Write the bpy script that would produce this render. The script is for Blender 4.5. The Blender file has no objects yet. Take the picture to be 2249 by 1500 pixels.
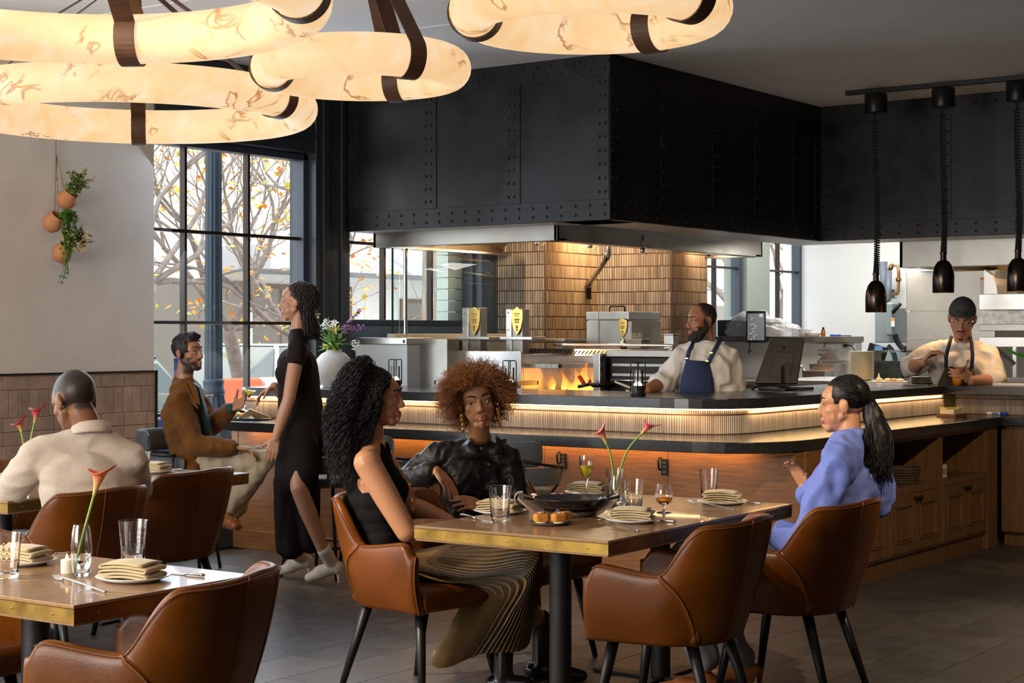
import bpy, bmesh, math, random
import numpy as np
from mathutils import Vector, Matrix

# ---------------------------------------------------------------- camera, world, light, exposure
sc = bpy.context.scene
COL = sc.collection
F, HC, Y0, CX, TH = 3650.0, 1.5, 733.0, 1124.5, math.radians(35.7)
SN, CS = math.sin(TH), math.cos(TH)
cam = bpy.data.cameras.new('camera'); cam_o = bpy.data.objects.new('camera', cam); COL.objects.link(cam_o)
cam.sensor_width = 36.0; cam.lens = 36.0 * F / 2249.0
cam.shift_y = -(750.0 - Y0) / 2249.0
cam.clip_end = 200
cam_o.location = (0, 0, HC); cam_o.rotation_euler = (math.pi / 2, 0, TH)
sc.camera = cam_o
vs = sc.view_settings
vs.view_transform = 'Standard'; vs.look = 'None'; vs.gamma = 1; vs.use_curve_mapping = False
vs.exposure = 0.30

wd = bpy.data.worlds.new('overcast_sky'); sc.world = wd; wd.use_nodes = True
nt = wd.node_tree; bg = nt.nodes['Background']
bg.inputs['Color'].default_value = (0.93, 0.96, 1.0, 1); bg.inputs['Strength'].default_value = 2.9

def light(name, kind, loc, energy, color=(1, 1, 1), size=1.0, size_y=None, aim=None, spot=None, blend=.5, parent=None, radius=.05):
    l = bpy.data.lights.new(name, kind); o = bpy.data.objects.new(name, l); COL.objects.link(o)
    l.energy = energy; l.color = color
    if kind == 'AREA':
        l.size = size
        if size_y: l.shape = 'RECTANGLE'; l.size_y = size_y
    elif kind == 'SPOT':
        l.spot_size = math.radians(spot or 60); l.spot_blend = blend; l.shadow_soft_size = radius
    elif kind == 'POINT':
        l.shadow_soft_size = radius
    o.location = loc
    if aim is not None:
        o.rotation_euler = (Vector(aim) - Vector(loc)).to_track_quat('-Z', 'Y').to_euler()
    if parent: o.parent = parent
    return o
WARM = (1.0, 0.72, 0.42); TUNG = (1.0, 0.60, 0.28); DAY = (0.82, 0.91, 1.0)
# daylight entering by the big shop windows behind and left of the camera
light('rear_window_daylight', 'AREA', (-5.6, -2.3, 2.0), 330, (1.0, .92, .80), 4.2, 2.3, aim=(-5.2, 6, 1.0))
light('ceiling_spot_light', 'SPOT', (-5.9, 2.6, 3.3), 600, (1.0, .80, .56), spot=46, blend=.6, aim=(-3.9, 5.7, .8), radius=.06)
light('ceiling_spot_light', 'SPOT', (-6.6, 1.2, 3.3), 420, (1.0, .80, .56), spot=46, blend=.6, aim=(-4.3, 3.9, .7), radius=.06)
light('ceiling_spot_light', 'SPOT', (-.9, 5.6, 3.3), 330, (1.0, .76, .46), spot=58, blend=.5, aim=(-3.3, 8.6, .2), radius=.06)
light('side_window_daylight', 'AREA', (-8.2, 3.4, 1.8), 40, DAY, 3.6, 2.6, aim=(0, 3.9, 1.0))
light('street_window_daylight', 'AREA', (-8.28, 8.4, 1.9), 38, (.66, .80, 1.0), 1.5, 2.6, aim=(-4, 5.2, -1.0))

# ---------------------------------------------------------------- pixel -> place
def D(px, py, d):
    lat = (px - CX) / F * d
    return Vector((lat * CS - d * SN, lat * SN + d * CS, HC - (py - Y0) * d / F))
def PZ(px, py, z): return D(px, py, F * (HC - z) / (py - Y0))
def PX(px, py, x): return D(px, py, x / ((px - CX) / F * CS - SN))
def PY(px, py, y): return D(px, py, y / ((px - CX) / F * SN + CS))
VIEW = Vector((-SN, CS, 0)); RIGHT = Vector((CS, SN, 0)); UP = Vector((0, 0, 1))

# ---------------------------------------------------------------- mesh helpers
class MB:
    def __init__(s): s.v = []; s.f = []; s.c = None
    def add(s, vs_, fs_):
        b = len(s.v); s.v.extend([tuple(p) for p in vs_]); s.f.extend([tuple(i + b for i in f) for f in fs_]); return s
    def hexa(s, p):
        return s.add(p, [(0, 3, 2, 1), (4, 5, 6, 7), (0, 1, 5, 4), (1, 2, 6, 5), (2, 3, 7, 6), (3, 0, 4, 7)])
    def box(s, x0, y0, z0, x1, y1, z1):
        x0, x1 = sorted((x0, x1)); y0, y1 = sorted((y0, y1)); z0, z1 = sorted((z0, z1))
        return s.hexa([(x0, y0, z0), (x1, y0, z0), (x1, y1, z0), (x0, y1, z0), (x0, y0, z1), (x1, y0, z1), (x1, y1, z1), (x0, y1, z1)])
    def cbox(s, c, sz, rot=None):
        p = [Vector((sx * sz[0] / 2, sy * sz[1] / 2, sz_ * sz[2] / 2)) for sz_ in (-1, 1) for sx, sy in ((-1, -1), (1, -1), (1, 1), (-1, 1))]
        if rot is not None: p = [rot @ q for q in p]
        return s.hexa([q + Vector(c) for q in p])
    def prism(s, poly, vec):
        n = len(poly); vec = Vector(vec); a = [Vector(p) for p in poly]; b = [p + vec for p in a]
        return s.add(a + b, [tuple(range(n))[::-1], tuple(range(n, 2 * n))] + [(i, (i + 1) % n, n + (i + 1) % n, n + i) for i in range(n)])
    def grid(s, rows, cu=False, cv=False):
        m = len(rows); n = len(rows[0]); fs = []
        for i in range(m if cu else m - 1):
            for j in range(n if cv else n - 1):
                i2 = (i + 1) % m; j2 = (j + 1) % n
                fs.append((i * n + j, i * n + j2, i2 * n + j2, i2 * n + j))
        return s.add([p for r in rows for p in r], fs)
    def tube(s, pts, r, n=8, cap=True, closed=False, flat=None):
        pts = [Vector(p) for p in pts]; m = len(pts)
        rr = list(r) if hasattr(r, '__len__') else [r] * m
        rows = []; prev = None
        for i, p in enumerate(pts):
            if closed: t = pts[(i + 1) % m] - pts[i - 1]
            else: t = pts[min(i + 1, m - 1)] - pts[max(i - 1, 0)]
            if t.length < 1e-9: t = Vector((0, 0, 1))
            t.normalize()
            if prev is None:
                a = Vector((0, 0, 1)) if abs(t.z) < .9 else Vector((1, 0, 0)); u = t.cross(a).normalized()
            else:
                u = prev - t * prev.dot(t)
                if u.length < 1e-6: u = t.orthogonal()
                u.normalize()
            prev = u; w = t.cross(u); fl = flat or (1, 1)
            rows.append([p + (u * math.cos(2 * math.pi * k / n) * fl[0] + w * math.sin(2 * math.pi * k / n) * fl[1]) * rr[i] for k in range(n)])
        b = len(s.v); s.grid(rows, cu=closed, cv=True)
        if cap and not closed:
            s.f.append(tuple(b + k for k in range(n))[::-1]); s.f.append(tuple(b + (m - 1) * n + k for k in range(n)))
        return s
    def lathe(s, prof, n=20, c=(0, 0, 0), R=None, cap=True):
        c = Vector(c); rows = []
        for r, z in prof:
            row = [Vector((r * math.cos(2 * math.pi * k / n), r * math.sin(2 * math.pi * k / n), z)) for k in range(n)]
            rows.append([(R @ q if R is not None else q) + c for q in row])
        b = len(s.v); s.grid(rows, cv=True)
        if cap:
            s.f.append(tuple(b + k for k in range(n))[::-1]); s.f.append(tuple(b + (len(prof) - 1) * n + k for k in range(n)))
        return s
    def ell(s, c, r, R=None, n=12, m=8):
        rr = (r, r, r) if not hasattr(r, '__len__') else r
        c = Vector(c); rows = []
        for i in range(m + 1):
            a = math.pi * (i / m) ; sn = max(math.sin(a), .02)
            row = [Vector((rr[0] * sn * math.cos(2 * math.pi * k / n), rr[1] * sn * math.sin(2 * math.pi * k / n), -rr[2] * math.cos(a))) for k in range(n)]
            rows.append([(R @ q if R is not None else q) + c for q in row])
        b = len(s.v); s.grid(rows, cv=True)
        s.f.append(tuple(b + k for k in range(n))[::-1]); s.f.append(tuple(b + m * n + k for k in range(n)))
        return s
    def cap(s, a, ra, b, rb, n=22):
        a = Vector(a); b = Vector(b); ax = b - a; L = ax.length
        if L < 1e-6: return s.ell(a, ra)
        ax.normalize(); pts = []; rr = []
        for i in range(5):
            t = math.pi / 2 * i / 4; pts.append(a - ax * ra * math.cos(t)); rr.append(max(ra * math.sin(t), ra * .03))
        for i in range(5):
            t = math.pi / 2 * i / 4; pts.append(b + ax * rb * math.sin(t)); rr.append(max(rb * math.cos(t), rb * .03))
        return s.tube(pts, rr, n)
    def mesh(s, name):
        m = bpy.data.meshes.new(name); m.from_pydata(s.v, [], s.f); m.validate(); m.update(); return m
    def build(s, name, mat=None, parent=None, smooth=False, bevel=0, sub=0, world=False, seg=2, solid=0, auto=None):
        if world and parent is not None:
            l = parent.location; s.v = [(p[0] - l.x, p[1] - l.y, p[2] - l.z) for p in s.v]
        m = s.mesh(name)
        if mat is not None: m.materials.append(mat)
        if smooth: m.polygons.foreach_set('use_smooth', [True] * len(m.polygons))
        o = bpy.data.objects.new(name, m); COL.objects.link(o)
        if parent is not None: o.parent = parent
        if solid: q = o.modifiers.new('solid', 'SOLIDIFY'); q.thickness = solid; q.offset = 0
        if bevel:
            q = o.modifiers.new('bevel', 'BEVEL'); q.width = bevel; q.segments = seg; q.limit_method = 'ANGLE'; q.angle_limit = math.radians(40)
            m.polygons.foreach_set('use_smooth', [True] * len(m.polygons)); q.harden_normals = True
        if sub: q = o.modifiers.new('sub', 'SUBSURF'); q.levels = sub; q.render_levels = sub
        if auto is not None:
            try: m.set_sharp_from_angle(angle=math.radians(auto))
            except Exception: pass
        return o
def thing(name, label, cat, loc=(0, 0, 0), rz=0, group=None):
    o = bpy.data.objects.new(name, None); COL.objects.link(o); o.empty_display_size = .1
    o.location = loc; o.rotation_euler = (0, 0, rz); o['label'] = label; o['category'] = cat
    if group: o['group'] = group
    return o
def tag(o, label, cat, group=None, kind=None):
    o['label'] = label; o['category'] = cat
    if group: o['group'] = group
    if kind: o['kind'] = kind
    return o
def struct(o): o['kind'] = 'structure'; return o
def inst(name, mesh, parent=None, loc=(0, 0, 0), rot=(0, 0, 0), scale=None):
    o = bpy.data.objects.new(name, mesh); COL.objects.link(o); o.location = loc; o.rotation_euler = rot
    if scale: o.scale = scale
    if parent is not None: o.parent = parent
    return o
def copy_tree(o, parent=None):
    c = o.copy(); COL.objects.link(c); c.parent = parent
    for ch in list(o.children): copy_tree(ch, c)
    return c
def place(o, loc, rz, label=None):
    o.location = loc; o.rotation_euler = (0, 0, rz)
    if label: o['label'] = label
    return o
def lerp(a, b, t): return a + (b - a) * t
def bez(p0, p1, p2, p3, n=12):
    p0, p1, p2, p3 = map(Vector, (p0, p1, p2, p3))
    return [p0 * (1 - t) ** 3 + p1 * 3 * t * (1 - t) ** 2 + p2 * 3 * t * t * (1 - t) + p3 * t ** 3 for t in [i / n for i in range(n + 1)]]
def smoothpath(pts, k=6):
    pts = [Vector(p) for p in pts]; out = []
    for i in range(len(pts) - 1):
        p0 = pts[max(i - 1, 0)]; p1 = pts[i]; p2 = pts[i + 1]; p3 = pts[min(i + 2, len(pts) - 1)]
        for j in range(k):
            t = j / k
            out.append(.5 * ((2 * p1) + (p2 - p0) * t + (2 * p0 - 5 * p1 + 4 * p2 - p3) * t * t + (3 * p1 - p0 - 3 * p2 + p3) * t ** 3))
    out.append(pts[-1]); return out

# ---------------------------------------------------------------- materials
MATS = {}
def M(name, col=(.5, .5, .5), rough=.5, metal=0, var=0, vscale=6, stretch=(1, 1, 1), bump=0, bscale=60, bstretch=None, emis=None, es=0, trans=0, ior=1.45, coat=0, sheen=0, spec=.5, col2=None, rvar=0, sss=0):
    if name in MATS: return MATS[name]
    m = bpy.data.materials.new(name); m.use_nodes = True; n = m.node_tree.nodes; l = m.node_tree.links; b = n['Principled BSDF']
    b.inputs['Base Color'].default_value = (*col, 1); b.inputs['Roughness'].default_value = rough; b.inputs['Metallic'].default_value = metal
    b.inputs['IOR'].default_value = ior; b.inputs['Transmission Weight'].default_value = trans; b.inputs['Coat Weight'].default_value = coat
    b.inputs['Sheen Weight'].default_value = sheen; b.inputs['Specular IOR Level'].default_value = spec
    if sss:
        b.inputs['Subsurface Weight'].default_value = sss; b.inputs['Subsurface Radius'].default_value = (.012, .004, .002); b.inputs['Subsurface Scale'].default_value = 1
    if emis: b.inputs['Emission Color'].default_value = (*emis, 1); b.inputs['Emission Strength'].default_value = es
    if var or bump or rvar:
        tc = n.new('ShaderNodeTexCoord')
    def noise(scale, st, detail=4):
        mp = n.new('ShaderNodeMapping'); mp.inputs['Scale'].default_value = st; l.new(tc.outputs['Object'], mp.inputs['Vector'])
        t = n.new('ShaderNodeTexNoise'); t.inputs['Scale'].default_value = scale; t.inputs['Detail'].default_value = detail; t.inputs['Roughness'].default_value = .6
        l.new(mp.outputs['Vector'], t.inputs['Vector']); return t
    if var or rvar:
        t = noise(vscale, stretch)
        if var:
            r = n.new('ShaderNodeValToRGB'); r.color_ramp.elements[0].position = .3; r.color_ramp.elements[1].position = .7
            c2 = col2 or tuple(min(1, c * (1 + var)) for c in col); c1 = tuple(c * (1 - var) for c in col)
            if col2: c1 = col
            r.color_ramp.elements[0].color = (*c1, 1); r.color_ramp.elements[1].color = (*c2, 1)
            l.new(t.outputs['Fac'], r.inputs['Fac']); l.new(r.outputs['Color'], b.inputs['Base Color'])
        if rvar:
            mr = n.new('ShaderNodeMapRange'); mr.inputs['From Min'].default_value = .3; mr.inputs['From Max'].default_value = .7
            mr.inputs['To Min'].default_value = max(0, rough - rvar); mr.inputs['To Max'].default_value = min(1, rough + rvar)
            l.new(t.outputs['Fac'], mr.inputs['Value']); l.new(mr.outputs['Result'], b.inputs['Roughness'])
    if bump:
        t2 = noise(bscale, bstretch or stretch, 3); bp = n.new('ShaderNodeBump'); bp.inputs['Strength'].default_value = bump; bp.inputs['Distance'].default_value = .01
        l.new(t2.outputs['Fac'], bp.inputs['Height']); l.new(bp.outputs['Normal'], b.inputs['Normal'])
    MATS[name] = m; return m
def thin_glass(name, tint=(.96, 1, .98), refl=.06):
    m = bpy.data.materials.new(name); m.use_nodes = True; n = m.node_tree.nodes; l = m.node_tree.links; n.clear()
    o = n.new('ShaderNodeOutputMaterial'); mx = n.new('ShaderNodeMixShader'); t = n.new('ShaderNodeBsdfTransparent'); g = n.new('ShaderNodeBsdfGlossy')
    t.inputs['Color'].default_value = (*tint, 1); g.inputs['Roughness'].default_value = .01
    fr = n.new('ShaderNodeFresnel'); fr.inputs['IOR'].default_value = 1.45
    l.new(fr.outputs['Fac'], mx.inputs['Fac']); l.new(t.outputs['BSDF'], mx.inputs[1]); l.new(g.outputs['BSDF'], mx.inputs[2]); l.new(mx.outputs['Shader'], o.inputs['Surface'])
    return m
def attr_mat(name, attr='Col', rough=.5, sss=0, bump=0, bscale=200, spec=.4, bstretch=(1, 1, 1), coat=0):
    m = M(name, rough=rough, sss=sss, bump=bump, bscale=bscale, spec=spec, bstretch=bstretch, coat=coat)
    n = m.node_tree.nodes; a = n.new('ShaderNodeVertexColor'); a.layer_name = attr
    m.node_tree.links.new(a.outputs['Color'], n['Principled BSDF'].inputs['Base Color']); return m
def wave_mat(name, c1, c2, scale, axis='X', rough=.5, metal=0, dist=0, bump=.0):
    m = M(name, c1, rough, metal); n = m.node_tree.nodes; l = m.node_tree.links
    tc = n.new('ShaderNodeTexCoord'); w = n.new('ShaderNodeTexWave'); w.bands_direction = axis; w.inputs['Scale'].default_value = scale; w.inputs['Distortion'].default_value = dist
    l.new(tc.outputs['Object'], w.inputs['Vector']); r = n.new('ShaderNodeValToRGB'); r.color_ramp.elements[0].color = (*c1, 1); r.color_ramp.elements[1].color = (*c2, 1)
    l.new(w.outputs['Fac'], r.inputs['Fac']); l.new(r.outputs['Color'], n['Principled BSDF'].inputs['Base Color'])
    if bump:
        bp = n.new('ShaderNodeBump'); bp.inputs['Strength'].default_value = bump; bp.inputs['Distance'].default_value = .005
        l.new(w.outputs['Fac'], bp.inputs['Height']); l.new(bp.outputs['Normal'], n['Principled BSDF'].inputs['Normal'])
    return m
wall_m = M('wall_plaster', (.64, .58, .52), .8, var=.05, vscale=3, bump=.08, bscale=90)
ceil_m = M('ceiling_paint', (.80, .78, .77), .85, var=.05, vscale=1.5)
slate_m = M('slate_blue_paint', (.030, .036, .044), .35, var=.1)
steel_black = M('blackened_steel', (.024, .024, .026), .42, .6, var=.3, vscale=3.5, rvar=.12, bump=.03, bscale=40)
rivet_m = M('rivet_steel', (.05, .048, .048), .35, .8)
ss = M('stainless', (.62, .61, .59), .28, 1, var=.1, vscale=2.5, rvar=.08)
ss_dark = M('stainless_dark', (.38, .36, .33), .35, 1, var=.15, vscale=3, rvar=.08)
granite = M('black_granite', (.022, .022, .024), .2, var=.7, vscale=160, spec=.6)
black_metal = M('black_metal', (.012, .012, .013), .38, .3)
oak = M('oak_panel', (.24, .105, .038), .42, var=.28, vscale=5, stretch=(1.2, 1.2, 14), bump=.06, bscale=14)
oak_x = M('oak_panel_long', (.24, .105, .038), .42, var=.25, vscale=5, stretch=(1.2, 14, 14))
oak_dk = M('oak_stained', (.17, .085, .036), .38, var=.3, vscale=5, stretch=(9, 9, .9), bump=.06, bscale=14)
tabletop_m = M('table_oak', (.27, .150, .068), .30, var=.2, vscale=5, stretch=(11, 1.3, 11), coat=.25)
brass = M('aged_brass', (.30, .19, .048), .40, 1, var=.3, vscale=7, rvar=.1)
brass_shaded = M('aged_brass_shaded', (.16, .10, .03), .42, 1, var=.3, vscale=7)  # same brass for the table side edges, their shade put into the colour
gold = M('gold', (.75, .50, .16), .22, 1)
leather = M('cognac_leather', (.115, .031, .0015), .33, var=.3, vscale=4, bump=.06, bscale=120, spec=.30, rvar=.06)
thread = M('seam_thread', (.16, .05, .014), .6)
porcelain = M('porcelain', (.72, .69, .65), .25)
linen = M('tan_napkin', (.52, .40, .22), .85, var=.06, vscale=300, sheen=.3)
clear = M('clear_glass', (1, 1, 1), .0, trans=1, ior=1.45)
water_m = M('water', (1, 1, 1), .0, trans=1, ior=1.33)
silver = M('cutlery_steel', (.72, .70, .67), .16, 1)
white_paint = M('white_wall_panel', (.80, .81, .80), .5)
white_m = M('white', (.82, .81, .78), .4)
grey_ups = M('charcoal_upholstery', (.050, .058, .068), .55, bump=.1, bscale=300, sheen=.2)
dark_rubber = M('dark_rubber', (.012, .012, .012), .6)
# ================================================================ SETTING
XW = -8.4          # street window wall
CEIL = 3.40
# ---- floor: long stone tiles laid along the room
floor = struct(MB().box(-8.65, -3.0, -.06, 5.2, 18.0, -.012).build('floor', M('floor_grout', (.085, .075, .066), .8)))
floor_ms = [M('floor_stone_%d' % i, c, .40, var=.22, vscale=5, bump=.12, bscale=35, rvar=.08, spec=.4) for i, c in enumerate([(.076, .067, .063), (.086, .076, .070), (.068, .061, .058)])]
TW, TL = .324, .65
tile_mesh = []
for fm in floor_ms:
    o_ = MB().box(0, 0, -.012, TW - .004, TL - .004, 0).mesh('floor_tile'); o_.materials.append(fm); tile_mesh.append(o_)
rf = random.Random(3); far_mb = [MB(), MB(), MB()]
ntile = 0
for i in range(-16, 26):
    off = (i * .37) % 1 * TL
    for j in range(-5, 28):
        x = -3.41 + i * TW; y = j * TL + off
        if x < XW or x > 4.6 or y < -2.3 or y > 15: continue
        k = rf.randrange(3)
        c = Vector((x + TW / 2, y + TL / 2, 0)); dd = c.x * -SN + c.y * CS; lat = c.x * CS + c.y * SN
        near = dd > 4.5 and abs(lat) < dd * .36 + .6 and y < 8.4 and ntile < 290
        if near:
            inst('floor_tile', tile_mesh[k], floor, (x, y, 0)); ntile += 1
        else:
            far_mb[k].box(x, y, -.012, x + TW - .004, y + TL - .004, 0)
for k in range(3):
    o_ = far_mb[k].build('floor_tile_field', floor_ms[k], floor); o_['kind'] = 'stuff'
struct(MB().box(-8.65, -3.0, CEIL, 5.2, 18.0, CEIL + .15).build('ceiling', ceil_m))
# ceiling seam lines
struct(MB().box(-8.3, 8.05, CEIL - .004, -5, 8.062, CEIL).box(-8.3, 6.6, CEIL - .004, -3, 6.612, CEIL).build('trim_1', white_m))
# ---- street wall with window openings (X = XW)
wl = MB()
def wallseg(y0, y1, z0, z1): wl.box(XW - .28, y0, z0, XW, y1, z1)
wallseg(6.0, 7.60, 0, CEIL)                 # plaster pier with the planters
struct(wl.build('wall_left', wall_m))
wl = MB(); wallseg(-2.5, 6.0, 2.95, CEIL); wallseg(-2.5, 6.0, 0, .28); wallseg(-2.5, 1.2, .28, 2.95); struct(wl.build('wall_left_near', wall_m))
# slate painted timber lining round the windows
sl = MB()
sl.box(XW - .25, 9.17, 0, XW + .02, 9.55, CEIL)          # post
sl.box(XW - .25, 7.60, 2.84, XW + .01, 9.17, 3.06)       # head beam
sl.box(XW - .25, 7.60, 3.33, XW + .01, 9.17, CEIL)
sl.box(XW - .25, 7.60, 0, XW - .02, 9.17, .32)
struct(sl.build('trim_2', slate_m, bevel=.006))
sl = MB(); sl.box(XW + .02, 9.24, 0, XW + .035, 9.30, CEIL).box(XW + .02, 9.44, 0, XW + .035, 9.48, CEIL).box(XW + .01, 7.6, 2.95, XW + .03, 9.17, 2.97)
struct(sl.build('trim_3', slate_m, bevel=.004))
glass_w = thin_glass('window_glass')
bronze = M('window_bronze', (.030, .020, .014), .4, .3)
frame_blue = M('window_frame_blue', (.045, .060, .085), .35)
def window(name, y0, y1, zs, ys, xg=XW - .12, fm=None, w=.022):
    t = struct(bpy.data.objects.new(name, None)); COL.objects.link(t); t.location = (xg, y0, zs[0])
    fr = MB()
    a = .05
    fr.box(xg - .05, y0, zs[0], xg + .06, y0 + a, zs[-1]); fr.box(xg - .05, y1 - a, zs[0], xg + .06, y1, zs[-1])
    fr.box(xg - .05, y0, zs[0], xg + .06, y1, zs[0] + a); fr.box(xg - .05, y0, zs[-1] - a, xg + .06, y1, zs[-1])
    fr.build('window_frame', fm or frame_blue, t, bevel=.006, world=True)
    for z in zs[1:-1]: MB().box(xg - .02, y0, z - w / 2, xg + .03, y1, z + w / 2).build('glazing_bar', bronze, t, world=True)
    for y in ys: MB().box(xg - .018, y - w / 2, zs[0], xg + .032, y + w / 2, zs[-1]).build('glazing_bar', bronze, t, world=True)
    ye = [y0] + list(ys) + [y1]
    for i in range(len(zs) - 1):
        for j in range(len(ye) - 1):
            MB().add([(xg, ye[j], zs[i]), (xg, ye[j + 1], zs[i]), (xg, ye[j + 1], zs[i + 1]), (xg, ye[j], zs[i + 1])], [(0, 1, 2, 3)]).build('window_pane', glass_w, t, world=True)
    return t
ZS = [.32, .948, 1.577, 2.206, 2.835]
window('window_1', 7.48, 9.17, ZS, [7.97, 8.58])
window('window_2', 7.60, 9.17, [3.06, 3.33], [7.97, 8.58])
window('window_3', 9.55, 11.25, [1.56, 2.206, 2.835], [10.09, 10.69])
window('window_4', 1.2, 6.0, [.28, 1.577, 2.95], [2.4, 3.6, 4.8])
window('window_5', 15.0, 16.03, [1.2, 2.206, 2.835], [15.5])
window('window_6', 16.57, 17.5, [1.2, 2.206, 2.835], [16.98])
# wall under window 3 and on to the far corner
bluewall = M('kitchen_wall_blue', (.10, .14, .19), .5)
struct(MB().box(XW - .28, 9.55, 0, XW, 11.25, 1.56).box(XW - .28, 9.55, 2.835, XW, 11.25, CEIL).box(XW - .28, 11.25, 0, XW, 15.0, CEIL).build('wall_kitchen', bluewall))
struct(MB().box(XW - .28, 15.0, 0, XW, 17.6, 1.2).box(XW - .28, 15.0, 2.835, XW, 17.6, CEIL).box(XW - .28, 16.03, 1.2, XW, 16.57, 2.835).build('wall_kitchen_far', M('sage_wall', (.30, .34, .30), .6)))
# ---- wainscot on the plaster pier: handmade tiles with dark edge trim
wt = M('wainscot_grout', (.36, .25, .18), .85)
ws = thing('tile_wainscot', 'brown-grey handmade tile wainscot with black trim on the left wall', 'wainscot', (XW, 6.0, 0)); ws['kind'] = 'structure'
MB().box(XW, 6.0, 0, XW + .012, 7.60, 1.245).build('tile_backing', wt, ws, world=True)
MB().box(XW, 6.0, 1.245, XW + .026, 7.612, 1.257).box(XW, 7.60, 0, XW + .026, 7.612, 1.257).build('edge_trim', black_metal, ws, world=True)
tms = [M('wainscot_tile_%d' % i, c, .5, var=.18, vscale=9, bump=.35, bscale=14, bstretch=(1, 1, 1)) for i, c in enumerate([(.32, .225, .172), (.36, .25, .19), (.29, .205, .16)])]
rw = random.Random(5); z = 1.24; row = 0
heights = [.085, .17, .085, .085, .085, .17, .085, .085, .17, .17]
for hgt in heights:
    y = 7.598 - (0 if row % 2 == 0 else .05); zz = z - hgt
    wide = .19 if hgt < .1 else .075
    y = 7.598
    first = True
    while y > 6.02:
        w = (.075 if first else wide) if hgt < .1 else .075
        if first and row % 3 == 1: w = .05
        first = False
        y2 = max(y - w, 6.0)
        b = MB().box(XW + .006, y2 + .002, zz + .002, XW + .018 + rw.uniform(-.001, .0015), y - .002, z - .002)
        b.build('wainscot_tile', tms[rw.randrange(3)], ws, world=True, bevel=.003)
        y = y2
    z = zz; row += 1
    if z < .25: break
# ---- the rest of the room (behind and beside the camera)
struct(MB().box(4.6, -2.6, 0, 4.8, 17.6, CEIL).build('wall_right', M('right_wall', (.20, .17, .14), .8)))
struct(MB().box(-8.7, -2.6, 0, -7.8, -2.4, CEIL).box(-3.4, -2.6, 0, 4.8, -2.4, CEIL).box(-7.8, -2.6, 0, -3.4, -2.4, .5).box(-7.8, -2.6, 3.0, -3.4, -2.4, CEIL).build('wall_rear', wall_m))
# back of the kitchen
struct(MB().box(-8.7, 17.5, 0, 4.8, 17.75, CEIL).build('wall_back', white_paint))
# pony wall with a shelf in the kitchen
struct(MB().box(-7.9, 14.6, 0, -6.51, 14.75, 1.42).build('wall_pony', white_paint))
# ================================================================ RIVETED STEEL HOOD SURROUND
HX, HY, HI, HB = -6.03, 9.53, 12.82, 2.275
hood = thing('hood_surround', 'riveted blackened steel hood surround hung from the ceiling over the kitchen', 'hood', (HX, HY, HB))
hm = MB()
hm.box(XW, HY, HB, HX, HY + .04, CEIL); hm.box(HX - .04, HY, HB, HX, HI + .04, CEIL); hm.box(HX - .04, HI, HB, 4.6, HI + .04, CEIL)
hm.build('sheet', steel_black, hood, world=True)
under_m = M('hood_underside', (.42, .40, .38), .4, .2)
MB().box(XW, HY + .04, HB, HX - .04, HY + .4, HB + .02).box(HX - .45, HY + .04, HB, HX - .04, HI, HB + .02).box(HX - .45, HI + .04, HB, 4.6, HI + .5, HB + .02).build('underside', under_m, hood, world=True)
rivet_mesh = MB().lathe([(.011, 0), (.010, .004), (.006, .008), (.001, .0095)], 8).mesh('rivet'); rivet_mesh.materials.append(rivet_m)
for p_ in rivet_mesh.polygons: p_.use_smooth = True
nriv = [0]; riv_mb = MB()
def rivet(p, nrm):
    R = Vector((0, 0, 1)).rotation_difference(Vector(nrm)).to_matrix()
    if nriv[0] < 296:
        o = inst('rivet', rivet_mesh, hood, Vector(p) - Vector(hood.location)); o.rotation_euler = R.to_euler(); nriv[0] += 1
    else:
        riv_mb.lathe([(.011, 0), (.010, .004), (.006, .008), (.001, .0095)], 6, p, R)
def strap(x0, y0, z0, x1, y1, z1): MB().box(x0, y0, z0, x1, y1, z1).build('strap', steel_black, hood, world=True, bevel=.002)
BH, TH_ = .14, .15       # bottom and top band heights
pw = .055
# front-left face (Y = HY)
strap(XW + .0, HY - .007, HB, HX + .007, HY, HB + BH); strap(XW, HY - .007, CEIL - TH_, HX + .007, HY, CEIL - .002)
xs = [XW + .07, -7.58, -6.83, HX - .06]
for i, x in enumerate(xs): strap(x - pw, HY - .0065, HB + BH, x + pw, HY, CEIL - TH_)
for i, x in enumerate(xs):
    for k in range(9):
        zz = HB + BH + .05 + k * (CEIL - TH_ - HB - BH - .09) / 8
        for s_ in (-.024, .024): rivet((x + s_ + (.02 if i in (1, 2) else 0) * -1, HY - .0065, zz), (0, -1, 0))
n_ = 20
for k in range(n_):
    x = XW + .07 + k * (HX - XW - .11) / (n_ - 1)
    rivet((x, HY - .007, HB + .038), (0, -1, 0)); rivet((x, HY - .007, HB + .10), (0, -1, 0))
    rivet((x + .03, HY - .007, CEIL - .045), (0, -1, 0)); rivet((x, HY - .007, CEIL - .105), (0, -1, 0))
# right face (X = HX)
strap(HX, HY - .007, HB, HX + .007, HI, HB + BH); strap(HX, HY - .007, CEIL - TH_, HX + .007, HI, CEIL - .002)
ys_ = [HY + .05, 10.25, 11.0, 11.68, 12.35, HI - .05]
for y in ys_: strap(HX, y - pw, HB + BH, HX + .0065, y + pw, CEIL - TH_)
for y in ys_:
    for k in range(9):
        zz = HB + BH + .05 + k * (CEIL - TH_ - HB - BH - .09) / 8
        for s_ in (-.024, .024): rivet((HX + .0065, y + s_, zz), (1, 0, 0))
for k in range(24):
    y = HY + .05 + k * (HI - HY - .1) / 23
    rivet((HX + .007, y, HB + .038), (1, 0, 0)); rivet((HX + .007, y, HB + .10), (1, 0, 0)); rivet((HX + .007, y, CEIL - .07), (1, 0, 0))
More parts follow.
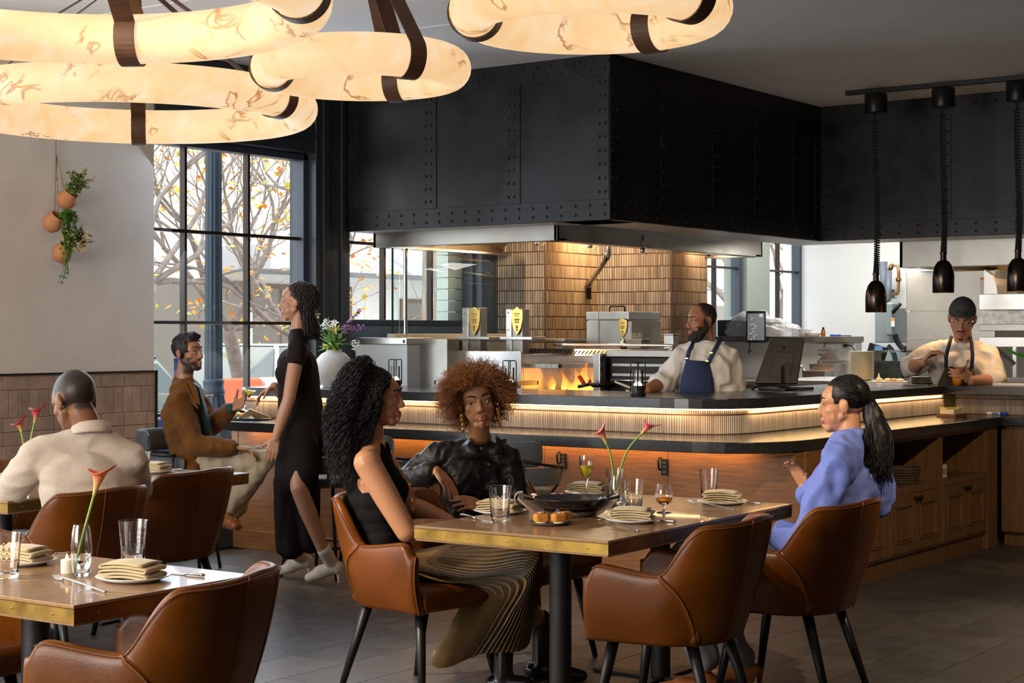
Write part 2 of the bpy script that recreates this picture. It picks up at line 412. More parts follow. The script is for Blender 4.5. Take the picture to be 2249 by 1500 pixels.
# far right face (Y = HI)
strap(HX, HI - .007, HB, 4.6, HI, HB + BH); strap(HX, HI - .007, CEIL - TH_, 4.6, HI, CEIL - .002)
for x in (-5.97, -4.95, -3.9, -2.9):
    strap(x - pw, HI - .0065, HB + BH, x + pw, HI, CEIL - TH_)
    for k in range(9):
        zz = HB + BH + .05 + k * (CEIL - TH_ - HB - BH - .09) / 8
        for s_ in (-.024, .024): rivet((x + s_, HI - .0065, zz), (0, -1, 0))
for k in range(20):
    x = HX + .06 + k * .16
    rivet((x, HI - .007, HB + .038), (0, -1, 0)); rivet((x, HI - .007, HB + .10), (0, -1, 0)); rivet((x, HI - .007, CEIL - .07), (0, -1, 0))
o_ = riv_mb.build('rivet_field', rivet_m, hood, world=True, smooth=True); o_['kind'] = 'stuff'
# ---- stainless exhaust hoods inside the surround
def exhaust(name, label, x0, x1, y0, y1, z0, z1, lip=.09):
    t = thing(name, label, 'exhaust hood', ((x0 + x1) / 2, (y0 + y1) / 2, z0))
    c = MB(); w = .03
    c.box(x0, y0, z0, x1, y0 + w, z1); c.box(x0, y1 - w, z0, x1, y1, z1); c.box(x0, y0, z0, x0 + w, y1, z1); c.box(x1 - w, y0, z0, x1, y1, z1)
    c.build('canopy', ss_dark, t, world=True, bevel=.004)
    # sloping inner lining
    ins = .35; zc = z1 + .25
    a = [(x0 + w, y0 + w, z0 + .015), (x1 - w, y0 + w, z0 + .015), (x1 - w, y1 - w, z0 + .015), (x0 + w, y1 - w, z0 + .015)]
    b = [(x0 + ins, y0 + ins, zc), (x1 - ins, y0 + ins, zc), (x1 - ins, y1 - ins, zc), (x0 + ins, y1 - ins, zc)]
    MB().add(a + b, [(0, 1, 5, 4), (1, 2, 6, 5), (2, 3, 7, 6), (3, 0, 4, 7), (4, 5, 6, 7)]).build('lining', M('hood_lining', (.60, .50, .38), .32, 1, var=.12, vscale=2), t, world=True)
    MB().box(x0 + w, y0 + w, z0 + .0, x0 + w + lip, y1 - w, z0 + .018).box(x1 - w - lip, y0 + w, z0, x1 - w, y1 - w, z0 + .018).box(x0, y0 + w, z0, x1, y0 + w + lip, z0 + .018).box(x0, y1 - w - lip, z0, x1, y1 - w, z0 + .018).build('drip_edge', ss, t, world=True)
    return t
eh = exhaust('exhaust_hood', 'stainless exhaust hood over the open grill behind the counter', XW + .02, -6.66, 9.82, 13.0, 2.165, 2.5)
lamp_glow = M('hood_lamp_glass', (1, .9, .7), .3, emis=(1, .72, .40), es=14)
for i, (x, y) in enumerate([(-7.7, 10.5), (-7.6, 11.8), (-7.1, 12.6)]):
    lt = MB().lathe([(.03, .06), (.055, .03), (.06, -.02), (.04, -.055), (.004, -.065)], 12, (x, y, 2.50)).build('hood_lamp', lamp_glow, eh, world=True, smooth=True)
    light('hood_lamp_light', 'POINT', (x, y, 2.36), 13, (1, .74, .45), radius=.08)
# nozzles and drop pipe
for (px, py) in ((1296, 535), (1411, 545), (1178, 530)):
    p = PY(px, py, 11.0)
    MB().tube([p + Vector((0, 0, .10)), p], .013, 8).tube([p, p - Vector((0, 0, .035))], .02, 8).tube([p + Vector((0, 0, -.02)), p + Vector((.04, 0, -.05)), p + Vector((.08, 0, -.02)), p + Vector((.06, 0, .03))], .004, 5).build('spray_nozzle', ss, eh, world=True, smooth=True)
gp = thing('gas_riser_pipe', 'bent steel pipe dropping from exhaust hood into black hole in tile wall', 'pipe', PX(1289, 640, -7.88))
p0, p1, p2, p3 = D(1336, 530, 13.3), D(1336, 562, 13.3), D(1318, 590, 13.6), PX(1290, 628, -7.92)
MB().tube([p0 + Vector((0, 0, .1)), p1, p1 + (p2 - p1) * .12, p2, p3], .021, 12).build('pipe', ss, gp, world=True, smooth=True)
MB().tube([p1 + Vector((0, 0, .03)), p1 + (p2 - p1) * .2], .026, 12).tube([lerp(p2, p3, .82), p3], .030, 12).tube([lerp(p1, p3, .48), lerp(p1, p3, .52)], .024, 12).build('coupling', ss, gp, world=True, smooth=True)
MB().cbox(p3 + Vector((.015, 0, -.03)), (.012, .07, .17)).build('wall_hole', M('hole_black', (.01, .01, .01), .9), gp, world=True, bevel=.004)  # plain black plate standing in for the opening in the tiles
exhaust('exhaust_hood', 'long stainless exhaust hood over the right-hand kitchen line', -5.55, 3.0, 13.35, 15.4, 2.06, 2.5)
light('line_hood_light', 'POINT', (-3.6, 14.3, 2.25), 12, (1, .74, .44), radius=.1)
light('line_hood_light', 'POINT', (-4.6, 14.0, 2.25), 8, (1, .74, .44), radius=.1)
# kitchen ceiling panels (real fixtures above the kitchen)
kp = MB().box(-7.6, 15.2, CEIL - .03, -6.4, 15.8, CEIL - .005).build('ceiling_light_panel', M('led_panel', (1, 1, 1), .4, emis=(1, .97, .92), es=5))
tag(kp, 'flat white ceiling light panel above the back kitchen', 'ceiling light')
light('kitchen_panel_light', 'AREA', (-7.0, 15.9, CEIL - .05), 60, (1, .97, .93), 1.4, .8, aim=(-7.0, 15.9, 0))
light('kitchen_panel_light', 'AREA', (-5.9, 13.4, 2.2), 12, (1, .93, .84), .8, .5, aim=(-6.4, 13.6, 0))

# ================================================================ KIT-KAT TILED CHIMNEY CORNER
def kitkat(mb, p0, p1, z0, z1, nrm, w=.0125, gap=.0022, rows=1, rg=.006, t=.009, rnd=None, skip=None):
    p0 = Vector((p0[0], p0[1], 0)); p1 = Vector((p1[0], p1[1], 0)); L = (p1 - p0).length; u = (p1 - p0) / L; nv = Vector((nrm[0], nrm[1], 0))
    n = max(1, round(L / w)); w = L / n; hh = (z1 - z0) / rows
    for i in range(n):
        a = p0 + u * (i * w); b = p0 + u * (i * w + w - gap)
        for r in range(rows):
            za = z0 + r * hh + rg / 2; zb = z0 + (r + 1) * hh - rg / 2
            tt = t * (1 + (rnd.uniform(-.25, .25) if rnd else 0))
            m_ = (a + b) / 2
            q = [a, m_ + nv * tt, b]
            mb.add([Vector((c.x, c.y, z)) for z in (za, zb) for c in q], [(0, 1, 4, 3), (1, 2, 5, 4)])
def kk_mat(name, c1, c2):
    m = M(name, c1, .3); n = m.node_tree.nodes; l = m.node_tree.links
    g = n.new('ShaderNodeNewGeometry'); r = n.new('ShaderNodeValToRGB'); r.color_ramp.elements[0].color = (*c1, 1); r.color_ramp.elements[1].color = (*c2, 1)
    l.new(g.outputs['Random Per Island'], r.inputs['Fac']); l.new(r.outputs['Color'], n['Principled BSDF'].inputs['Base Color']); return m
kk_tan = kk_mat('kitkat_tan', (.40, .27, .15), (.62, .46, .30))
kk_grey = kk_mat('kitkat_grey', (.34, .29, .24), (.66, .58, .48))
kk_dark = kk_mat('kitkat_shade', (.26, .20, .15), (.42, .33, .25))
grout_m = M('kitkat_grout', (.13, .062, .034), .8)
ch = thing('tiled_chimney', 'beige stick-tile chimney corner standing behind the grill', 'tiled wall', (-7.9, 11.47, 0)); ch['kind'] = 'structure'
MB().box(XW, 11.48, 0, -7.91, 12.30, 2.30).box(XW, 12.30, 0, -7.168, 12.93, 2.30).build('masonry', grout_m, ch, world=True)
rk = random.Random(9)
ZR = [1.0, 2.24]
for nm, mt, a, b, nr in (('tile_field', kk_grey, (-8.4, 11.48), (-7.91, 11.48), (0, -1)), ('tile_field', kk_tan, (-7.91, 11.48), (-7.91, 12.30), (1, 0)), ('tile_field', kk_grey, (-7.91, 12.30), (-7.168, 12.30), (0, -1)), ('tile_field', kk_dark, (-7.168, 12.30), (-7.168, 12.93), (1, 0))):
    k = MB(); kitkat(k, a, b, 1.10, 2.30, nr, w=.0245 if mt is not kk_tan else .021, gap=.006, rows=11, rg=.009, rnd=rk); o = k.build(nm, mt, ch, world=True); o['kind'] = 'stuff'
MB().box(-7.912, 11.472, 1.0, -7.902, 11.484, 2.3).box(-7.17, 12.292, 1.0, -7.16, 12.304, 2.3).build('corner_trim', M('trim_brown', (.10, .05, .03), .5), ch, world=True)
# light brick strip beside window 3
bk = MB()
for i in range(14): bk.box(XW - .30, 11.02, 1.5 + i * .095, XW - .18, 11.26, 1.5 + i * .095 + .086)
o_ = bk.build('trim_4', M('pale_brick', (.55, .60, .55), .7)); struct(o_)

# ================================================================ BAR
def rounded(pts, rads, k=10):
    out = []
    n = len(pts)
    for i, p in enumerate(pts):
        r = rads[i]; p = Vector((p[0], p[1], 0))
        if r <= 0 or i in (0, n - 1): out.append(p); continue
        a = (Vector((*pts[i - 1], 0)) - p).normalized(); b = (Vector((*pts[i + 1], 0)) - p).normalized()
        c0 = p + a * r; c1 = p + b * r
        out += [c0 * (1 - t) ** 2 + p * 2 * t * (1 - t) + c1 * t * t for t in [j / k for j in range(k + 1)]]
    return out
def slab(path_out, path_in, z0, z1):
    poly = [Vector((p.x, p.y, z0)) for p in path_out] + [Vector((p.x, p.y, z0)) for p in reversed(path_in)]
    # strip built quad by quad
    mb = MB(); n = len(path_out)
    def pt(p, z): return Vector((p.x, p.y, z))
    for i in range(n - 1):
        a, b = path_out[i], path_out[i + 1]; c, d = path_in[i], path_in[i + 1]
        mb.add([pt(a, z0), pt(b, z0), pt(d, z0), pt(c, z0), pt(a, z1), pt(b, z1), pt(d, z1), pt(c, z1)], [(0, 3, 2, 1), (4, 5, 6, 7), (0, 1, 5, 4), (2, 3, 7, 6)])
    a, c = path_out[0], path_in[0]; mb.add([pt(a, z0), pt(c, z0), pt(c, z1), pt(a, z1)], [(0, 1, 2, 3)])
    a, c = path_out[-1], path_in[-1]; mb.add([pt(a, z0), pt(c, z0), pt(c, z1), pt(a, z1)], [(3, 2, 1, 0)])
    return mb
ZL, ZU = .914, 1.125
bar = thing('bar_counter', 'long oak-fronted bar counter with tiled step and lit underside', 'bar counter', (-4.6, 8.9, 0))
# core walls (behind the panels)
MB().box(-8.36, 8.385, .02, -4.7, 9.2, .85).box(-4.75, 8.7, .02, -4.62, 11.9, .85).box(-4.7, 11.9, .02, 4.0, 12.3, .85).build('core', oak_dk, bar, world=True)
for i in range(5):
    x0 = -8.37 + i * .87
    MB().box(x0 + .001, 8.355, .13, min(x0 + .869, -4.03), 8.385, .85).build('front_panel', oak_x, bar, world=True, bevel=.0015)
MB().box(-8.37, 8.340, 0, -4.03, 8.385, .13).build('skirting', oak_x, bar, world=True, bevel=.003)
MB().box(-8.43, 8.352, 0, -8.372, 8.9, .85).build('end_panel', oak, bar, world=True, bevel=.002)
MB().box(-4.10, 8.36, .0, -4.02, 8.95, .85).build('corner_post', oak, bar, world=True, bevel=.004)
# corbel at the corner of the slab
MB().box(-4.12, 8.02, .845, -4.03, 8.36, .85).box(-4.10, 8.25, .77, -4.03, 8.36, .85).build('corbel', oak, bar, world=True, bevel=.004)
lo = rounded([(-8.36, 7.90), (-4.03, 7.90), (-4.03, 11.52), (4.0, 11.52)], [0, .55, 0, 0]); li = rounded([(-8.36, 8.60), (-4.72, 8.60), (-4.72, 12.1), (4.0, 12.1)], [0, .30, 0, 0])
tag(slab(lo, li, .852, ZL).build('worktop', granite, None, bevel=.004), 'lower black granite bar worktop with rounded corner', 'worktop')
uo = rounded([(-8.36, 8.38), (-4.46, 8.38), (-4.46, 11.56), (4.0, 11.56)], [0, .50, 0, 0]); ui = rounded([(-8.36, 9.25), (-5.32, 9.25), (-5.32, 12.22), (4.0, 12.22)], [0, .2, 0, 0])
tag(slab(uo, ui, 1.065, ZU).build('worktop', granite, None, bevel=.004), 'raised black granite counter ledge above the stick tiles', 'worktop')
# tiled step
sp = rounded([(-8.36, 8.425), (-4.55, 8.425), (-4.55, 11.80), (4.0, 11.80)], [0, .42, 0, 0], 24)
st = thing('tile_splash', 'cream stick-tile splash between the two granite counters', 'tile splash', (-4.6, 8.6, ZL)); st['kind'] = 'structure'
bk = MB(); rows_ = [[Vector((p.x, p.y, z)) for p in sp] for z in (ZL, 1.065)]; bk.grid(rows_); bk.build('backing', grout_m, st, world=True, solid=.004)
kk_bar = kk_mat('kitkat_cream', (.36, .31, .27), (.54, .47, .41))
k = MB(); acc = 0
for i in range(len(sp) - 1):
    a, b = sp[i], sp[i + 1]
    if a.x > -2: continue
    if b.x > -2: b = Vector((-2, b.y, 0))
    t_ = (b - a).normalized(); nr = (t_.y, -t_.x)
    for za, zb in ((ZL + .003, ZL + .112), (ZL + .116, 1.063)):
        kitkat(k, (a.x + nr[0] * .004, a.y + nr[1] * .004), (b.x + nr[0] * .004, b.y + nr[1] * .004), za, zb, nr, w=.0135, gap=.003, t=.006)
o_ = k.build('tile_field', kk_bar, st, world=True); o_['kind'] = 'stuff'
# LED tape under the ledge and under the worktop
led = M('led_tape', (1, .8, .5), .4, emis=(1.0, .60, .24), es=9)
def off(path, o):
    res = []
    for i, p in enumerate(path):
        t_ = (path[min(i + 1, len(path) - 1)] - path[max(i - 1, 0)]).normalized(); res.append(p + Vector((t_.y, -t_.x, 0)) * o)
    return res
def strip(path, z0, z1, w):
    return slab(path, off(path, -w), z0, z1)
lp = [p for p in off(sp, .016) if p.x < -1.5]
tag(strip(lp, 1.056, 1.065, .008).build('led_strip', led), 'warm glowing light strip tucked under the raised granite ledge', 'light strip')
lp2 = rounded([(-8.36, 8.30), (-4.10, 8.30)], [0, 0])
tag(strip([Vector((-8.3, 8.30, 0)), Vector((-4.25, 8.30, 0))], .845, .852, .012).build('led_strip', M('led_tape_amber', (1, .7, .4), .4, emis=(1.0, .52, .15), es=9)), 'amber light strip hidden under the lower bar worktop', 'light strip')
light('step_glow', 'AREA', (-6.3, 8.405, 1.052), 7, (1, .62, .28), 3.9, .012, aim=(-6.3, 8.405, 0))
light('step_glow', 'AREA', (-4.535, 10.2, 1.052), 5, (1, .62, .28), .012, 3.0, aim=(-4.535, 10.2, 0))
light('panel_glow', 'AREA', (-6.3, 8.31, .842), 5, (1, .55, .18), 3.9, .02, aim=(-6.3, 8.33, 0))
# ---- cabinets under the return of the bar
CXF = -4.07
for i, (y0, y1) in enumerate([(8.97, 9.62), (9.62, 10.47), (10.49, 11.33)]):
    lab = ['oak cabinet unit nearest the woman in blue, mostly hidden by her chair', 'middle oak cabinet unit with open shelf holding woven basket', 'right-hand oak cabinet unit with open shelf holding small boxes'][i]
    t = thing('base_cabinet', lab, 'cabinet', (CXF - .25, y0, 0), 0, 'oak cabinets under the bar')
    c = MB(); x0, x1 = CXF - .52, CXF
    c.box(x0, y0, .12, x1 - .02, y0 + .018, .85).box(x0, y1 - .018, .12, x1 - .02, y1, .85).box(x0, y0, .12, x0 + .02, y1, .85).box(x0, y0, .12, x1 - .02, y1, .14).box(x0, y0, .50, x1 - .02, y1, .535)
    c.build('carcass', oak_dk, t, world=True)
    fmr = MB().box(x1 - .022, y0, .12, x1, y0 + .022, .852).box(x1 - .022, y1 - .022, .12, x1, y1, .852).box(x1 - .022, y0 + .022, .825, x1, y1 - .022, .852).box(x1 - .022, y0 + .022, .495, x1, y1 - .022, .54).box(x1 - .022, y0 + .022, .118, x1, y1 - .022, .13)
    fmr.build('face_frame', oak_dk, t, world=True, bevel=.002)
    MB().box(x1 - .10, y0, .0, x1 - .03, y1, .12).build('toe_kick', oak_dk, t, world=True)
    ym = (y0 + y1) / 2
    for a, b, kn in ((y0 + .024, ym - .002, ym - .03), (ym + .002, y1 - .024, ym + .03)):
        dz0, dz1 = .132, .493; fw = .062
        d = MB().box(x1 - .012, a, dz0, x1 + .008, a + fw, dz1).box(x1 - .012, b - fw, dz0, x1 + .008, b, dz1).box(x1 - .012, a + fw, dz0, x1 + .008, b - fw, dz0 + fw).box(x1 - .012, a + fw, dz1 - fw, x1 + .008, b - fw, dz1)
        d = d.build('door', oak_dk, t, world=True, bevel=.002)
        MB().box(x1 - .008, a + fw, dz0 + fw, x1 - .002, b - fw, dz1 - fw).build('door_panel', oak_dk, d).location = -Vector(t.location)
        mo = MB(); m0 = .012
        for (ya, yb, za, zb) in ((a + fw, a + fw + m0, dz0 + fw, dz1 - fw), (b - fw - m0, b - fw, dz0 + fw, dz1 - fw), (a + fw, b - fw, dz0 + fw, dz0 + fw + m0), (a + fw, b - fw, dz1 - fw - m0, dz1 - fw)):
            mo.box(x1 - .004, ya, za, x1 + .013, yb, zb)
        for (ya, yb, za, zb) in ((a + fw + .018, a + fw + .024, dz0 + fw + .018, dz1 - fw - .018), (b - fw - .024, b - fw - .018, dz0 + fw + .018, dz1 - fw - .018), (a + fw + .018, b - fw - .018, dz0 + fw + .018, dz0 + fw + .024), (a + fw + .018, b - fw - .018, dz1 - fw - .024, dz1 - fw - .018)):
            mo.box(x1 - .004, ya, za, x1 + .006, yb, zb)
        mo.build('door_moulding', oak_dk, d, bevel=.002).location = -Vector(t.location)
        kb = MB().lathe([(.006, 0), (.006, .012), (.015, .016), (.017, .024), (.012, .031), (.002, .033)], 14, (x1 + .008, kn, .462), Matrix.Rotation(math.pi / 2, 3, 'Y')).build('knob', black_metal, d, smooth=True); kb.location = -Vector(t.location)
MB().box(-4.59, 11.33, .0, -4.06, 11.52, .85).build('end_panel', oak_dk, bar, world=True, bevel=.003)
MB().box(-4.06, 11.60, .10, 4.0, 11.64, .85).box(-4.06, 11.66, 0, 4.0, 11.7, .1).build('return_panel', oak_dk, bar, world=True)
# shelf contents
def basket(name, label, c, r, h, col):
    t = thing(name, label, 'basket', c); w_ = M('wicker_' + str(col), col, .7, var=.3, vscale=30)
    MB().lathe([(r * .8, 0), (r * .84, 0.004), (r, h), (r * .93, h), (r * .78, .01)], 24).build('body', w_, t, smooth=True)
    cm = MB()
    for k in range(6):
        z = .008 + k * (h - .01) / 5; rr = r * (.82 + .2 * z / h)
        pts = [(rr * math.cos(a) * (1 + .018 * math.sin(a * 22 + k * math.pi)), rr * math.sin(a) * (1 + .018 * math.sin(a * 22 + k * math.pi)), z) for a in [2 * math.pi * j / 88 for j in range(88)]]
        cm.tube(pts, .009, 5, closed=True)
    cm.build('weave', w_, t, smooth=True); return t
basket('wicker_basket', 'dark woven round basket on the middle open shelf', (CXF - .16, 10.22, .536), .11, .095, (.09, .055, .03))
t = thing('cardboard_box', 'tan cardboard box on the right-hand open shelf', 'box', (CXF - .13, 10.62, .536))
MB().box(-.05, -.05, 0, .05, .05, .062).build('body', M('cardboard', (.40, .20, .08), .8), t, bevel=.002); MB().box(-.05, -.05, .062, .05, .0, .064).build('flap', M('cardboard', (.40, .20, .08), .8), t)
t = thing('carton', 'small white carton beside the tan cardboard box', 'box', (CXF - .13, 10.74, .536))
MB().box(-.05, -.055, 0, .05, .05, .085).build('body', white_m, t, bevel=.002); MB().box(.0505, -.03, .02, .0515, .03, .06).build('printed_label', M('grey_print', (.35, .35, .36), .7), t)
# boxes and marker on the worktop under the ledge
t = thing('tea_box', 'wooden tray of coloured packets on the granite worktop', 'tray', (-4.33, 11.35, ZL))
MB().box(-.07, -.11, 0, .07, .11, .022).build('tray', M('tray_wood', (.16, .06, .02), .5), t, bevel=.002); MB().box(-.05, -.09, .022, .05, .06, .055).build('packets', M('packet_cream', (.75, .66, .45), .6), t, bevel=.002)
for k in range(4): MB().cbox((-.03 + k * .02, -.06 + k * .03, .062), (.05, .05, .012), Matrix.Rotation(k, 3, 'Z')).build('packet', M('packet_%d' % k, [(.8, .55, .1), (.6, .6, .12), (.75, .3, .08), (.8, .7, .4)][k], .5), t)
t = thing('marker_pen', 'white marker pen with blue cap lying on the worktop', 'marker', (-4.16, 11.78, ZL))
R = Matrix.Rotation(math.pi / 2, 3, 'Y')
MB().lathe([(.008, -.07), (.010, -.065), (.010, .04), (.008, .045)], 12, (0, 0, .011), R).build('barrel', white_m, t, smooth=True); MB().lathe([(.011, .03), (.011, .08), (.008, .085)], 12, (0, 0, .011), R).build('cap', M('marker_blue', (.02, .06, .5), .3), t, smooth=True)
MB().box(-.03, -.0105, .006, .02, -.0100, .016).build('print', M('marker_blue', (.02, .06, .5), .3), t)
# purse hooks with sockets on the oak front
for i, (px, py, lab) in enumerate(((1238, 1012, 'black power socket with hook on the oak front, left of the yellow cocktail'), (1461, 1025, 'black power socket with hook on the oak front, above the amber drink'))):
    p = PY(px, py, 8.352); t = thing('wall_socket', lab, 'socket', p, 0, 'sockets on the bar front')
    MB().box(-.022, -.012, -.05, .022, 0, .045).build('plate', black_metal, t, bevel=.003)
    MB().tube([(-.026, -.006, .05), (-.026, -.03, .05), (-.026, -.034, .03), (-.026, -.03, -.01), (-.026, -.01, -.02)], .006, 8).build('hook', black_metal, t, smooth=True)
    mb_ = MB()
    for zz in (-.03, 0, .025): mb_.box(-.012, -.014, zz - .008, .012, -.0118, zz + .008)
    mb_.build('outlet', M('socket_grey', (.05, .05, .05), .4), t)
# ================================================================ ALABASTER RING LAMPS
def alabaster():
    m = bpy.data.materials.new('lit_alabaster'); m.use_nodes = True; n = m.node_tree.nodes; l = m.node_tree.links; b = n['Principled BSDF']
    b.inputs['Base Color'].default_value = (.85, .72, .55, 1); b.inputs['Roughness'].default_value = .6; b.inputs['Specular IOR Level'].default_value = .15
    tc = n.new('ShaderNodeTexCoord')
    t1 = n.new('ShaderNodeTexNoise'); t1.inputs['Scale'].default_value = 4.5; t1.inputs['Detail'].default_value = 6; t1.inputs['Roughness'].default_value = .6; t1.inputs['Distortion'].default_value = .8; l.new(tc.outputs['Object'], t1.inputs['Vector'])
    r1 = n.new('ShaderNodeValToRGB'); e = r1.color_ramp.elements; e[0].position = .28; e[0].color = (.96, .56, .24, 1); e[1].position = .72; e[1].color = (1.0, .80, .56, 1); k = e.new(.5); k.color = (1.0, .68, .36, 1)
    l.new(t1.outputs['Fac'], r1.inputs['Fac'])
    # brown veins: thin contour of a second noise, broken up by a third
    t2 = n.new('ShaderNodeTexNoise'); t2.inputs['Scale'].default_value = 2.6; t2.inputs['Detail'].default_value = 5; t2.inputs['Distortion'].default_value = 1.2; l.new(tc.outputs['Object'], t2.inputs['Vector'])
    r2 = n.new('ShaderNodeValToRGB'); e = r2.color_ramp.elements; e[0].position = .480; e[0].color = (0, 0, 0, 1); e[1].position = .520; e[1].color = (0, 0, 0, 1); k = e.new(.50); k.color = (1, 1, 1, 1)
    l.new(t2.outputs['Fac'], r2.inputs['Fac'])
    t3 = n.new('ShaderNodeTexNoise'); t3.inputs['Scale'].default_value = 3.2; t3.inputs['Detail'].default_value = 2; mp = n.new('ShaderNodeMapping'); mp.inputs['Location'].default_value = (7, 3, 1); l.new(tc.outputs['Object'], mp.inputs['Vector']); l.new(mp.outputs['Vector'], t3.inputs['Vector'])
    r3 = n.new('ShaderNodeValToRGB'); e = r3.color_ramp.elements; e[0].position = .52; e[0].color = (0, 0, 0, 1); e[1].position = .60; e[1].color = (1, 1, 1, 1); l.new(t3.outputs['Fac'], r3.inputs['Fac'])
    mu = n.new('ShaderNodeMath'); mu.operation = 'MULTIPLY'; l.new(r2.outputs['Color'], mu.inputs[0]); l.new(r3.outputs['Color'], mu.inputs[1])
    mx = n.new('ShaderNodeMix'); mx.data_type = 'RGBA'; l.new(mu.outputs['Value'], mx.inputs['Factor']); l.new(r1.outputs['Color'], mx.inputs[6]); mx.inputs[7].default_value = (.42, .12, .01, 1)
    l.new(mx.outputs[2], b.inputs['Emission Color']); b.inputs['Emission Strength'].default_value = .72
    b.inputs['Base Color'].default_value = (.30, .22, .14, 1); return m
alab = alabaster()
strap_m = M('strap_leather', (.085, .038, .020), .5, var=.25, vscale=10, stretch=(1, 1, 12))
def ring_lamp(label, c, R, r, phases, apex_dz=None, tilt=0):
    t = thing('ring_lamp', label, 'pendant lamp', c, 0, 'alabaster ring lamps')
    rows = []
    n = 72; q = 24
    for i in range(n):
        a = 2 * math.pi * i / n
        rows.append([((R + r * math.cos(2 * math.pi * j / q)) * math.cos(a), (R + r * math.cos(2 * math.pi * j / q)) * math.sin(a), r * math.sin(2 * math.pi * j / q)) for j in range(q)])
    MB().grid(rows, True, True).build('alabaster_ring', alab, t, smooth=True)
    top = CEIL - c[2]
    MB().lathe([(.09, top - .03), (.09, top), (.02, top)], 24).build('canopy', strap_m, t, smooth=True, auto=40)
    w = .041
    for ph in phases:
        u = Vector((math.cos(ph), math.sin(ph), 0)); v = Vector((-math.sin(ph), math.cos(ph), 0))
        # band: up from inside, round under the tube and back up to the canopy
        pts = []
        apex = u * .05 + Vector((0, 0, top - .02))
        rr = r + .007
        for k in range(25):
            a = math.radians(150) + math.radians(240) * k / 24 + math.radians(0)
            pts.append(u * (R + rr * math.cos(a)) + Vector((0, 0, rr * math.sin(a))))
        path = [apex - u * .02] + pts + [apex + u * .02]
        rowsb = []
        for i, p in enumerate(path):
            rowsb.append([p - v * w, p + v * w])
        MB().grid(rowsb).build('strap', strap_m, t, solid=.006)
    return t
RA = math.radians
ring_lamp('large glowing alabaster ring nearest the camera at top left', D(120, -10, 5.75), .86, .098, [RA(30), RA(121), RA(235)])
ring_lamp('large glowing alabaster ring hanging lower left before the window', D(290, 234, 8.8), .88, .098, [RA(13), RA(136), RA(240)])
ring_lamp('small glowing alabaster ring between the window and the hood', D(794, 150, 8.0), .43, .098, [RA(-20), RA(106), RA(215)])
ring_lamp('small glowing alabaster ring at top centre in front of the hood corner', D(1297, 22, 6.55), .46, .098, [RA(-5), RA(89), RA(207)])
# ================================================================ HEAT LAMPS ON A TRACK
tr = thing('lamp_track', 'black ceiling track carrying the heat lamps', 'lamp track', (-5.4, 12.1, CEIL))
MB().box(-5.47, 12.075, CEIL - .035, 1.0, 12.125, CEIL).build('rail', black_metal, tr, world=True, bevel=.003)
bell_m = M('heat_lamp_bronze', (.06, .042, .034), .22, .9)
heat_glow = M('heat_bulb', (1, .7, .4), .3, emis=(1, .55, .2), es=5)
for i, (px, py, lab) in enumerate(((1924, 686, 'bronze bell heat lamp hanging lowest on the left of the track'), (2072, 643, 'bronze bell heat lamp in the middle above the chef with cap'), (2236, 640, 'bronze bell heat lamp cut by the right picture edge'))):
    p = PY(px, py, 12.1); t = thing('heat_lamp', lab, 'heat lamp', p, 0, 'heat lamps over the pass')
    MB().lathe([(.080, .0), (.082, .004), (.082, .12), (.078, .16), (.064, .205), (.042, .235), (.024, .245), (.022, .29), (.028, .292), (.028, .30), (.006, .30)], 28, cap=False).build('bell', bell_m, t, smooth=True, auto=50)
    MB().lathe([(.002, .03), (.045, .04), (.055, .07), (.04, .12), (.02, .18)], 16).build('bulb', heat_glow, t, smooth=True)
    top = CEIL - p.z
    MB().lathe([(.085, top - .19), (.087, top - .185), (.087, top - .05), (.083, top - .045), (.02, top - .045), (.02, top - .02)], 24).build('canopy', black_metal, t, smooth=True, auto=40)
    pts = []; z0_, z1_ = .30, top - .20; N = 58
    for k in range(N * 8 + 1):
        u = k / (N * 8); a = 2 * math.pi * k / 8; dens = u ** 1.35
        rad = .021 if u < .97 else .01
        pts.append((rad * math.cos(a) + .008 * math.sin(u * 5), rad * math.sin(a), z0_ + (z1_ - z0_) * dens))
    MB().tube(pts, .0055, 5).build('coiled_cord', dark_rubber, t, smooth=True)
    light('heat_lamp_light', 'SPOT', (p.x, p.y, p.z + .02), 16, TUNG, spot=110, blend=.8, aim=(p.x, p.y, 0), radius=.05)

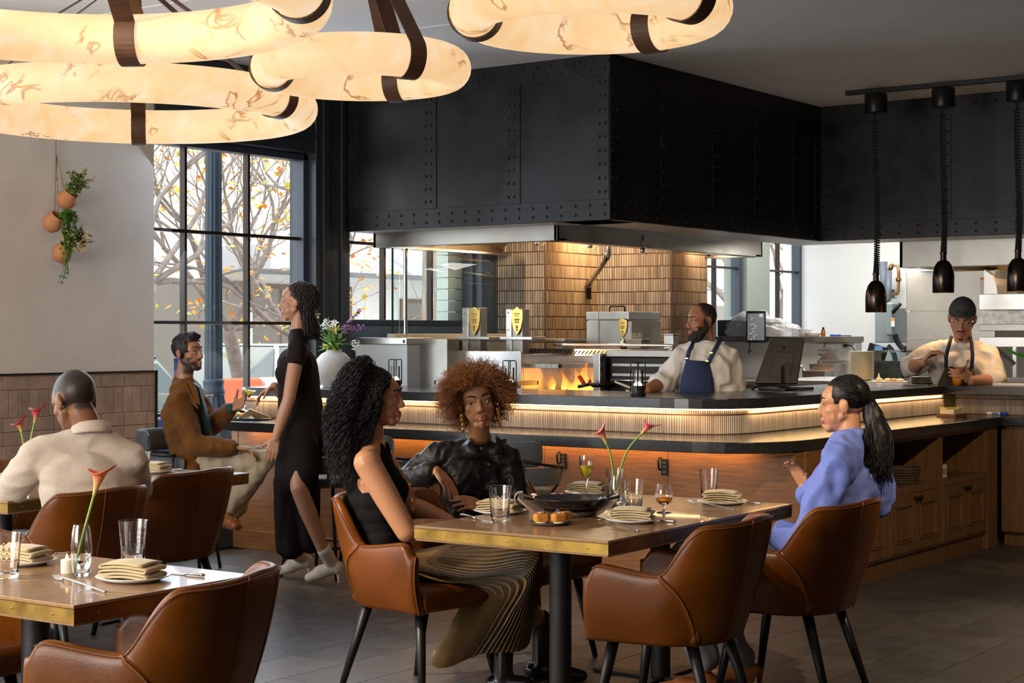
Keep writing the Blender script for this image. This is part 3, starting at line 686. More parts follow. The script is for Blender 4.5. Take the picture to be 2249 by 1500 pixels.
# ================================================================ LEATHER ARMCHAIRS
def make_chair(label):
    t = thing('armchair', label, 'armchair', (0, 0, 0), 0, 'cognac leather armchairs')
    hw, yf, yb, rc = .236, .215, -.225, .18
    ZB = .375
    L1 = yf - (yb + rc); La = rc * math.pi / 2; L2 = 2 * (hw - rc); LT = 2 * L1 + 2 * La + L2
    def base(s):
        d = s * LT
        if d < L1: return Vector((-hw, yf - d, 0)), Vector((-1, 0, 0))
        d -= L1
        if d < La:
            a = d / rc; c = Vector((-hw + rc, yb + rc, 0)); n = Vector((-math.cos(a), -math.sin(a), 0)); return c + n * rc, n
        d -= La
        if d < L2: return Vector((-hw + rc + d, yb, 0)), Vector((0, -1, 0))
        d -= L2
        if d < La:
            a = d / rc; c = Vector((hw - rc, yb + rc, 0)); n = Vector((math.sin(a), -math.cos(a), 0)); return c + n * rc, n
        d -= La
        return Vector((hw, yb + rc + d, 0)), Vector((1, 0, 0))
    def ss_(x): x = max(0, min(1, x)); return x * x * (3 - 2 * x)
    SJT, SJB = .235, .33
    def ztop(s):
        s = min(s, 1 - s)
        if s <= SJT: return .668 - .030 * ss_(s / SJT)
        return .638 + .186 * ss_((s - SJT) / .095) ** .85 + .012 * ss_((s - .33) / .17)
    def surf(s, t, side):      # side +1 outer, -1 inner ; t 0..1 bottom..top
        p, n = base(s); zt = ztop(s); z = ZB + (zt - ZB) * t
        m_ = min(s, 1 - s); bk_ = ss_((m_ - .16) / .22)
        fl = (.050 * (1 - bk_) + .115 * bk_) * ((z - ZB) / .45) ** 1.15
        bul = .016 * math.sin(math.pi * min(t, 1)) 
        th = .024 + .004 * math.sin(math.pi * t)
        q = p + n * (fl + bul + side * th) + Vector((0, 0, z))
        if m_ < .02: pass
        return q
    TT = [0, .06, .2, .4, .6, .8, .92]
    def section(sfun):
        loop = []
        for tt in TT: loop.append(surf(sfun(tt), tt, 1))
        loop.append(surf(sfun(1), .975, .8)); loop.append(surf(sfun(1), 1.0, .35)); loop.append(surf(sfun(1), 1.0, -.35)); loop.append(surf(sfun(1), .975, -.8))
        for tt in reversed(TT): loop.append(surf(sfun(tt), tt, -1))
        return loop
    def shell(name, f0, f1, n, front=None):
        rows = []
        for i in range(n + 1):
            u = i / n
            rows.append(section(lambda tt: lerp(f0(tt), f1(tt), u)))
        if front is not None:       # round the free front edge of an arm
            idx = 0 if front == 0 else -1
            base_row = rows[idx]; cen = []
            for k, p in enumerate(base_row): cen.append((p + base_row[len(base_row) - 1 - k]) / 2)
            ex = []
            for dpos, sc_ in ((.012, .78), (.019, .40)):
                r_ = []
                for k, p in enumerate(base_row):
                    q = cen[k] + (p - cen[k]) * sc_ + Vector((0, dpos, 0))
                    q.z = ZB + (q.z - ZB) * (1 - .012 * (1 - sc_)); r_.append(q)
                ex.append(r_)
            rows = (list(reversed(ex)) + rows) if front == 0 else (rows + ex)
        mb = MB().grid(rows, cv=True); nn = len(rows[0]); b0 = 0; e0 = (len(rows) - 1) * nn
        mb.f.append(tuple(range(nn))); mb.f.append(tuple(range(e0, e0 + nn))[::-1])
        return mb.build(name, leather, t, smooth=True, sub=1)
    # arm top front corner is rounded by lowering ztop near s = 0
    z_old = ztop
    def ztop(s, z_old=z_old):
        m_ = min(s, 1 - s); z = z_old(s)
        if m_ < .055: z -= .055 * (1 - math.sqrt(max(0, 1 - ((.055 - m_) / .055) ** 2)))
        return z
    j = lambda tt: lerp(SJB, SJT, tt)
    shell('arm', lambda tt: 0, j, 14, 0); shell('backrest', j, lambda tt: 1 - j(tt), 34); shell('arm', lambda tt: 1 - j(tt), lambda tt: 1, 14, -1)
    for sgn in (0, 1):
        pts = []
        for tt in [.07 + .093 * i for i in range(11)]:
            s = j(tt) if sgn == 0 else 1 - j(tt); pts.append(surf(s, tt, 1.03))
        MB().tube(pts, .0035, 6).build('seam', thread, t, smooth=True)
        pts = [surf(.43 if sgn == 0 else .57, tt, 1.0) for tt in [i / 10 for i in range(11)]]
        MB().tube(pts, .0022, 6).build('seam', thread, t, smooth=True)
    # stitch line round the top edge
    pts = [surf(.02 + .96 * i / 80, .972, .95) for i in range(81)]
    MB().tube(pts, .0022, 5).build('piping', thread, t, smooth=True)
    # seat
    rows = []
    for (ins, z) in ((.05, .372), (.012, .378), (0, .40), (0, .440), (.012, .462), (.05, .476), (.14, .482)):
        rows.append([((-.228 + ins) if sx < 0 else (.228 - ins), y_, z) for sx, y_ in ((-1, -.20 + ins), (1, -.20 + ins), (1, .242 - ins), (-1, .242 - ins))])
    mb = MB().grid(rows, cv=True); mb.f.append((0, 1, 2, 3)[::-1]); nn = len(rows) * 4; mb.f.append((nn - 4, nn - 3, nn - 2, nn - 1))
    mb.build('seat', leather, t, smooth=True, bevel=.02, seg=3)
    for sx in (-1, 1):
        for (ya, yb_) in ((.155, .225), (-.15, -.27)):
            a = Vector((sx * .168, ya, .385)); b = Vector((sx * .222, yb_, 0)); mid = a + (b - a) * .5
            MB().tube([a, mid, b], [.023, .0185, .0125], 14).build('leg', black_metal, t, smooth=True)
    return t
chair0 = make_chair('armchair')
CH = []
def chair(loc, deg, label):
    t = chair0 if not CH else copy_tree(chair0); CH.append(t); return place(t, (*loc, 0), math.radians(deg), label)
chair((-4.36, 5.43), -97, 'cognac leather armchair under the woman in black top and pleated skirt')
chair((-4.42, 6.28), -90, 'cognac leather armchair of the woman with curly auburn hair')
chair((-3.145, 5.395), 98, 'empty cognac leather armchair at near right of the main table')
chair((-3.08, 6.24), 94, 'cognac leather armchair under the woman in blue shirt')
chair((-3.63, 3.26), 111, 'cognac leather armchair at the lower left picture edge, back to camera')
chair((-5.95, 4.83), 98, 'cognac leather armchair under the man in cream polo')
chair((-6.34, 5.76), 100, 'empty cognac leather armchair between the cream polo man and brown jacket man')
chair((-7.15, 5.40), -90, 'cognac leather armchair far left beyond the red flowers')
chair((-4.75, 3.35), -92, 'cognac leather armchair in shadow pushed under the lower left table')

# ================================================================ TABLES
def table(label, fr, w, l, rz, posts):
    # origin at the near-right corner; table runs -x (width) and +y (length)
    t = thing('dining_table', label, 'table', (fr[0], fr[1], 0), rz)
    MB().box(-w, 0, .738, 0, l, .75).build('tabletop', tabletop_m, t, bevel=.003)
    MB().box(-w + .004, .004, .690, -.004, l - .004, .698).build('lower_lip', tabletop_m, t, bevel=.002)
    MB().box(-w + .006, .006, .698, -.006, l - .006, .738).build('apron', oak_dk, t)
    e = .001
    MB().box(-w + .001, e, .6985, -.001, .006, .7375).build('edge_band', brass, t)
    MB().box(-.006, .006, .6985, -.001, l - .006, .7375).build('edge_band', brass_shaded, t)
    MB().box(-w + .001, .006, .6985, -w + .006, l - .006, .7375).build('edge_band', brass_shaded, t)
    sm = MB().lathe([(.0045, 0), (.004, .0018), (.001, .0025)], 8).mesh('screw'); sm.materials.append(brass)
    k = max(3, int(w / .17))
    for i in range(k): o = inst('screw', sm, t, (-w + w * (i + .5) / k, e, .718), (math.pi / 2, 0, 0))
    k = int(l / .17)
    for i in range(k): o = inst('screw', sm, t, (-.001, l * (i + .5) / k, .718), (0, math.pi / 2, 0))
    for (px_, py_) in posts:
        MB().lathe([(.044, .012), (.044, .69)], 24, (px_, py_, 0)).build('post', black_tex, t, smooth=True, auto=40)
        MB().lathe([(.10, .68), (.10, .69)], 24, (px_, py_, 0)).build('top_plate', black_tex, t)
        MB().box(px_ - .32, py_ - .04, 0.002, px_ + .32, py_ + .04, .014).build('foot_bar', black_tex, t, bevel=.003); MB().box(px_ - .04, py_ - .26, .002, px_ + .04, py_ + .26, .0135).build('foot_bar', black_tex, t, bevel=.003)
    return t
black_tex = M('textured_black', (.014, .014, .015), .45, .2, bump=.25, bscale=400)
table('oak dining table with brass edge in the middle, set with food', (-3.225, 5.085), .885, 1.585, math.radians(1.6), [(-.44, .37), (-.44, 1.18)])
table('small oak table with brass edge at lower left', (-3.66, 3.02), .88, .715, math.radians(1), [(-.60, .36)])
table('oak table at the left, behind the man in cream polo', (-6.17, 4.72), .88, 1.75, math.radians(7), [(-.44, .4), (-.44, 1.3)])

# ================================================================ BAR STOOLS
def make_stool(label):
    t = thing('bar_stool', label, 'bar stool', (0, 0, 0), 0, 'charcoal bar stools')
    SZ = .655
    MB().lathe([(.12, SZ - .055), (.215, SZ - .05), (.228, SZ - .03), (.222, SZ - .005), (.18, SZ + .004), (.01, SZ + .006)], 28).build('seat', grey_ups, t, smooth=True)
    MB().lathe([(.20, SZ - .066), (.212, SZ - .06), (.21, SZ - .05), (.18, SZ - .05)], 28).build('seat_base', oak, t, smooth=True)
    def pad(name, R, a0, a1, z0, z1, th=.038, tap=0):
        rows = []; n = 26
        for i in range(n + 1):
            u = i / n; a = math.radians(lerp(a0, a1, u)); e = min(u, 1 - u); k = min(1, (e / .1)) ; sh = math.sqrt(max(.02, 1 - (1 - k) ** 2))
            zc = (z0 + z1) / 2; hh = (z1 - z0) / 2 * (.55 + .45 * sh) - tap * (1 - math.cos(math.radians(lerp(a0, a1, u) + 90))) * .5
            row = []
            for k2 in range(14):
                b = 2 * math.pi * k2 / 14; cc, s_ = math.cos(b), math.sin(b)
                cc = math.copysign(abs(cc) ** .6, cc); s_ = math.copysign(abs(s_) ** .6, s_)
                r_ = R + th / 2 * cc * (.4 + .6 * sh); row.append((r_ * math.cos(a), r_ * math.sin(a), zc + hh * s_))
            rows.append(row)
        mb = MB().grid(rows, cv=True); mb.f.append(tuple(range(14))); mb.f.append(tuple(range(n * 14, n * 14 + 14))[::-1])
        mb.build(name, grey_ups, t, smooth=True)
    pad('back_pad', .255, -152, -28, .80, .955)
    pad('arm_pad', .262, -205, 25, .685, .795)
    pts = [(.285 * math.cos(math.radians(a)), .285 * math.sin(math.radians(a)), .80 + .06 * max(0, math.sin(math.radians(-a))) ** 2) for a in range(-195, 16, 10)]
    MB().tube(pts, .009, 8).build('back_rail', black_metal, t, smooth=True)
    for a in (-190, -125, -55, 10):
        c_, s_ = math.cos(math.radians(a)), math.sin(math.radians(a)); MB().tube([(.285 * c_, .285 * s_, .81), (.27 * c_, .27 * s_, .70), (.20 * c_, .20 * s_, .60)], .008, 8).build('upright', black_metal, t, smooth=True)
    for sx in (-1, 1):
        for sy in (-1, 1):
            MB().tube([(sx * .13, sy * .13, SZ - .06), (sx * .20, sy * .20, 0)], .011, 10).build('leg', black_metal, t, smooth=True)
    r_ = .183
    for (a, b) in (((-r_, -r_), (r_, -r_)), ((r_, -r_), (r_, r_)), ((r_, r_), (-r_, r_)), ((-r_, r_), (-r_, -r_))):
        MB().tube([(*a, .20), (*b, .20)], .009, 8).build('footrest', black_metal, t, smooth=True)
    return t
stool0 = make_stool('charcoal bar stool under the man in brown corduroy jacket')
place(stool0, (-7.83, 7.30, 0), math.radians(-62)); stool0.scale = (1, 1, .94)
for (px, deg, lab) in ((716, 10, 'charcoal bar stool behind the walking woman in the dark dress'), (842, -8, 'charcoal bar stool between the two seated women in black'), (1128, 12, 'charcoal bar stool to the right of the woman with auburn hair')):
    q = PY(px, 1000, 7.74); place(copy_tree(stool0), (q.x, q.y, 0), math.radians(deg), lab)
# ================================================================ KITCHEN EQUIPMENT
def shield(t, p, nrm, s=.055, name='brass_badge'):
    nrm = Vector(nrm).normalized(); r_ = nrm.cross(UP).normalized() * -1
    prof = [(-.0, 1.25), (.5, 1.0), (1.0, .92), (1.0, .1), (.72, -.7), (0, -1.35), (-.72, -.7), (-1.0, .1), (-1.0, .92), (-.5, 1.0)]
    o = MB().prism([p + r_ * a * s * .62 + UP * b * s for a, b in prof], nrm * .012).build(name, gold, t, world=True, bevel=.003)
    em = MB()
    for (b, w, h_) in ((.62, .6, .07), (.42, .35, .05), (.12, .5, .14), (-.12, .42, .10), (-.5, .2, .22), (-.8, .14, .14)):
        em.cbox(p + UP * b * s + nrm * .0135, (.001, .001, .001))
        a0 = p + UP * b * s + nrm * .012; q = [a0 - r_ * w * s * .5 - UP * h_ * s, a0 + r_ * w * s * .5 - UP * h_ * s, a0 + r_ * w * s * .5 + UP * h_ * s * .3, a0 - r_ * w * s * .5 + UP * h_ * s * .3]
        em.prism(q, nrm * .003)
    em.build('emblem', brass, o).location = -Vector(t.location); return o
gr = thing('charcoal_grill', 'large stainless open-fire grill with raised grates behind the counter', 'grill', (-7.0, 10.2, 0))
MB().box(-8.03, 9.88, .2, -7.02, 9.91, 1.372).build('side_panel', ss, gr, world=True, bevel=.004)
MB().box(-7.045, 9.91, .2, -7.02, 10.5, 1.35).build('side_panel', ss, gr, world=True, bevel=.003)
MB().box(-7.42, 10.50, .9, -6.40, 10.53, 1.345).build('back_panel', ss, gr, world=True)
MB().hexa([(-7.42, 10.46, 1.335), (-6.44, 10.46, 1.335), (-6.44, 10.53, 1.335), (-7.42, 10.53, 1.335), (-7.40, 10.515, 1.385), (-6.46, 10.515, 1.385), (-6.46, 10.55, 1.385), (-7.40, 10.55, 1.385)]).build('vent_rail', white_m if False else ss, gr, world=True)
sl_ = MB()
for k in range(27):
    x = -7.36 + k * .034
    sl_.hexa([(x, 10.468, 1.345), (x + .007, 10.468, 1.345), (x + .007, 10.472, 1.345), (x, 10.472, 1.345), (x + .008, 10.497, 1.372), (x + .015, 10.497, 1.372), (x + .015, 10.50, 1.372), (x + .008, 10.50, 1.372)])
o_ = sl_.build('vent_slots', M('slot_black', (.01, .01, .01), .8), gr, world=True); o_['kind'] = 'stuff'
MB().box(-6.44, 9.95, .2, -6.38, 10.53, 1.36).build('side_panel', ss, gr, world=True, bevel=.006)
MB().box(-7.42, 10.0, .2, -6.40, 10.50, 1.02).build('firebox', M('fire_brick', (.20, .12, .08), .8, var=.3), gr, world=True)
def grate(px0, px1, px2, y0, y1, y2, z):
    a = PZ(px0, y0, z) if False else None
for (x0, x1, z, ya, yb_) in ((-7.62, -6.72, 1.28, 9.95, 10.40), (-7.62, -6.98, 1.155, 9.62, 10.05)):
    g_ = MB().box(x0, ya, z - .03, x1, ya + .018, z).box(x0, yb_ - .018, z - .03, x1, yb_, z).box(x0, ya, z - .03, x0 + .018, yb_, z).box(x1 - .018, ya, z - .03, x1, yb_, z)
    g_.build('grate_frame', ss_dark, gr, world=True, bevel=.002)
    g_ = MB()
    for k in range(18): g_.box(x0 + .02 + k * (x1 - x0 - .05) / 17, ya, z - .015, x0 + .026 + k * (x1 - x0 - .05) / 17, yb_, z - .006)
    g_.build('grate_bars', ss_dark, gr, world=True)
MB().prism([(-7.06, 9.6, 1.15), (-6.99, 9.6, 1.15), (-6.99, 9.6, 1.20), (-7.06, 9.6, 1.245)], (0, .05, 0)).build('bracket', ss, gr, world=True)
coal = MB(); rc_ = random.Random(2)
for k in range(60):
    coal.ell((-7.35 + rc_.random() * .85, 10.05 + rc_.random() * .4, 1.03 + rc_.random() * .02), (rc_.uniform(.02, .04), rc_.uniform(.02, .04), .02), n=6, m=4)
o_ = coal.build('coals', M('coals', (.03, .02, .015), .9, emis=(1, .2, .02), es=.6), gr, world=True); o_['kind'] = 'stuff'
def fire_mat():
    m = bpy.data.materials.new('flame'); m.use_nodes = True; n = m.node_tree.nodes; l = m.node_tree.links; n.clear()
    o = n.new('ShaderNodeOutputMaterial'); mx = n.new('ShaderNodeMixShader'); t = n.new('ShaderNodeBsdfTransparent'); e = n.new('ShaderNodeEmission')
    tc = n.new('ShaderNodeTexCoord'); sp_ = n.new('ShaderNodeSeparateXYZ'); l.new(tc.outputs['Generated'], sp_.inputs[0])
    r = n.new('ShaderNodeValToRGB'); r.color_ramp.elements[0].color = (1, .55, .10, 1); r.color_ramp.elements[1].color = (1, .12, .01, 1); l.new(sp_.outputs['Z'], r.inputs['Fac']); l.new(r.outputs['Color'], e.inputs['Color']); e.inputs['Strength'].default_value = 1.7
    mr = n.new('ShaderNodeMapRange'); mr.inputs['To Min'].default_value = .9; mr.inputs['To Max'].default_value = .12; l.new(sp_.outputs['Z'], mr.inputs['Value'])
    l.new(mr.outputs['Result'], mx.inputs['Fac']); l.new(t.outputs['BSDF'], mx.inputs[1]); l.new(e.outputs['Emission'], mx.inputs[2]); l.new(mx.outputs['Shader'], o.inputs['Surface']); return m
flame = fire_mat()
for (px, h_, w) in ((1190, .16, .035), (1200, .11, .03), (1213, .13, .03), (1238, .15, .035), (1262, .12, .04), (1270, .17, .05), (1285, .22, .055), (1252, .09, .04), (1300, .14, .05)):
    b = PY(px, 852, 10.28); rows = []
    for i in range(9):
        u = i / 8; rr = w * math.sin(math.pi * (.18 + .82 * u)) * (1 - .55 * u); sw = .03 * math.sin(u * 4 + px) * u
        rows.append([b + Vector((math.cos(a) * rr + sw, math.sin(a) * rr * .6, h_ * u - .02)) for a in [2 * math.pi * k / 8 for k in range(8)]])
    MB().grid(rows, cv=True).build('flame', flame, gr, world=True, smooth=True)
light('grill_fire', 'POINT', (-6.95, 10.15, 1.18), .6, (1, .35, .06), radius=.12)
MB().tube([PY(1272, 826, 10.1), PY(1284, 845, 10.1)], .016, 8).build('tong_handle', M('red_silicone', (.6, .03, .02), .4), gr, world=True, smooth=True)
t = thing('cast_iron_pan', 'small black pan with red-tipped handle on the grill edge', 'pan', PY(1318, 850, 9.95))
MB().lathe([(.06, 0), (.085, .03), (.08, .03), (.058, .004)], 20).build('bowl', black_metal, t, smooth=True); MB().tube([(-.07, -.02, .02), (-.16, -.04, .0)], .012, 8).build('handle', black_metal, t, smooth=True); MB().tube([(-.04, -.06, .035), (-.055, -.065, .045)], .014, 8).build('handle_tip', M('red_silicone', (.6, .03, .02), .4), t, smooth=True)
# crank towers with badges
for i, (pl, pr, pt, lab) in enumerate(((1015, 1053, 676, 'left stainless crank tower with brass shield badge on the grill'), (1111, 1146, 679, 'right stainless crank tower with brass shield badge on the grill'))):
    a = PY(pl, pt, 10.2); b = PY(pr, 735, 10.2); c = (a + b) / 2
    t = thing('grill_tower', lab, 'grill tower', (c.x, 10.2, 1.05), 0, 'grill crank towers')
    xm = lerp(a.x, b.x, .42)
    MB().box(a.x, 10.2, 1.05, xm - .01, 10.32, a.z).build('channel', ss, t, world=True, bevel=.004)
    MB().box(xm - .01, 10.21, 1.05, b.x, 10.30, a.z).build('column', ss_dark, t, world=True, bevel=.004)
    shield(t, Vector((lerp(a.x, b.x, .72), 10.205, 1.60)), (0, -1, 0), .085)
    for z in (1.66, 1.53): MB().lathe([(.008, 0), (.008, .004), (.004, .006)], 10, (a.x + .02, 10.2, z), Matrix.Rotation(math.pi / 2, 3, 'X')).build('bolt', silver, t, world=True)
    MB().box(a.x - .03, 10.16, 1.455, b.x + .12, 10.34, 1.478).build('shelf_plate', ss, t, world=True, bevel=.003)
t = thing('steel_shelf', 'narrow steel shelf running behind the crank towers', 'shelf', (-7.6, 10.6, 1.44)); MB().box(-8.1, 10.45, 1.44, -7.02, 10.75, 1.462).build('board', ss_dark, t, world=True, bevel=.003); MB().box(-8.0, 10.5, .9, -7.95, 10.7, 1.44).build('leg', ss_dark, t, world=True); MB().box(-7.15, 10.55, .9, -7.1, 10.7, 1.44).build('leg', ss_dark, t, world=True)
# fire cabinet with badge
a = PY(1288, 685, 10.9); b = PY(1387, 770, 10.9)
t = thing('smoker_box', 'stainless box with lid, brass badge and round vent knob on the grill back', 'smoker box', ((a.x + b.x) / 2, 11.05, 1.371))
xc = lerp(a.x, b.x, .72)
MB().box(a.x, 10.9, 1.371, b.x - .02, 11.35, a.z - .075).build('body', M('galvanised', (.50, .52, .51), .38, .85, var=.15, vscale=4), t, world=True, bevel=.003)
MB().box(a.x + .01, 10.91, a.z - .075, b.x - .03, 11.33, a.z - .06).build('gap_seal', ss_dark, t, world=True)
MB().box(a.x, 10.895, a.z - .06, b.x - .02, 11.36, a.z).build('lid', M('galvanised', (.50, .52, .51), .38, .85, var=.15, vscale=4), t, world=True, bevel=.003)
hx = lerp(a.x, b.x, .38); MB().tube([(hx - .07, 11.1, a.z), (hx - .07, 11.1, a.z + .035), (hx - .06, 11.1, a.z + .045), (hx + .06, 11.1, a.z + .045), (hx + .07, 11.1, a.z + .035), (hx + .07, 11.1, a.z)], .007, 8).build('handle', black_metal, t, world=True, smooth=True)
MB().box(lerp(a.x, b.x, .28) - .002, 10.892, 1.371, lerp(a.x, b.x, .28) + .002, 10.90, a.z).build('seam', ss_dark, t, world=True)
# right side face (x plane) carries the badge and knob
MB().box(b.x - .02, 10.9, 1.371, b.x, 11.34, a.z - .075).build('side_plate', ss_dark, t, world=True)
shield(t, Vector((lerp(a.x, b.x, .83), 10.895, 1.55)), (0, -1, 0), .06)
MB().lathe([(.045, 0), (.045, .012), (.03, .02), (.028, .035), (.004, .038)], 18, (lerp(a.x, b.x, .86), 10.895, 1.42), Matrix.Rotation(math.pi / 2, 3, 'X')).build('vent_knob', silver, t, world=True, smooth=True)
# range / oven right of the grill
t = thing('range_oven', 'black-fronted commercial range right of the grill', 'oven', (-6.0, 10.3, 0))
MB().box(-6.36, 10.05, .1, -5.75, 10.7, 1.335).build('body', M('oven_black', (.015, .014, .013), .3, .3), t, world=True, bevel=.006)
MB().box(-6.36, 10.0, 1.335, -5.72, 10.7, 1.385).build('top', ss_dark, t, world=True, bevel=.006)
for z in (1.27, 1.2): MB().box(-6.33, 10.035, z, -5.78, 10.05, z + .018).build('trim_rail', ss_dark, t, world=True)
MB().tube([(-6.30, 10.0, 1.17), (-6.30, 9.97, 1.17), (-5.8, 9.97, 1.17), (-5.8, 10.0, 1.17)], .010, 8).build('handle', ss, t, world=True, smooth=True)
for k in range(3): MB().lathe([(.024, 0), (.022, .03), (.004, .034)], 14, (-6.2 + k * .16, 10.05, 1.09), Matrix.Rotation(math.pi / 2, 3, 'X')).build('knob', ss, t, world=True, smooth=True)
p = PY(1455, 768, 10.2); t = thing('poker_rod', 'bent steel poker lying along the range top', 'rod', p)
MB().tube(smoothpath([(-1.0, .1, .03), (-.3, .05, .03), (.05, .0, .03), (.10, -.02, .015), (.06, -.03, -.005), (-.05, -.04, -.01), (-.10, -.05, -.02), (-.10, -.05, -.07)], 5), .010, 8).build('rod', silver, t, smooth=True)
p = PY(1400, 765, 10.6); t = thing('loaf_pan', 'small dark pan with wire basket on the range', 'pan', p)
MB().hexa([(-.06, -.05, 0), (.06, -.05, 0), (.06, .05, 0), (-.06, .05, 0), (-.075, -.06, .07), (.075, -.06, .07), (.075, .06, .07), (-.075, .06, .07)]).build('pan', ss_dark, t, bevel=.004)
w_ = MB()
for k in range(9): w_.tube([(-.07 + k * .0175, -.05, .07), (-.07 + k * .0175, -.05, .11)], .003, 5)
w_.tube([(-.07, -.05, .11), (.07, -.05, .11)], .003, 5).tube([(-.07, -.05, .09), (.07, -.05, .09)], .003, 5).build('wire_basket', silver, t)
p = PY(1474, 766, 10.7); t = thing('steel_canister', 'square steel canister beside the tile corner', 'canister', p); MB().box(-.04, -.04, 0, .04, .04, .10).build('body', ss, t, bevel=.003); MB().box(-.042, -.042, .10, .042, .042, .112).build('rim', ss_dark, t, bevel=.002)
# prep fridge at left
t = thing('prep_fridge', 'white and stainless prep fridge behind the vase', 'fridge', (-8.0, 9.9, 0))
MB().box(-8.37, 9.6, .1, -7.86, 9.9, 1.42).build('body', M('fridge_white', (.62, .66, .70), .4), t, world=True, bevel=.005); MB().box(-8.37, 9.58, 1.42, -7.85, 9.9, 1.47).build('top', ss, t, world=True, bevel=.005); MB().box(-7.885, 9.578, 1.43, -7.865, 9.581, 1.455).build('logo_plate', M('logo_blue', (.03, .05, .25), .4), t, world=True)
MB().box(-7.86, 9.75, .1, -7.60, 9.9, 1.46).build('side', ss_dark, t, world=True)
# glass screen on a low rail beyond the grill
t = thing('glass_screen', 'clear glass screen on a white rail before the kitchen window', 'glass screen', (-8.1, 10.6, 1.46))
g_ = MB().add([(-8.1, 9.72, 1.50), (-8.1, 11.44, 1.50), (-8.1, 11.44, 2.15), (-8.1, 9.72, 2.15)], [(0, 1, 2, 3)]).build('glass_panel', thin_glass('screen_glass', (.90, .97, .96)), t, world=True); MB().box(-8.107, 9.714, 1.50, -8.093, 9.722, 2.15).build('glass_edge', M('glass_edge_green', (.01, .06, .05), .2), t, world=True)
MB().box(-8.14, 9.70, 1.44, -8.06, 11.46, 1.50).build('rail', M('rail_cream', (.62, .55, .45), .5), t, world=True, bevel=.004); MB().box(-8.13, 9.72, .9, -8.08, 11.44, 1.44).build('low_wall', ss_dark, t, world=True)
p = PY(890, 700, 9.84); t = thing('hood_post', 'polished chrome post between the counter and the exhaust hood', 'post', (p.x, p.y, 1.05)); MB().lathe([(.017, 0), (.017, 1.10)], 18).build('tube', M('chrome', (.8, .8, .8), .08, 1), t, smooth=True, auto=40); MB().lathe([(.03, 1.085), (.03, 1.10)], 18).build('flange', ss, t)
# order tickets tucked on the hood edge
t = thing('order_tickets', 'row of cream printed paper sheets clipped inside the exhaust hood', 'paper sheets', (-6.72, 12.4, 2.2))
tk = M('ticket_paper', (.74, .66, .52), .8); ink = M('ticket_ink', (.25, .21, .16), .8)
for k in range(5):
    y0 = 11.05 + k * .36; o = MB().box(-6.705, y0, 2.19, -6.702, y0 + .345, 2.34).build('sheet', tk, t, world=True)
    im = MB(); rr = random.Random(k)
    for z in range(5): 
        a0 = y0 + .02 + rr.random() * .05; im.box(-6.7015, a0, 2.205 + z * .025, -6.701, a0 + .12 + rr.random() * .14, 2.210 + z * .025)
    im.build('printed_lines', ink, o).location = -Vector(t.location)
# ---- pony wall shelf and what stands on it (Y ~ 14.6)
t = thing('wall_shelf', 'long steel shelf on the white pony wall', 'shelf', (-7.2, 14.6, 1.42)); MB().box(-7.95, 14.38, 1.42, -6.50, 14.78, 1.475).build('board', ss_dark, t, world=True, bevel=.004); MB().box(-6.9, 14.55, 1.36, -6.62, 14.6, 1.40).build('rail', white_m, t, world=True)
SY = 14.52
p = PY(1613, 733, SY); t = thing('ticket_printer', 'black receipt printer on the shelf behind the bearded chef', 'printer', (p.x, SY, 1.475)); MB().box(-.16, -.06, 0, .04, .1, .16).build('body', M('printer_grey', (.06, .06, .075), .5), t, bevel=.01); MB().box(.04, -.065, 0, .10, .1, .15).build('cover', black_metal, t, bevel=.006); MB().box(.04, -.067, .10, .10, -.064, .115).build('slot', silver, t)
p = PY(1648, 732, SY - .08); t = thing('cable_bundle', 'tangle of black cables with a blue plug beside the screen', 'cables', (p.x, SY - .1, 1.475)); rr = random.Random(4)
for k in range(7): MB().tube(smoothpath([(rr.uniform(-.12, .08), rr.uniform(-.04, .04), rr.uniform(.01, .13)) for _ in range(6)], 5), .007, 6).build('cable', dark_rubber, t, smooth=True)
MB().box(-.10, -.05, .08, -.07, -.02, .11).build('plug', M('plug_blue', (.02, .10, .6), .4), t, bevel=.004)
a = PY(1643, 683, 14.25); b = PY(1678, 753, 14.25); t = thing('order_screen', 'portrait order screen hung in front of the wrapped plates', 'screen', (b.x, 14.25, a.z - .3)); 
Rz = Matrix.Rotation(math.radians(20), 3, 'Z'); cc = Vector(((a.x + b.x) / 2, 14.25, (a.z + b.z) / 2)); w_, h_ = .185, a.z - b.z
MB().cbox(cc, (w_, .03, h_), Rz).build('bezel', black_metal, t, world=True, bevel=.004); MB().cbox(cc + Rz @ Vector((0, -.016, 0)), (w_ - .025, .002, h_ - .05), Rz).build('display', M('screen_grey', (.10, .11, .115), .25, emis=(.3, .33, .35), es=.25), t, world=True)
im = MB(); rr = random.Random(8)
for k in range(14):
    q = cc + Rz @ Vector((rr.uniform(-.055, .0), -.018, rr.uniform(-h_ * .4, h_ * .35))); im.cbox(q, (rr.uniform(.01, .035), .001, .006), Rz)
im.cbox(cc + Rz @ Vector((.05, -.018, h_ * .36)), (.035, .001, .03), Rz); im.build('screen_text', M('screen_text', (.6, .6, .6), .5, emis=(.7, .72, .75), es=.4), t, world=True)['kind'] = 'stuff'
MB().cbox(cc + Vector((-.05, .05, -.08)), (.05, .10, .05)).tube([cc + Vector((-.09, .05, -.15)), cc + Vector((-.10, .04, -.25)), cc + Vector((-.06, .03, -.22))], .006, 6).build('mount', black_metal, t, world=True)
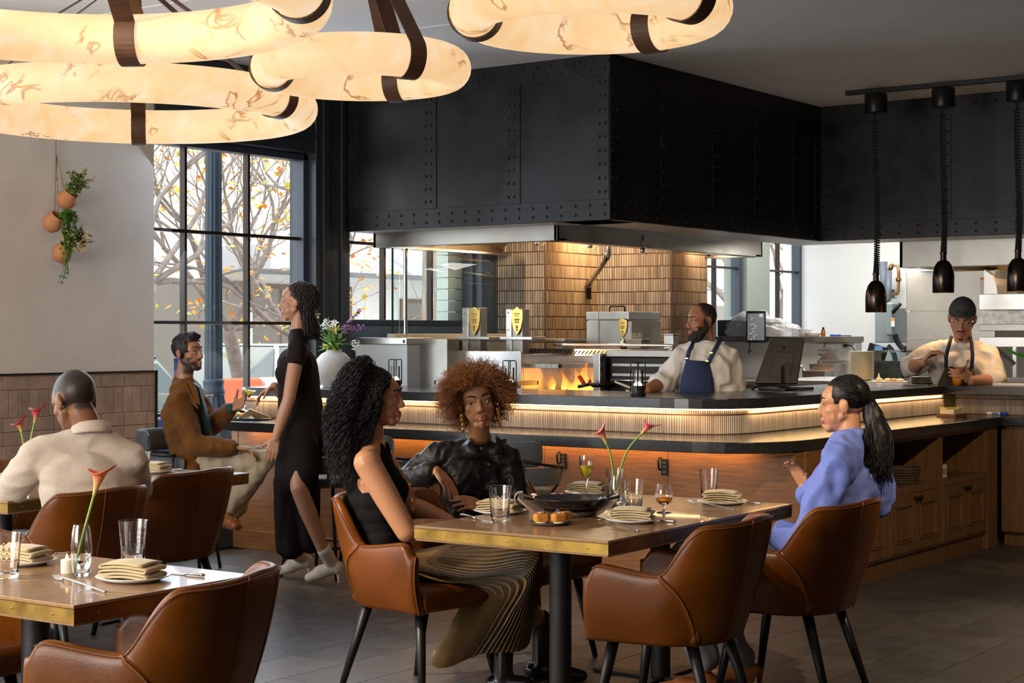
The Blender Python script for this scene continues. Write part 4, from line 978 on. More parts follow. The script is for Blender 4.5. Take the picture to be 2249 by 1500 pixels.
# plates in a plastic bag
plate_m = M('stoneware_cream', (.66, .62, .50), .45)
def plate_mesh(r, h, m): 
    me = MB().lathe([(r * .62, 0), (r * .66, .0), (r, h), (r * .985, h + .002), (r * .63, .006), (.002, .005)], 28).mesh('plate'); me.materials.append(m)
    for p_ in me.polygons: p_.use_smooth = True
    return me
pm1 = plate_mesh(.135, .018, plate_m)
for j, (px, n, lab) in enumerate(((1640, 8, 'cream plate in the left shelf stack under clear plastic wrap'), (1690, 9, 'cream plate in the right shelf stack under clear plastic wrap'))):
    p = PY(px, 734, SY + .02)
    for k in range(n):
        o = inst('plate', pm1, None, (p.x, p.y, 1.4765 + k * .0145)); tag(o, lab, 'plate', ('left' if j == 0 else 'right') + ' wrapped plates on the shelf')
a = PY(1597, 738, SY); b = PY(1765, 738, SY); c = (a + b) / 2; rows = []
rr = random.Random(12); n = 40; m_ = 14
for i in range(m_ + 1):
    u = i / m_; row = []
    for k in range(n):
        an = 2 * math.pi * k / n; sx = (b.x - a.x) / 2; rad = math.cos(u * math.pi / 2) ** .55
        jit = 1 + .05 * math.sin(an * 7 + u * 9) + .03 * math.sin(an * 13 - u * 17) + rr.uniform(-.02, .02)
        lop = .75 + .25 * math.cos(an - 2.6)
        row.append((c.x + sx * rad * math.cos(an) * jit, SY + .2 * rad * math.sin(an) * jit, 1.476 + .24 * math.sin(u * math.pi / 2) * jit * (1 if math.cos(an) < 0 else lop * .95)))
    rows.append(row)
wrap = M('plastic_wrap', (.93, .95, .97), .18, trans=.0, spec=.8, bump=.6, bscale=30)
nw = wrap.node_tree.nodes; nw['Principled BSDF'].inputs['Alpha'].default_value = .55
tag(MB().grid(rows, cv=True).build('plastic_wrap', wrap, None, smooth=True), 'crumpled clear plastic wrap over plates on the shelf', 'plastic wrap')
for (px, lab, w_, h_, m_) in ((1768, 'small white paper cup stack on the shelf end', .07, .06, white_m), (1786, 'clear plastic lids on the shelf', .08, .025, porcelain)):
    p = PY(px, 734, SY); t = thing('deli_cup', lab, 'cup', (p.x, SY, 1.475)); MB().lathe([(w_ * .7, 0), (w_, h_), (w_ * .95, h_), (w_ * .66, .004)], 18).build('cup', m_, t, smooth=True)
    MB().lathe([(w_ * 1.02, h_), (w_ * 1.03, h_ + .006), (w_ * .9, h_ + .008)], 18).build('lid', m_, t, smooth=True)
p = PY(1808, 734, SY); t = thing('amber_bottle', 'small amber dropper bottle on the shelf', 'bottle', (p.x, SY, 1.475)); MB().lathe([(.02, 0), (.021, .005), (.021, .055), (.012, .066), (.010, .07)], 16).build('glass', M('amber_glass', (.45, .14, .01), .1, coat=.5), t, smooth=True); MB().lathe([(.012, .07), (.012, .085), (.005, .088)], 12).build('cap', black_metal, t, smooth=True)
p = PY(1835, 735, SY - .05); t = thing('blue_lid', 'blue plastic lid with a pen on the shelf end', 'lid', (p.x, SY - .05, 1.475)); MB().lathe([(.05, 0), (.052, .002), (.052, .016), (.045, .018)], 20).build('lid', M('plug_blue', (.02, .10, .6), .4), t, smooth=True); MB().tube([(.05, 0, .006), (.15, .02, .006)], .005, 6).build('pen', dark_rubber, t)
p = PY(1856, 754, 14.58); t = thing('power_outlet', 'double outlet with black plugs on the pony wall', 'outlet', p); MB().box(-.014, -.008, -.05, .014, 0, .05).build('plate', ss, t, bevel=.002)
for z in (.018, -.022): MB().cbox((.012, -.02, z), (.03, .03, .025)).build('plug', dark_rubber, t, bevel=.005)
MB().tube(smoothpath([(.02, -.03, -.022), (.07, -.03, -.02), (.12, -.03, -.08)], 6), .005, 6).build('cord', dark_rubber, t, smooth=True)
a = PY(1797, 769, 14.56); b = PY(1838, 779, 14.56); t = thing('utensil_rack', 'small steel utensil rack with ladle on the pony wall', 'rack', a)
MB().tube([a, Vector((b.x, a.y, a.z))], .005, 6).build('bar', silver, t, world=True); MB().tube([Vector((a.x, a.y, b.z)), b], .006, 6).build('bar', silver, t, world=True); MB().tube([PY(1812, 751, 14.53), PY(1805, 785, 14.53)], .006, 6).tube([PY(1805, 785, 14.53), PY(1800, 812, 14.53)], .014, 6).build('ladle', silver, t, world=True, smooth=True)
# back counter with containers (Y ~ 13)
t = thing('back_counter', 'stainless back counter below the pony wall', 'counter', (-6.6, 13.8, 0)); MB().box(-7.6, 13.55, 1.03, -5.7, 14.58, 1.07).build('top', ss, t, world=True, bevel=.004); MB().box(-7.55, 13.6, .1, -5.75, 14.55, 1.03).build('body', ss_dark, t, world=True)
def hotel_pan(px, Y, w, d, h, lab, rot=0, z=1.07, col=None, tilt=None):
    p = PY(px, 800, Y); t = thing('steel_pan', lab, 'pan', (p.x, Y, z), rot)
    a = [(-w / 2 * .92, -d / 2 * .92, 0), (w / 2 * .92, -d / 2 * .92, 0), (w / 2 * .92, d / 2 * .92, 0), (-w / 2 * .92, d / 2 * .92, 0)]; b = [(-w / 2, -d / 2, h), (w / 2, -d / 2, h), (w / 2, d / 2, h), (-w / 2, d / 2, h)]
    MB().add(a + b, [(0, 3, 2, 1), (0, 1, 5, 4), (1, 2, 6, 5), (2, 3, 7, 6), (3, 0, 4, 7)]).build('pan', col or ss, t, solid=.004)
    MB().box(-w / 2 - .015, -d / 2 - .015, h - .004, w / 2 + .015, -d / 2, h).box(-w / 2 - .015, d / 2, h - .004, w / 2 + .015, d / 2 + .015, h).box(-w / 2 - .015, -d / 2, h - .004, -w / 2, d / 2, h).box(w / 2, -d / 2, h - .004, w / 2 + .015, d / 2, h).build('rim', ss, t)
    if tilt: t.rotation_euler = tilt
    return t
hotel_pan(1800, 13.7, .22, .26, .10, 'short steel pan with orange contents near the faucet'); hotel_pan(1820, 13.9, .24, .3, .16, 'tall steel pan behind the orange one'); hotel_pan(1845, 14.1, .26, .3, .19, 'nested steel pans left of the plate stack')
MB().box(-.08, -.1, .0, .08, .1, .07).build('contents', M('carrot_puree', (.75, .28, .03), .5), bpy.data.objects['steel_pan'])
t = hotel_pan(1808, 14.2, .2, .02, .2, 'steel lid leaning over the pans', z=1.17); t.rotation_euler = (0, math.radians(50), 0)
p = PY(1765, 800, 13.75); t = thing('faucet', 'curved chrome faucet behind the till monitor', 'faucet', (p.x, 13.75, 1.07)); MB().tube(smoothpath([(-.12, 0, 0), (-.12, 0, .10), (-.08, 0, .14), (-.02, 0, .13), (.02, -.01, .08), (.025, -.01, .04)], 6), .012, 10).build('spout', silver, t, smooth=True); MB().lathe([(.02, 0), (.02, .04), (.01, .05)], 12, (.025, -.01, -.0)).build('nozzle', silver, t, smooth=True)
t = thing('pass_table', 'stainless table behind the pass carrying plates and tub', 'table', (-5.6, 12.6, 0)); MB().box(-6.3, 12.26, 1.085, -5.15, 13.45, 1.124).build('top', ss, t, world=True, bevel=.004); MB().box(-6.25, 12.3, .1, -5.2, 13.4, 1.085).build('body', ss_dark, t, world=True)
pm2 = plate_mesh(.105, .016, plate_m)
p = PY(1892, 833, 12.55)
for k in range(21):
    o = inst('plate', pm2, None, (p.x, 12.55, ZU + .0003 + k * .0108)); tag(o, 'cream stoneware plate in the tall stack on the counter ledge', 'plate', 'tall stack of cream plates')
p = PY(1950, 833, 12.9); t = thing('storage_tub', 'clear plastic storage tub behind the chef with cap', 'tub', (p.x, 13.0, ZU)); w_, d_, h_ = .28, .2, .24
MB().hexa([(-w_ / 2 * .88, -d_ / 2, 0), (w_ / 2 * .88, -d_ / 2, 0), (w_ / 2 * .88, d_ / 2, 0), (-w_ / 2 * .88, d_ / 2, 0), (-w_ / 2, -d_ / 2, h_), (w_ / 2, -d_ / 2, h_), (w_ / 2, d_ / 2, h_), (-w_ / 2, d_ / 2, h_)]).build('tub', thin_glass('tub_plastic', (.72, .78, .78)), t, bevel=.01); MB().box(-w_ / 2 - .01, -d_ / 2 - .01, h_ - .015, w_ / 2 + .01, d_ / 2 + .01, h_).build('lid', thin_glass('tub_lid', (.8, .85, .86)), t, bevel=.004)
MB().box(-.11, -.08, .006, .11, .08, .15).build('greens', M('grey_greens', (.16, .19, .18), .6, var=.5, vscale=12), t)
p = PY(1950, 836, 12.12); t = thing('prep_tray', 'pale tray with small pastries and a squeeze bottle on the ledge', 'tray', (p.x, 12.12, ZU)); MB().box(-.14, -.06, 0, .14, .06, .008).build('tray', white_m, t, bevel=.003)
for k, (x, c_) in enumerate(((-.07, (.7, .6, .4)), (.0, (.75, .62, .45)), (.05, (.55, .35, .2)), (.10, (.75, .66, .5)))): MB().ell((x, 0, .018), (.03, .035, .014), n=10, m=6).build('pastry', M('pastry_%d' % k, c_, .6), t, smooth=True)
MB().lathe([(.02, .008), (.02, .02), (.006, .03), (.003, .055)], 12, (-.07, -.01, .012)).build('squeeze_tip', M('bottle_cream', (.75, .66, .45), .4), t, smooth=True)
# electrical box, conduits, gas pipe on the back wall
eb = thing('electrical_box', 'grey electrical switch box with lever on the kitchen back wall', 'electrical box', PY(1947, 755, 16.6)); ebm = M('switch_grey', (.24, .29, .30), .45)
a = PY(1921, 680, 16.6); b = PY(1963, 753, 16.6)
MB().box(a.x, 16.6, b.z, b.x, 17.4, a.z + .02).build('housing', ebm, eb, world=True, bevel=.01); a2, b2 = PY(1948, 665, 16.55), PY(1965, 737, 16.55); MB().box(a2.x, 16.5, b2.z, b2.x, 16.62, a2.z).build('door', ebm, eb, world=True, bevel=.02); 
q = PY(1967, 680, 16.5); MB().tube([q - Vector((.03, 0, .03)), q + Vector((.06, -.02, .06))], .022, 8).build('lever', dark_rubber, eb, world=True, smooth=True); q = PY(1961, 708, 16.49); MB().cbox(q, (.04, .004, .09)).build('warning_label', white_m, eb, world=True); MB().cbox(q + Vector((0, -.001, .03)), (.04, .004, .025)).build('label_band', M('label_orange', (.8, .3, .05), .5), eb, world=True)
cd = M('conduit_grey', (.16, .19, .23), .5)
MB().tube([PY(1940, 575, 17.2), PY(1943, 670, 17.2)], .045, 10).build('conduit', cd, eb, world=True, smooth=True); MB().tube([PY(1953, 596, 17.1), PY(1951, 660, 17.0)], .03, 10).build('conduit', cd, eb, world=True, smooth=True); MB().tube(smoothpath([PY(1966, 735, 16.6), PY(1972, 752, 16.6), PY(1986, 768, 16.6), PY(1992, 762, 16.6)], 6), .03, 8).build('cable', dark_rubber, eb, world=True, smooth=True)
MB().tube(smoothpath([PY(1950, 760, 16.9), PY(1962, 775, 16.9), PY(1968, 800, 16.9)], 6), .03, 8).build('cable', cd, eb, world=True, smooth=True)
cp = M('copper_pipe', (.55, .28, .12), .35, .9); t = thing('gas_pipe', 'copper gas pipe with brass valve on the back wall', 'pipe', PY(1965, 650, 17.3)); MB().tube([PY(1953, 596, 17.2), PY(1958, 582, 17.2), PY(1972, 584, 17.2), PY(1974, 600, 17.2), PY(1973, 640, 17.2), PY(1971, 645, 17.2), PY(1962, 645, 17.25)], .018, 10).build('pipe', cp, t, world=True, smooth=True); MB().tube([PY(1955, 592, 17.19), PY(1958, 583, 17.19)], .028, 8).tube([PY(1969, 614, 17.19), PY(1978, 614, 17.19)], .024, 8).build('valve', brass, t, world=True, smooth=True); MB().cbox(PY(1962, 646, 17.3), (.05, .06, .1)).build('flange', ss_dark, t, world=True)
p = PY(1925, 775, 13.25); t = thing('card_terminal', 'black card terminal behind the plate stack', 'terminal', (p.x, 13.25, ZU + .1)); MB().cbox((0, 0, .1), (.16, .06, .17), Matrix.Rotation(.3, 3, 'Y')).build('body', black_metal, t, bevel=.01); MB().cbox((.03, -.034, .12), (.07, .004, .10), Matrix.Rotation(.1, 3, 'Y')).build('display', M('terminal_screen', (.1, .2, .4), .3, emis=(.15, .3, .6), es=.4), t); MB().box(-.05, -.03, -.1, .05, .03, .02).build('stand', black_metal, t)
# stainless fridge and shelving line at right
t = thing('upright_fridge', 'tall stainless upright fridge behind the chef with cap', 'fridge', (-5.2, 14.0, 0)); a = PY(1990, 600, 13.75); b = PY(2186, 600, 13.75)
MB().box(a.x, 13.75, .05, b.x, 14.5, 2.04).build('body', ss_dark, t, world=True, bevel=.008); MB().box(a.x - .002, 13.735, 1.70, b.x, 13.75, 1.71).box(a.x, 13.735, 1.45, b.x, 13.75, 1.455).build('seam', ss_dark, t, world=True); q = PY(2157, 630, 13.74); MB().cbox(q, (.035, .004, .16)).build('label', white_m, t, world=True); MB().cbox(q + Vector((0, -.002, .07)), (.035, .004, .02)).build('label_band', M('label_orange', (.8, .3, .05), .5), t, world=True); MB().cbox(PY(1996, 683, 13.74), (.035, .004, .022)).build('tag_plate', white_m, t, world=True)
rows = []
q0 = PY(2161, 600, 13.7)
MB().prism([q0 + Vector((0, 0, -.20)), q0 + Vector((.12, 0, -.20)), q0 + Vector((.105, 0, -.10)), q0 + Vector((.07, 0, -.02)), q0 + Vector((.0, 0, .03))], (0, .5, 0)).build('curved_hood', M('brushed_light', (.66, .62, .56), .35, .9), t, world=True)
t = thing('line_shelving', 'stainless over-shelves and broiler at the right picture edge', 'shelving', (-4.2, 13.6, 0))
for (y0_, y1_, dY, m_) in ((646, 681, 13.4, ss), (712, 727, 13.35, ss_dark), (740, 762, 13.3, ss)):
    a, b = PY(2150, y0_, dY), PY(2150, y1_, dY); MB().box(a.x, dY, b.z, a.x + 2.5, dY + .3, a.z).build('shelf', m_, t, world=True, bevel=.004)
a, b = PY(2145, 681, 13.6), PY(2145, 712, 13.6); MB().box(a.x, 13.6, b.z, a.x + 2.5, 13.62, a.z).build('back_plate', M('splash_plate', (.5, .48, .45), .4, .7, var=.4, vscale=18), t, world=True)
q = PY(2228, 762, 13.25); MB().box(q.x - .015, 13.25, 1.0, q.x + .015, 13.28, q.z).build('upright', ss, t, world=True); MB().tube([PY(2190, 765, 13.25), PY(2228, 800, 13.25)], .02, 6).build('brace', ss, t, world=True); MB().box(q.x - .35, 13.2, 1.0, q.x + 1.5, 13.6, 1.15).build('drawer_body', ss_dark, t, world=True)
for k, (px, py) in enumerate(((2212, 768), (2238, 776))): MB().tube([PY(px, py, 13.15), PY(px + 30, py + 14, 13.15)], .012, 6).build('green_tube', M('green_tube', (.12, .6, .08), .4), t, world=True)
for k, px in enumerate((2218, 2240)):
    p = PY(px, 836, 12.7); tt = thing('steel_jar', ['small steel jar with cream lid at the right edge of the pass', 'plain steel jar nearest the right picture edge'][k], 'jar', (p.x, 12.1, ZU)); MB().lathe([(.028, 0), (.03, .06), (.026, .065), (.024, .09), (.004, .092)], 16).build('body', silver, tt, smooth=True); MB().lathe([(.031, .05), (.031, .07)], 16).build('lid_band', M('cream_lid', (.8, .76, .6), .5) if k == 0 else ss, tt)
p = PZ(2232, 846, ZU); t = thing('napkin_stack', 'folded papers and tools on the pass at the right edge', 'papers', (p.x, 11.95, ZU)); MB().box(-.13, -.08, 0, .13, .08, .012).build('papers', white_m, t, bevel=.003); MB().tube([(-.1, -.02, .018), (.12, .01, .018)], .006, 6).build('tool', silver, t)

# ================================================================ ON THE LEDGE: vase, lanterns, till, plates
def ledge(px, Yp): p = PY(px, 850, Yp); return Vector((p.x, p.y, ZU))
v0 = ledge(733, 8.80)
t = thing('ceramic_vase', 'round matte grey ceramic vase with flowers on the counter ledge', 'vase', v0)
MB().lathe([(.075, 0), (.078, .006), (.105, .04), (.132, .10), (.136, .14), (.122, .195), (.085, .235), (.055, .25), (.052, .262), (.046, .262), (.046, .24)], 36, cap=False).build('body', M('grey_ceramic', (.44, .42, .39), .7, var=.15, vscale=8, bump=.1, bscale=30), t, smooth=True)
stemm = M('stem_green', (.10, .22, .05), .6); leafm = M('leaf_green', (.16, .30, .06), .5, var=.4, vscale=20)
def leaf(mb, p, d, L, W, up=UP):
    d = Vector(d).normalized(); s_ = d.cross(up); 
    if s_.length < .01: s_ = Vector((1, 0, 0))
    s_.normalize(); nrm = s_.cross(d)
    mb.add([p, p + d * L * .35 + s_ * W - nrm * W * .3, p + d * L, p + d * L * .35 - s_ * W - nrm * W * .3, p + d * L * .45 + nrm * W * .15], [(0, 1, 4), (1, 2, 4), (2, 3, 4), (3, 0, 4)])
rv = random.Random(7)
def W2(px, py, d=11.75): return D(px, py, d) - v0
fl = thing('flower_bouquet', 'bouquet of purple snapdragons, white and yellow blooms in the grey vase', 'flowers', v0)
top_ = Vector((0, 0, .25))
sm_, lm_ = MB(), MB()
purple = M('snapdragon_purple', (.38, .13, .36), .6, var=.3, vscale=40); yellow = M('bloom_yellow', (.80, .62, .05), .5); whiteb = M('bloom_white', (.85, .84, .76), .5); limeb = M('bloom_lime', (.55, .62, .10), .5)
for (pts, kind) in (([(735, 760), (757, 720), (790, 682)], 'p'), ([(735, 760), (760, 725), (797, 718)], 'p'), ([(735, 760), (728, 730), (716, 712)], 'w'), ([(735, 760), (732, 735), (733, 712)], 'w'), ([(735, 760), (738, 750), (740, 722)], 'y'), ([(735, 760), (730, 755), (722, 758)], 'y'), ([(735, 760), (725, 725), (715, 700)], 'g'), ([(735, 760), (760, 755), (782, 758)], 'w2'), ([(735, 760), (712, 778), (712, 800)], 'g2'), ([(732, 760), (700, 710), (695, 690)], 'g'), ([(730, 760), (660, 690), (613, 672)], 'l'), ([(730, 760), (665, 720), (622, 722)], 'l')):
    P = smoothpath([W2(*p_) for p_ in pts], 6); P[0] = top_ - Vector((0, 0, .12)); sm_.tube(P, .0035, 5)
    bl = MB(); n = len(P)
    for k in range(3, n):
        u = k / n
        if kind in 'p' and u > .45:
            for _ in range(12): leaf(bl, P[k] + Vector((rv.uniform(-.01, .01), rv.uniform(-.01, .01), rv.uniform(-.012, .012))), (rv.uniform(-1, 1), rv.uniform(-1, 1), rv.uniform(-.7, .7)), rv.uniform(.018, .028) * (1.3 - u * .6), .009)
        if kind == 'l' and u > .75: bl.ell(P[k] + Vector((rv.uniform(-.008, .008), 0, rv.uniform(-.006, .006))), .011, n=6, m=4)
        if kind in ('g', 'g2', 'p', 'y') and rv.random() < .6: leaf(lm_, P[k], (rv.uniform(-1, 1), rv.uniform(-1, 1), rv.uniform(-.4, .8)), rv.uniform(.03, .06), .010)
    e_ = P[-1]
    if kind == 'p': bl.build('snapdragon', purple, fl, smooth=True)
    if kind == 'l': bl.build('bud_spike', limeb, fl, smooth=True)
    if kind in ('w', 'w2'):
        for _ in range(46): leaf(bl, e_ + Vector((rv.uniform(-.028, .028), rv.uniform(-.02, .02), rv.uniform(-.04, .03))), (rv.uniform(-1, 1), rv.uniform(-1, .4), rv.uniform(-.5, .9)), .022, .010)
        bl.build('white_bloom', whiteb, fl, smooth=True)
    if kind == 'y':
        for k in range(14):
            a_ = k * .9; leaf(bl, e_ + Vector((0, -.01, -.002 * k)), (math.cos(a_), math.sin(a_) * .6 - .3, .3 + .5 * math.sin(a_ * 2)), .055, .012)
        bl.build('yellow_bloom', yellow, fl)
    if kind == 'g2':
        for k in range(6): leaf(lm_, e_ + Vector((rv.uniform(-.03, .03), -.02, rv.uniform(-.03, .03))), (rv.uniform(-1, 1), -.5, rv.uniform(-.6, .6)), .04, .014)
for k in range(70): leaf(lm_, top_ + Vector((rv.uniform(-.05, .05), rv.uniform(-.03, .03), rv.uniform(0, .09))), (rv.uniform(-1, 1), rv.uniform(-.8, .5), rv.uniform(-.3, 1)), rv.uniform(.05, .11), .015)
sm_.build('stems', stemm, fl, smooth=True); o_ = lm_.build('foliage', leafm, fl); o_['kind'] = 'stuff'
ln_glass = thin_glass('lantern_glass', (.95, .93, .9)); glow = M('lantern_glow', (1, .9, .75), .4, emis=(1, .85, .6), es=3)
for (px, Yp, lab) in ((868, 8.70, 'black wire table lantern left of the chrome post'), (1119, 8.75, 'black wire table lantern behind the auburn hair'), (1401, 8.62, 'black wire table lantern nearest the bearded chef')):
    t = thing('table_lantern', lab, 'lantern', ledge(px, Yp), .5, 'table lanterns on the ledge'); t.scale = (1.12, 1.12, 1.15)
    MB().lathe([(.042, 0), (.044, .003), (.044, .012), (.038, .016), (.038, .05), (.034, .053), (.004, .053)], 24).build('base', black_metal, t, smooth=True, auto=35)
    MB().lathe([(.029, .055), (.029, .135)], 20, cap=False).build('chimney', ln_glass, t, smooth=True); MB().lathe([(.022, .053), (.021, .062), (.012, .072), (.002, .075)], 14).build('glow_dome', glow, t, smooth=True)
    for a_ in (0, math.pi / 2, math.pi, 1.5 * math.pi):
        c_, s_ = math.cos(a_), math.sin(a_); MB().tube([(.039 * c_, .039 * s_, .03), (.039 * c_, .039 * s_, .168), (.036 * c_, .036 * s_, .174), (0, 0, .174)], .0035, 6).build('wire', black_metal, t, smooth=True)
# till monitor
p = ledge(1715, 10.02); p.x = -5.02
t = thing('till_monitor', 'black till monitor seen from behind on the counter ledge', 'monitor', p); 
mA, mB_ = D(1658, 842, 10.95), D(1752, 842, 10.95); mC, mD = D(1768, 742, 11.05), D(1693, 740, 11.05)
q = [Vector(v) for v in (mA, mB_, mC, mD)]; nrm = (q[1] - q[0]).cross(q[3] - q[0]).normalized()
if nrm.dot(VIEW) > 0: nrm = -nrm
MB().prism(q, -nrm * .03).build('panel', M('monitor_black', (.018, .016, .015), .35), t, world=True, bevel=.008)
cc = sum(q, Vector()) / 4; MB().prism([cc + (v - cc) * .55 - Vector((0, 0, .03)) for v in q], nrm * .012).build('rear_cover', M('monitor_black2', (.022, .02, .018), .4), t, world=True, bevel=.006)
MB().lathe([(.012, 0), (.012, .002), (.009, .002)], 16, cc + Vector((.03, 0, .10)) + nrm * .012, Vector((0, 0, 1)).rotation_difference(nrm).to_matrix()).build('logo', rivet_m, t, world=True)
MB().hexa([D(1724, 842, 10.85), D(1738, 842, 10.85), D(1738, 842, 10.9), D(1724, 842, 10.9), D(1722, 797, 10.9), D(1735, 797, 10.9), D(1735, 797, 10.95), D(1722, 797, 10.95)]).build('stand_arm', M('monitor_black2', (.022, .02, .018), .4), t, world=True, bevel=.004)
MB().box(p.x - .1, p.y - .09, ZU, p.x + .1, p.y + .09, ZU + .015).build('stand_base', black_metal, t, world=True, bevel=.004)
MB().tube(smoothpath([Vector((p.x - .16, p.y - .06, ZU + .008)), Vector((p.x - .08, p.y - .10, ZU + .035)), Vector((p.x + .02, p.y - .07, ZU + .03)), Vector((p.x + .12, p.y + .0, ZU + .012)), Vector((p.x + .22, p.y + .08, ZU + .012))], 6), .010, 8).build('cable', dark_rubber, t, world=True, smooth=True)
# dark bowls under heat lamp and deli cup
t = thing('plate_stack', 'low stack of dark glazed plates on the pass', 'plates', PY(2032, 838, 12.0)); t.location.z = ZU
for k in range(3): MB().lathe([(.09, .0), (.105, .006), (.11, .016), (.105, .018), (.002, .016)], 28, (0, 0, k * .017)).build('plate', M('glazed_dark', (.10, .08, .06), .25, var=.5, vscale=9), t, smooth=True)
# ================================================================ STREET OUTSIDE
gm = MB().box(-60, -20, -.25, XW - .3, 60, -.15).build('street', M('asphalt', (.40, .39, .40), .9, var=.1)); gm['kind'] = 'structure'
sw_ = MB().box(-12.2, -20, -.15, XW - .3, 60, -.02).build('sidewalk', M('pavement', (.62, .61, .60), .9, var=.06)); sw_['kind'] = 'structure'
facade = M('limestone', (.74, .68, .60), .85, var=.05, vscale=1.2); facade2 = M('stucco_white', (.82, .79, .74), .9); shade_glass = M('shop_glass', (.16, .13, .10), .15); trimw = M('stone_trim', (.66, .63, .62), .8); curtain = M('curtain', (.70, .66, .62), .9, var=.1, vscale=3, stretch=(1, 9, 1)); brownm = M('bronze_frame', (.20, .13, .08), .5)
def facade_building(label, x, y0, y1, z1, bays, wm, canopy=None, joints=True):
    t = thing('building', label, 'building', (x, y0, 0)); 
    MB().box(x - 4, y0, -.15, x, y1, z1).build('wall', wm, t, world=True)
    for (a, b, c, d, kind) in bays:
        f = MB().box(x, a - .08, c - .08, x + .05, b + .08, d + .08).build('window', trimw if kind != 'd' else brownm, t, world=True)
        n = max(1, int((b - a) / .9))
        for k in range(n):
            ya = a + k * (b - a) / n + .04; yb_ = a + (k + 1) * (b - a) / n - .04
            o = MB().box(x + .02, ya, c, x + .06, yb_, d).build('pane', curtain if kind == 'c' and k % 2 == 0 else shade_glass, f); o.location = -Vector(t.location)
    if joints:
        for z in [1.5 + .9 * k for k in range(int((z1 - 1.5) / .9))]: MB().box(x, y0, z, x + .015, y1, z + .02).build('stone_joint', trimw, t, world=True)
    if canopy:
        a, b, c, d, e = canopy
        MB().box(x, a, c, x + e, b, d).build('canopy', M('canopy_grey', (.50, .49, .52), .6), t, world=True)
    return t
facade_building('pale stone building across the street behind the branches', -20.0, 6, 20.3, 4.6, [(12.5, 13.8, .1, 1.9, 'c'), (14.2, 16.8, .0, 1.95, 'c'), (17.4, 20.0, -.1, 2.3, 'd')], facade)
facade_building('white shop building with grey canopy across the street', -20.6, 20.3, 36, 5.2, [(20.6, 23.4, -.1, 2.3, 'd'), (25.0, 25.6, .3, 2.1, 'd'), (26.3, 27.6, -.1, 2.2, 'c'), (30.2, 31.4, -.1, 2.2, 'c')], facade2, canopy=(19.5, 36, 2.55, 2.95, 1.8), joints=False)
facade_building('cream building with small windows far down the street', -26.0, 37, 75, 12, [(46, 49, .6, 2.4, 'c'), (52, 53.2, -.1, 2.0, 'd'), (56, 57.5, 4.2, 6.4, 'c'), (60, 61.5, 4.2, 6.4, 'c'), (47, 48.5, 4.2, 6.4, 'c'), (58, 60, .2, 2.2, 'd')], M('cream_stucco', (.70, .60, .50), .9))
# ---- lamp post
lpm = M('lamp_post_blue', (.028, .042, .062), .45, .2)
p = PX(469, 900, -9.7); t = thing('street_lamp_post', 'dark blue fluted street lamp post just outside the window', 'lamp post', (p.x, p.y, -.02))
def fluted(prof, n=14, depth=.10):
    mb = MB(); rows = []; N = n * 4
    for r, z in prof: rows.append([(r * (1 - depth * (.5 - .5 * math.cos(n * 2 * math.pi * k / N))) * math.cos(2 * math.pi * k / N), r * (1 - depth * (.5 - .5 * math.cos(n * 2 * math.pi * k / N))) * math.sin(2 * math.pi * k / N), z) for k in range(N)])
    return mb.grid(rows, cv=True)
fluted([(.075, 1.15), (.066, 3.0), (.058, 5.5)], 12, .14).build('shaft', lpm, t, smooth=True)
fluted([(.20, .0), (.20, .70), (.155, .80), (.105, .92), (.082, 1.05)], 14, .12).build('base', lpm, t, smooth=True)
MB().lathe([(.08, 1.02), (.092, 1.04), (.092, 1.07), (.082, 1.085), (.082, 1.12), (.088, 1.14), (.075, 1.16)], 24).build('collar', lpm, t, smooth=True)
# ---- trees
def tree(label, base, trunk, seed, depth=6, L0=1.1, r0=.16, leaves=None, spread=.7, bark=None, nleaf=300, up=.25, dirs=None):
    rr = random.Random(seed); t = thing('tree', label, 'tree', base); bm_ = MB(); tips = []
    P = smoothpath(trunk, 5); m = len(P); bm_.tube(P, [lerp(r0, r0 * .8, i / (m - 1)) for i in range(m)], 12)
    def grow(p, d, L, r, k):
        q = [p]; dd = d.copy(); n = 4
        for i in range(n):
            dd = (dd + Vector((rr.uniform(-.35, .35), rr.uniform(-.35, .35), rr.uniform(-.2, .28)))).normalized(); q.append(q[-1] + dd * L / n)
        bm_.tube(q, [lerp(r, r * .62, i / n) for i in range(n + 1)], max(4, 8 - k), cap=False)
        if k >= 3: tips.append(q[-1]); tips.append(q[2])
        if k < depth:
            for _ in range(3 if k < 4 else 2):
                nd = (dd + Vector((rr.uniform(-1, 1), rr.uniform(-1, 1), rr.uniform(-.45, .7))) * spread + UP * up * .2).normalized(); grow(q[-1 if _ < 2 else 2], nd, L * rr.uniform(.60, .80), r * .52, k + 1)
    for d_ in (dirs or [(.1, -.6, .7), (-.2, .5, .8), (.3, .1, 1), (.4, -.2, .6)]): grow(P[-1], Vector(d_).normalized(), L0, r0 * .42, 1)
    bk_ = bark or M('pale_bark', (.25, .205, .18), .9, var=.3, vscale=12, bump=.4, bscale=20)
    o = bm_.build('branches', bk_, t, smooth=True)
    for mi, (lm, fr) in enumerate(leaves or []):
        lb = MB()
        for _ in range(int(nleaf * fr)):
            p = rr.choice(tips) + Vector((rr.uniform(-.15, .15), rr.uniform(-.15, .15), rr.uniform(-.15, .1))); leaf(lb, p, (rr.uniform(-1, 1), rr.uniform(-1, 1), rr.uniform(-1, .3)), rr.uniform(.07, .14), rr.uniform(.03, .05))
        o = lb.build('foliage', lm, t); o['kind'] = 'stuff'
    return t
l_or = M('leaf_orange', (.85, .30, .04), .6); l_ye = M('leaf_yellow', (.80, .62, .08), .6); l_gr = M('leaf_yellowgreen', (.42, .45, .10), .6)
def base(px, X): p = PX(px, 733, X); return Vector((p.x, p.y, -.15))
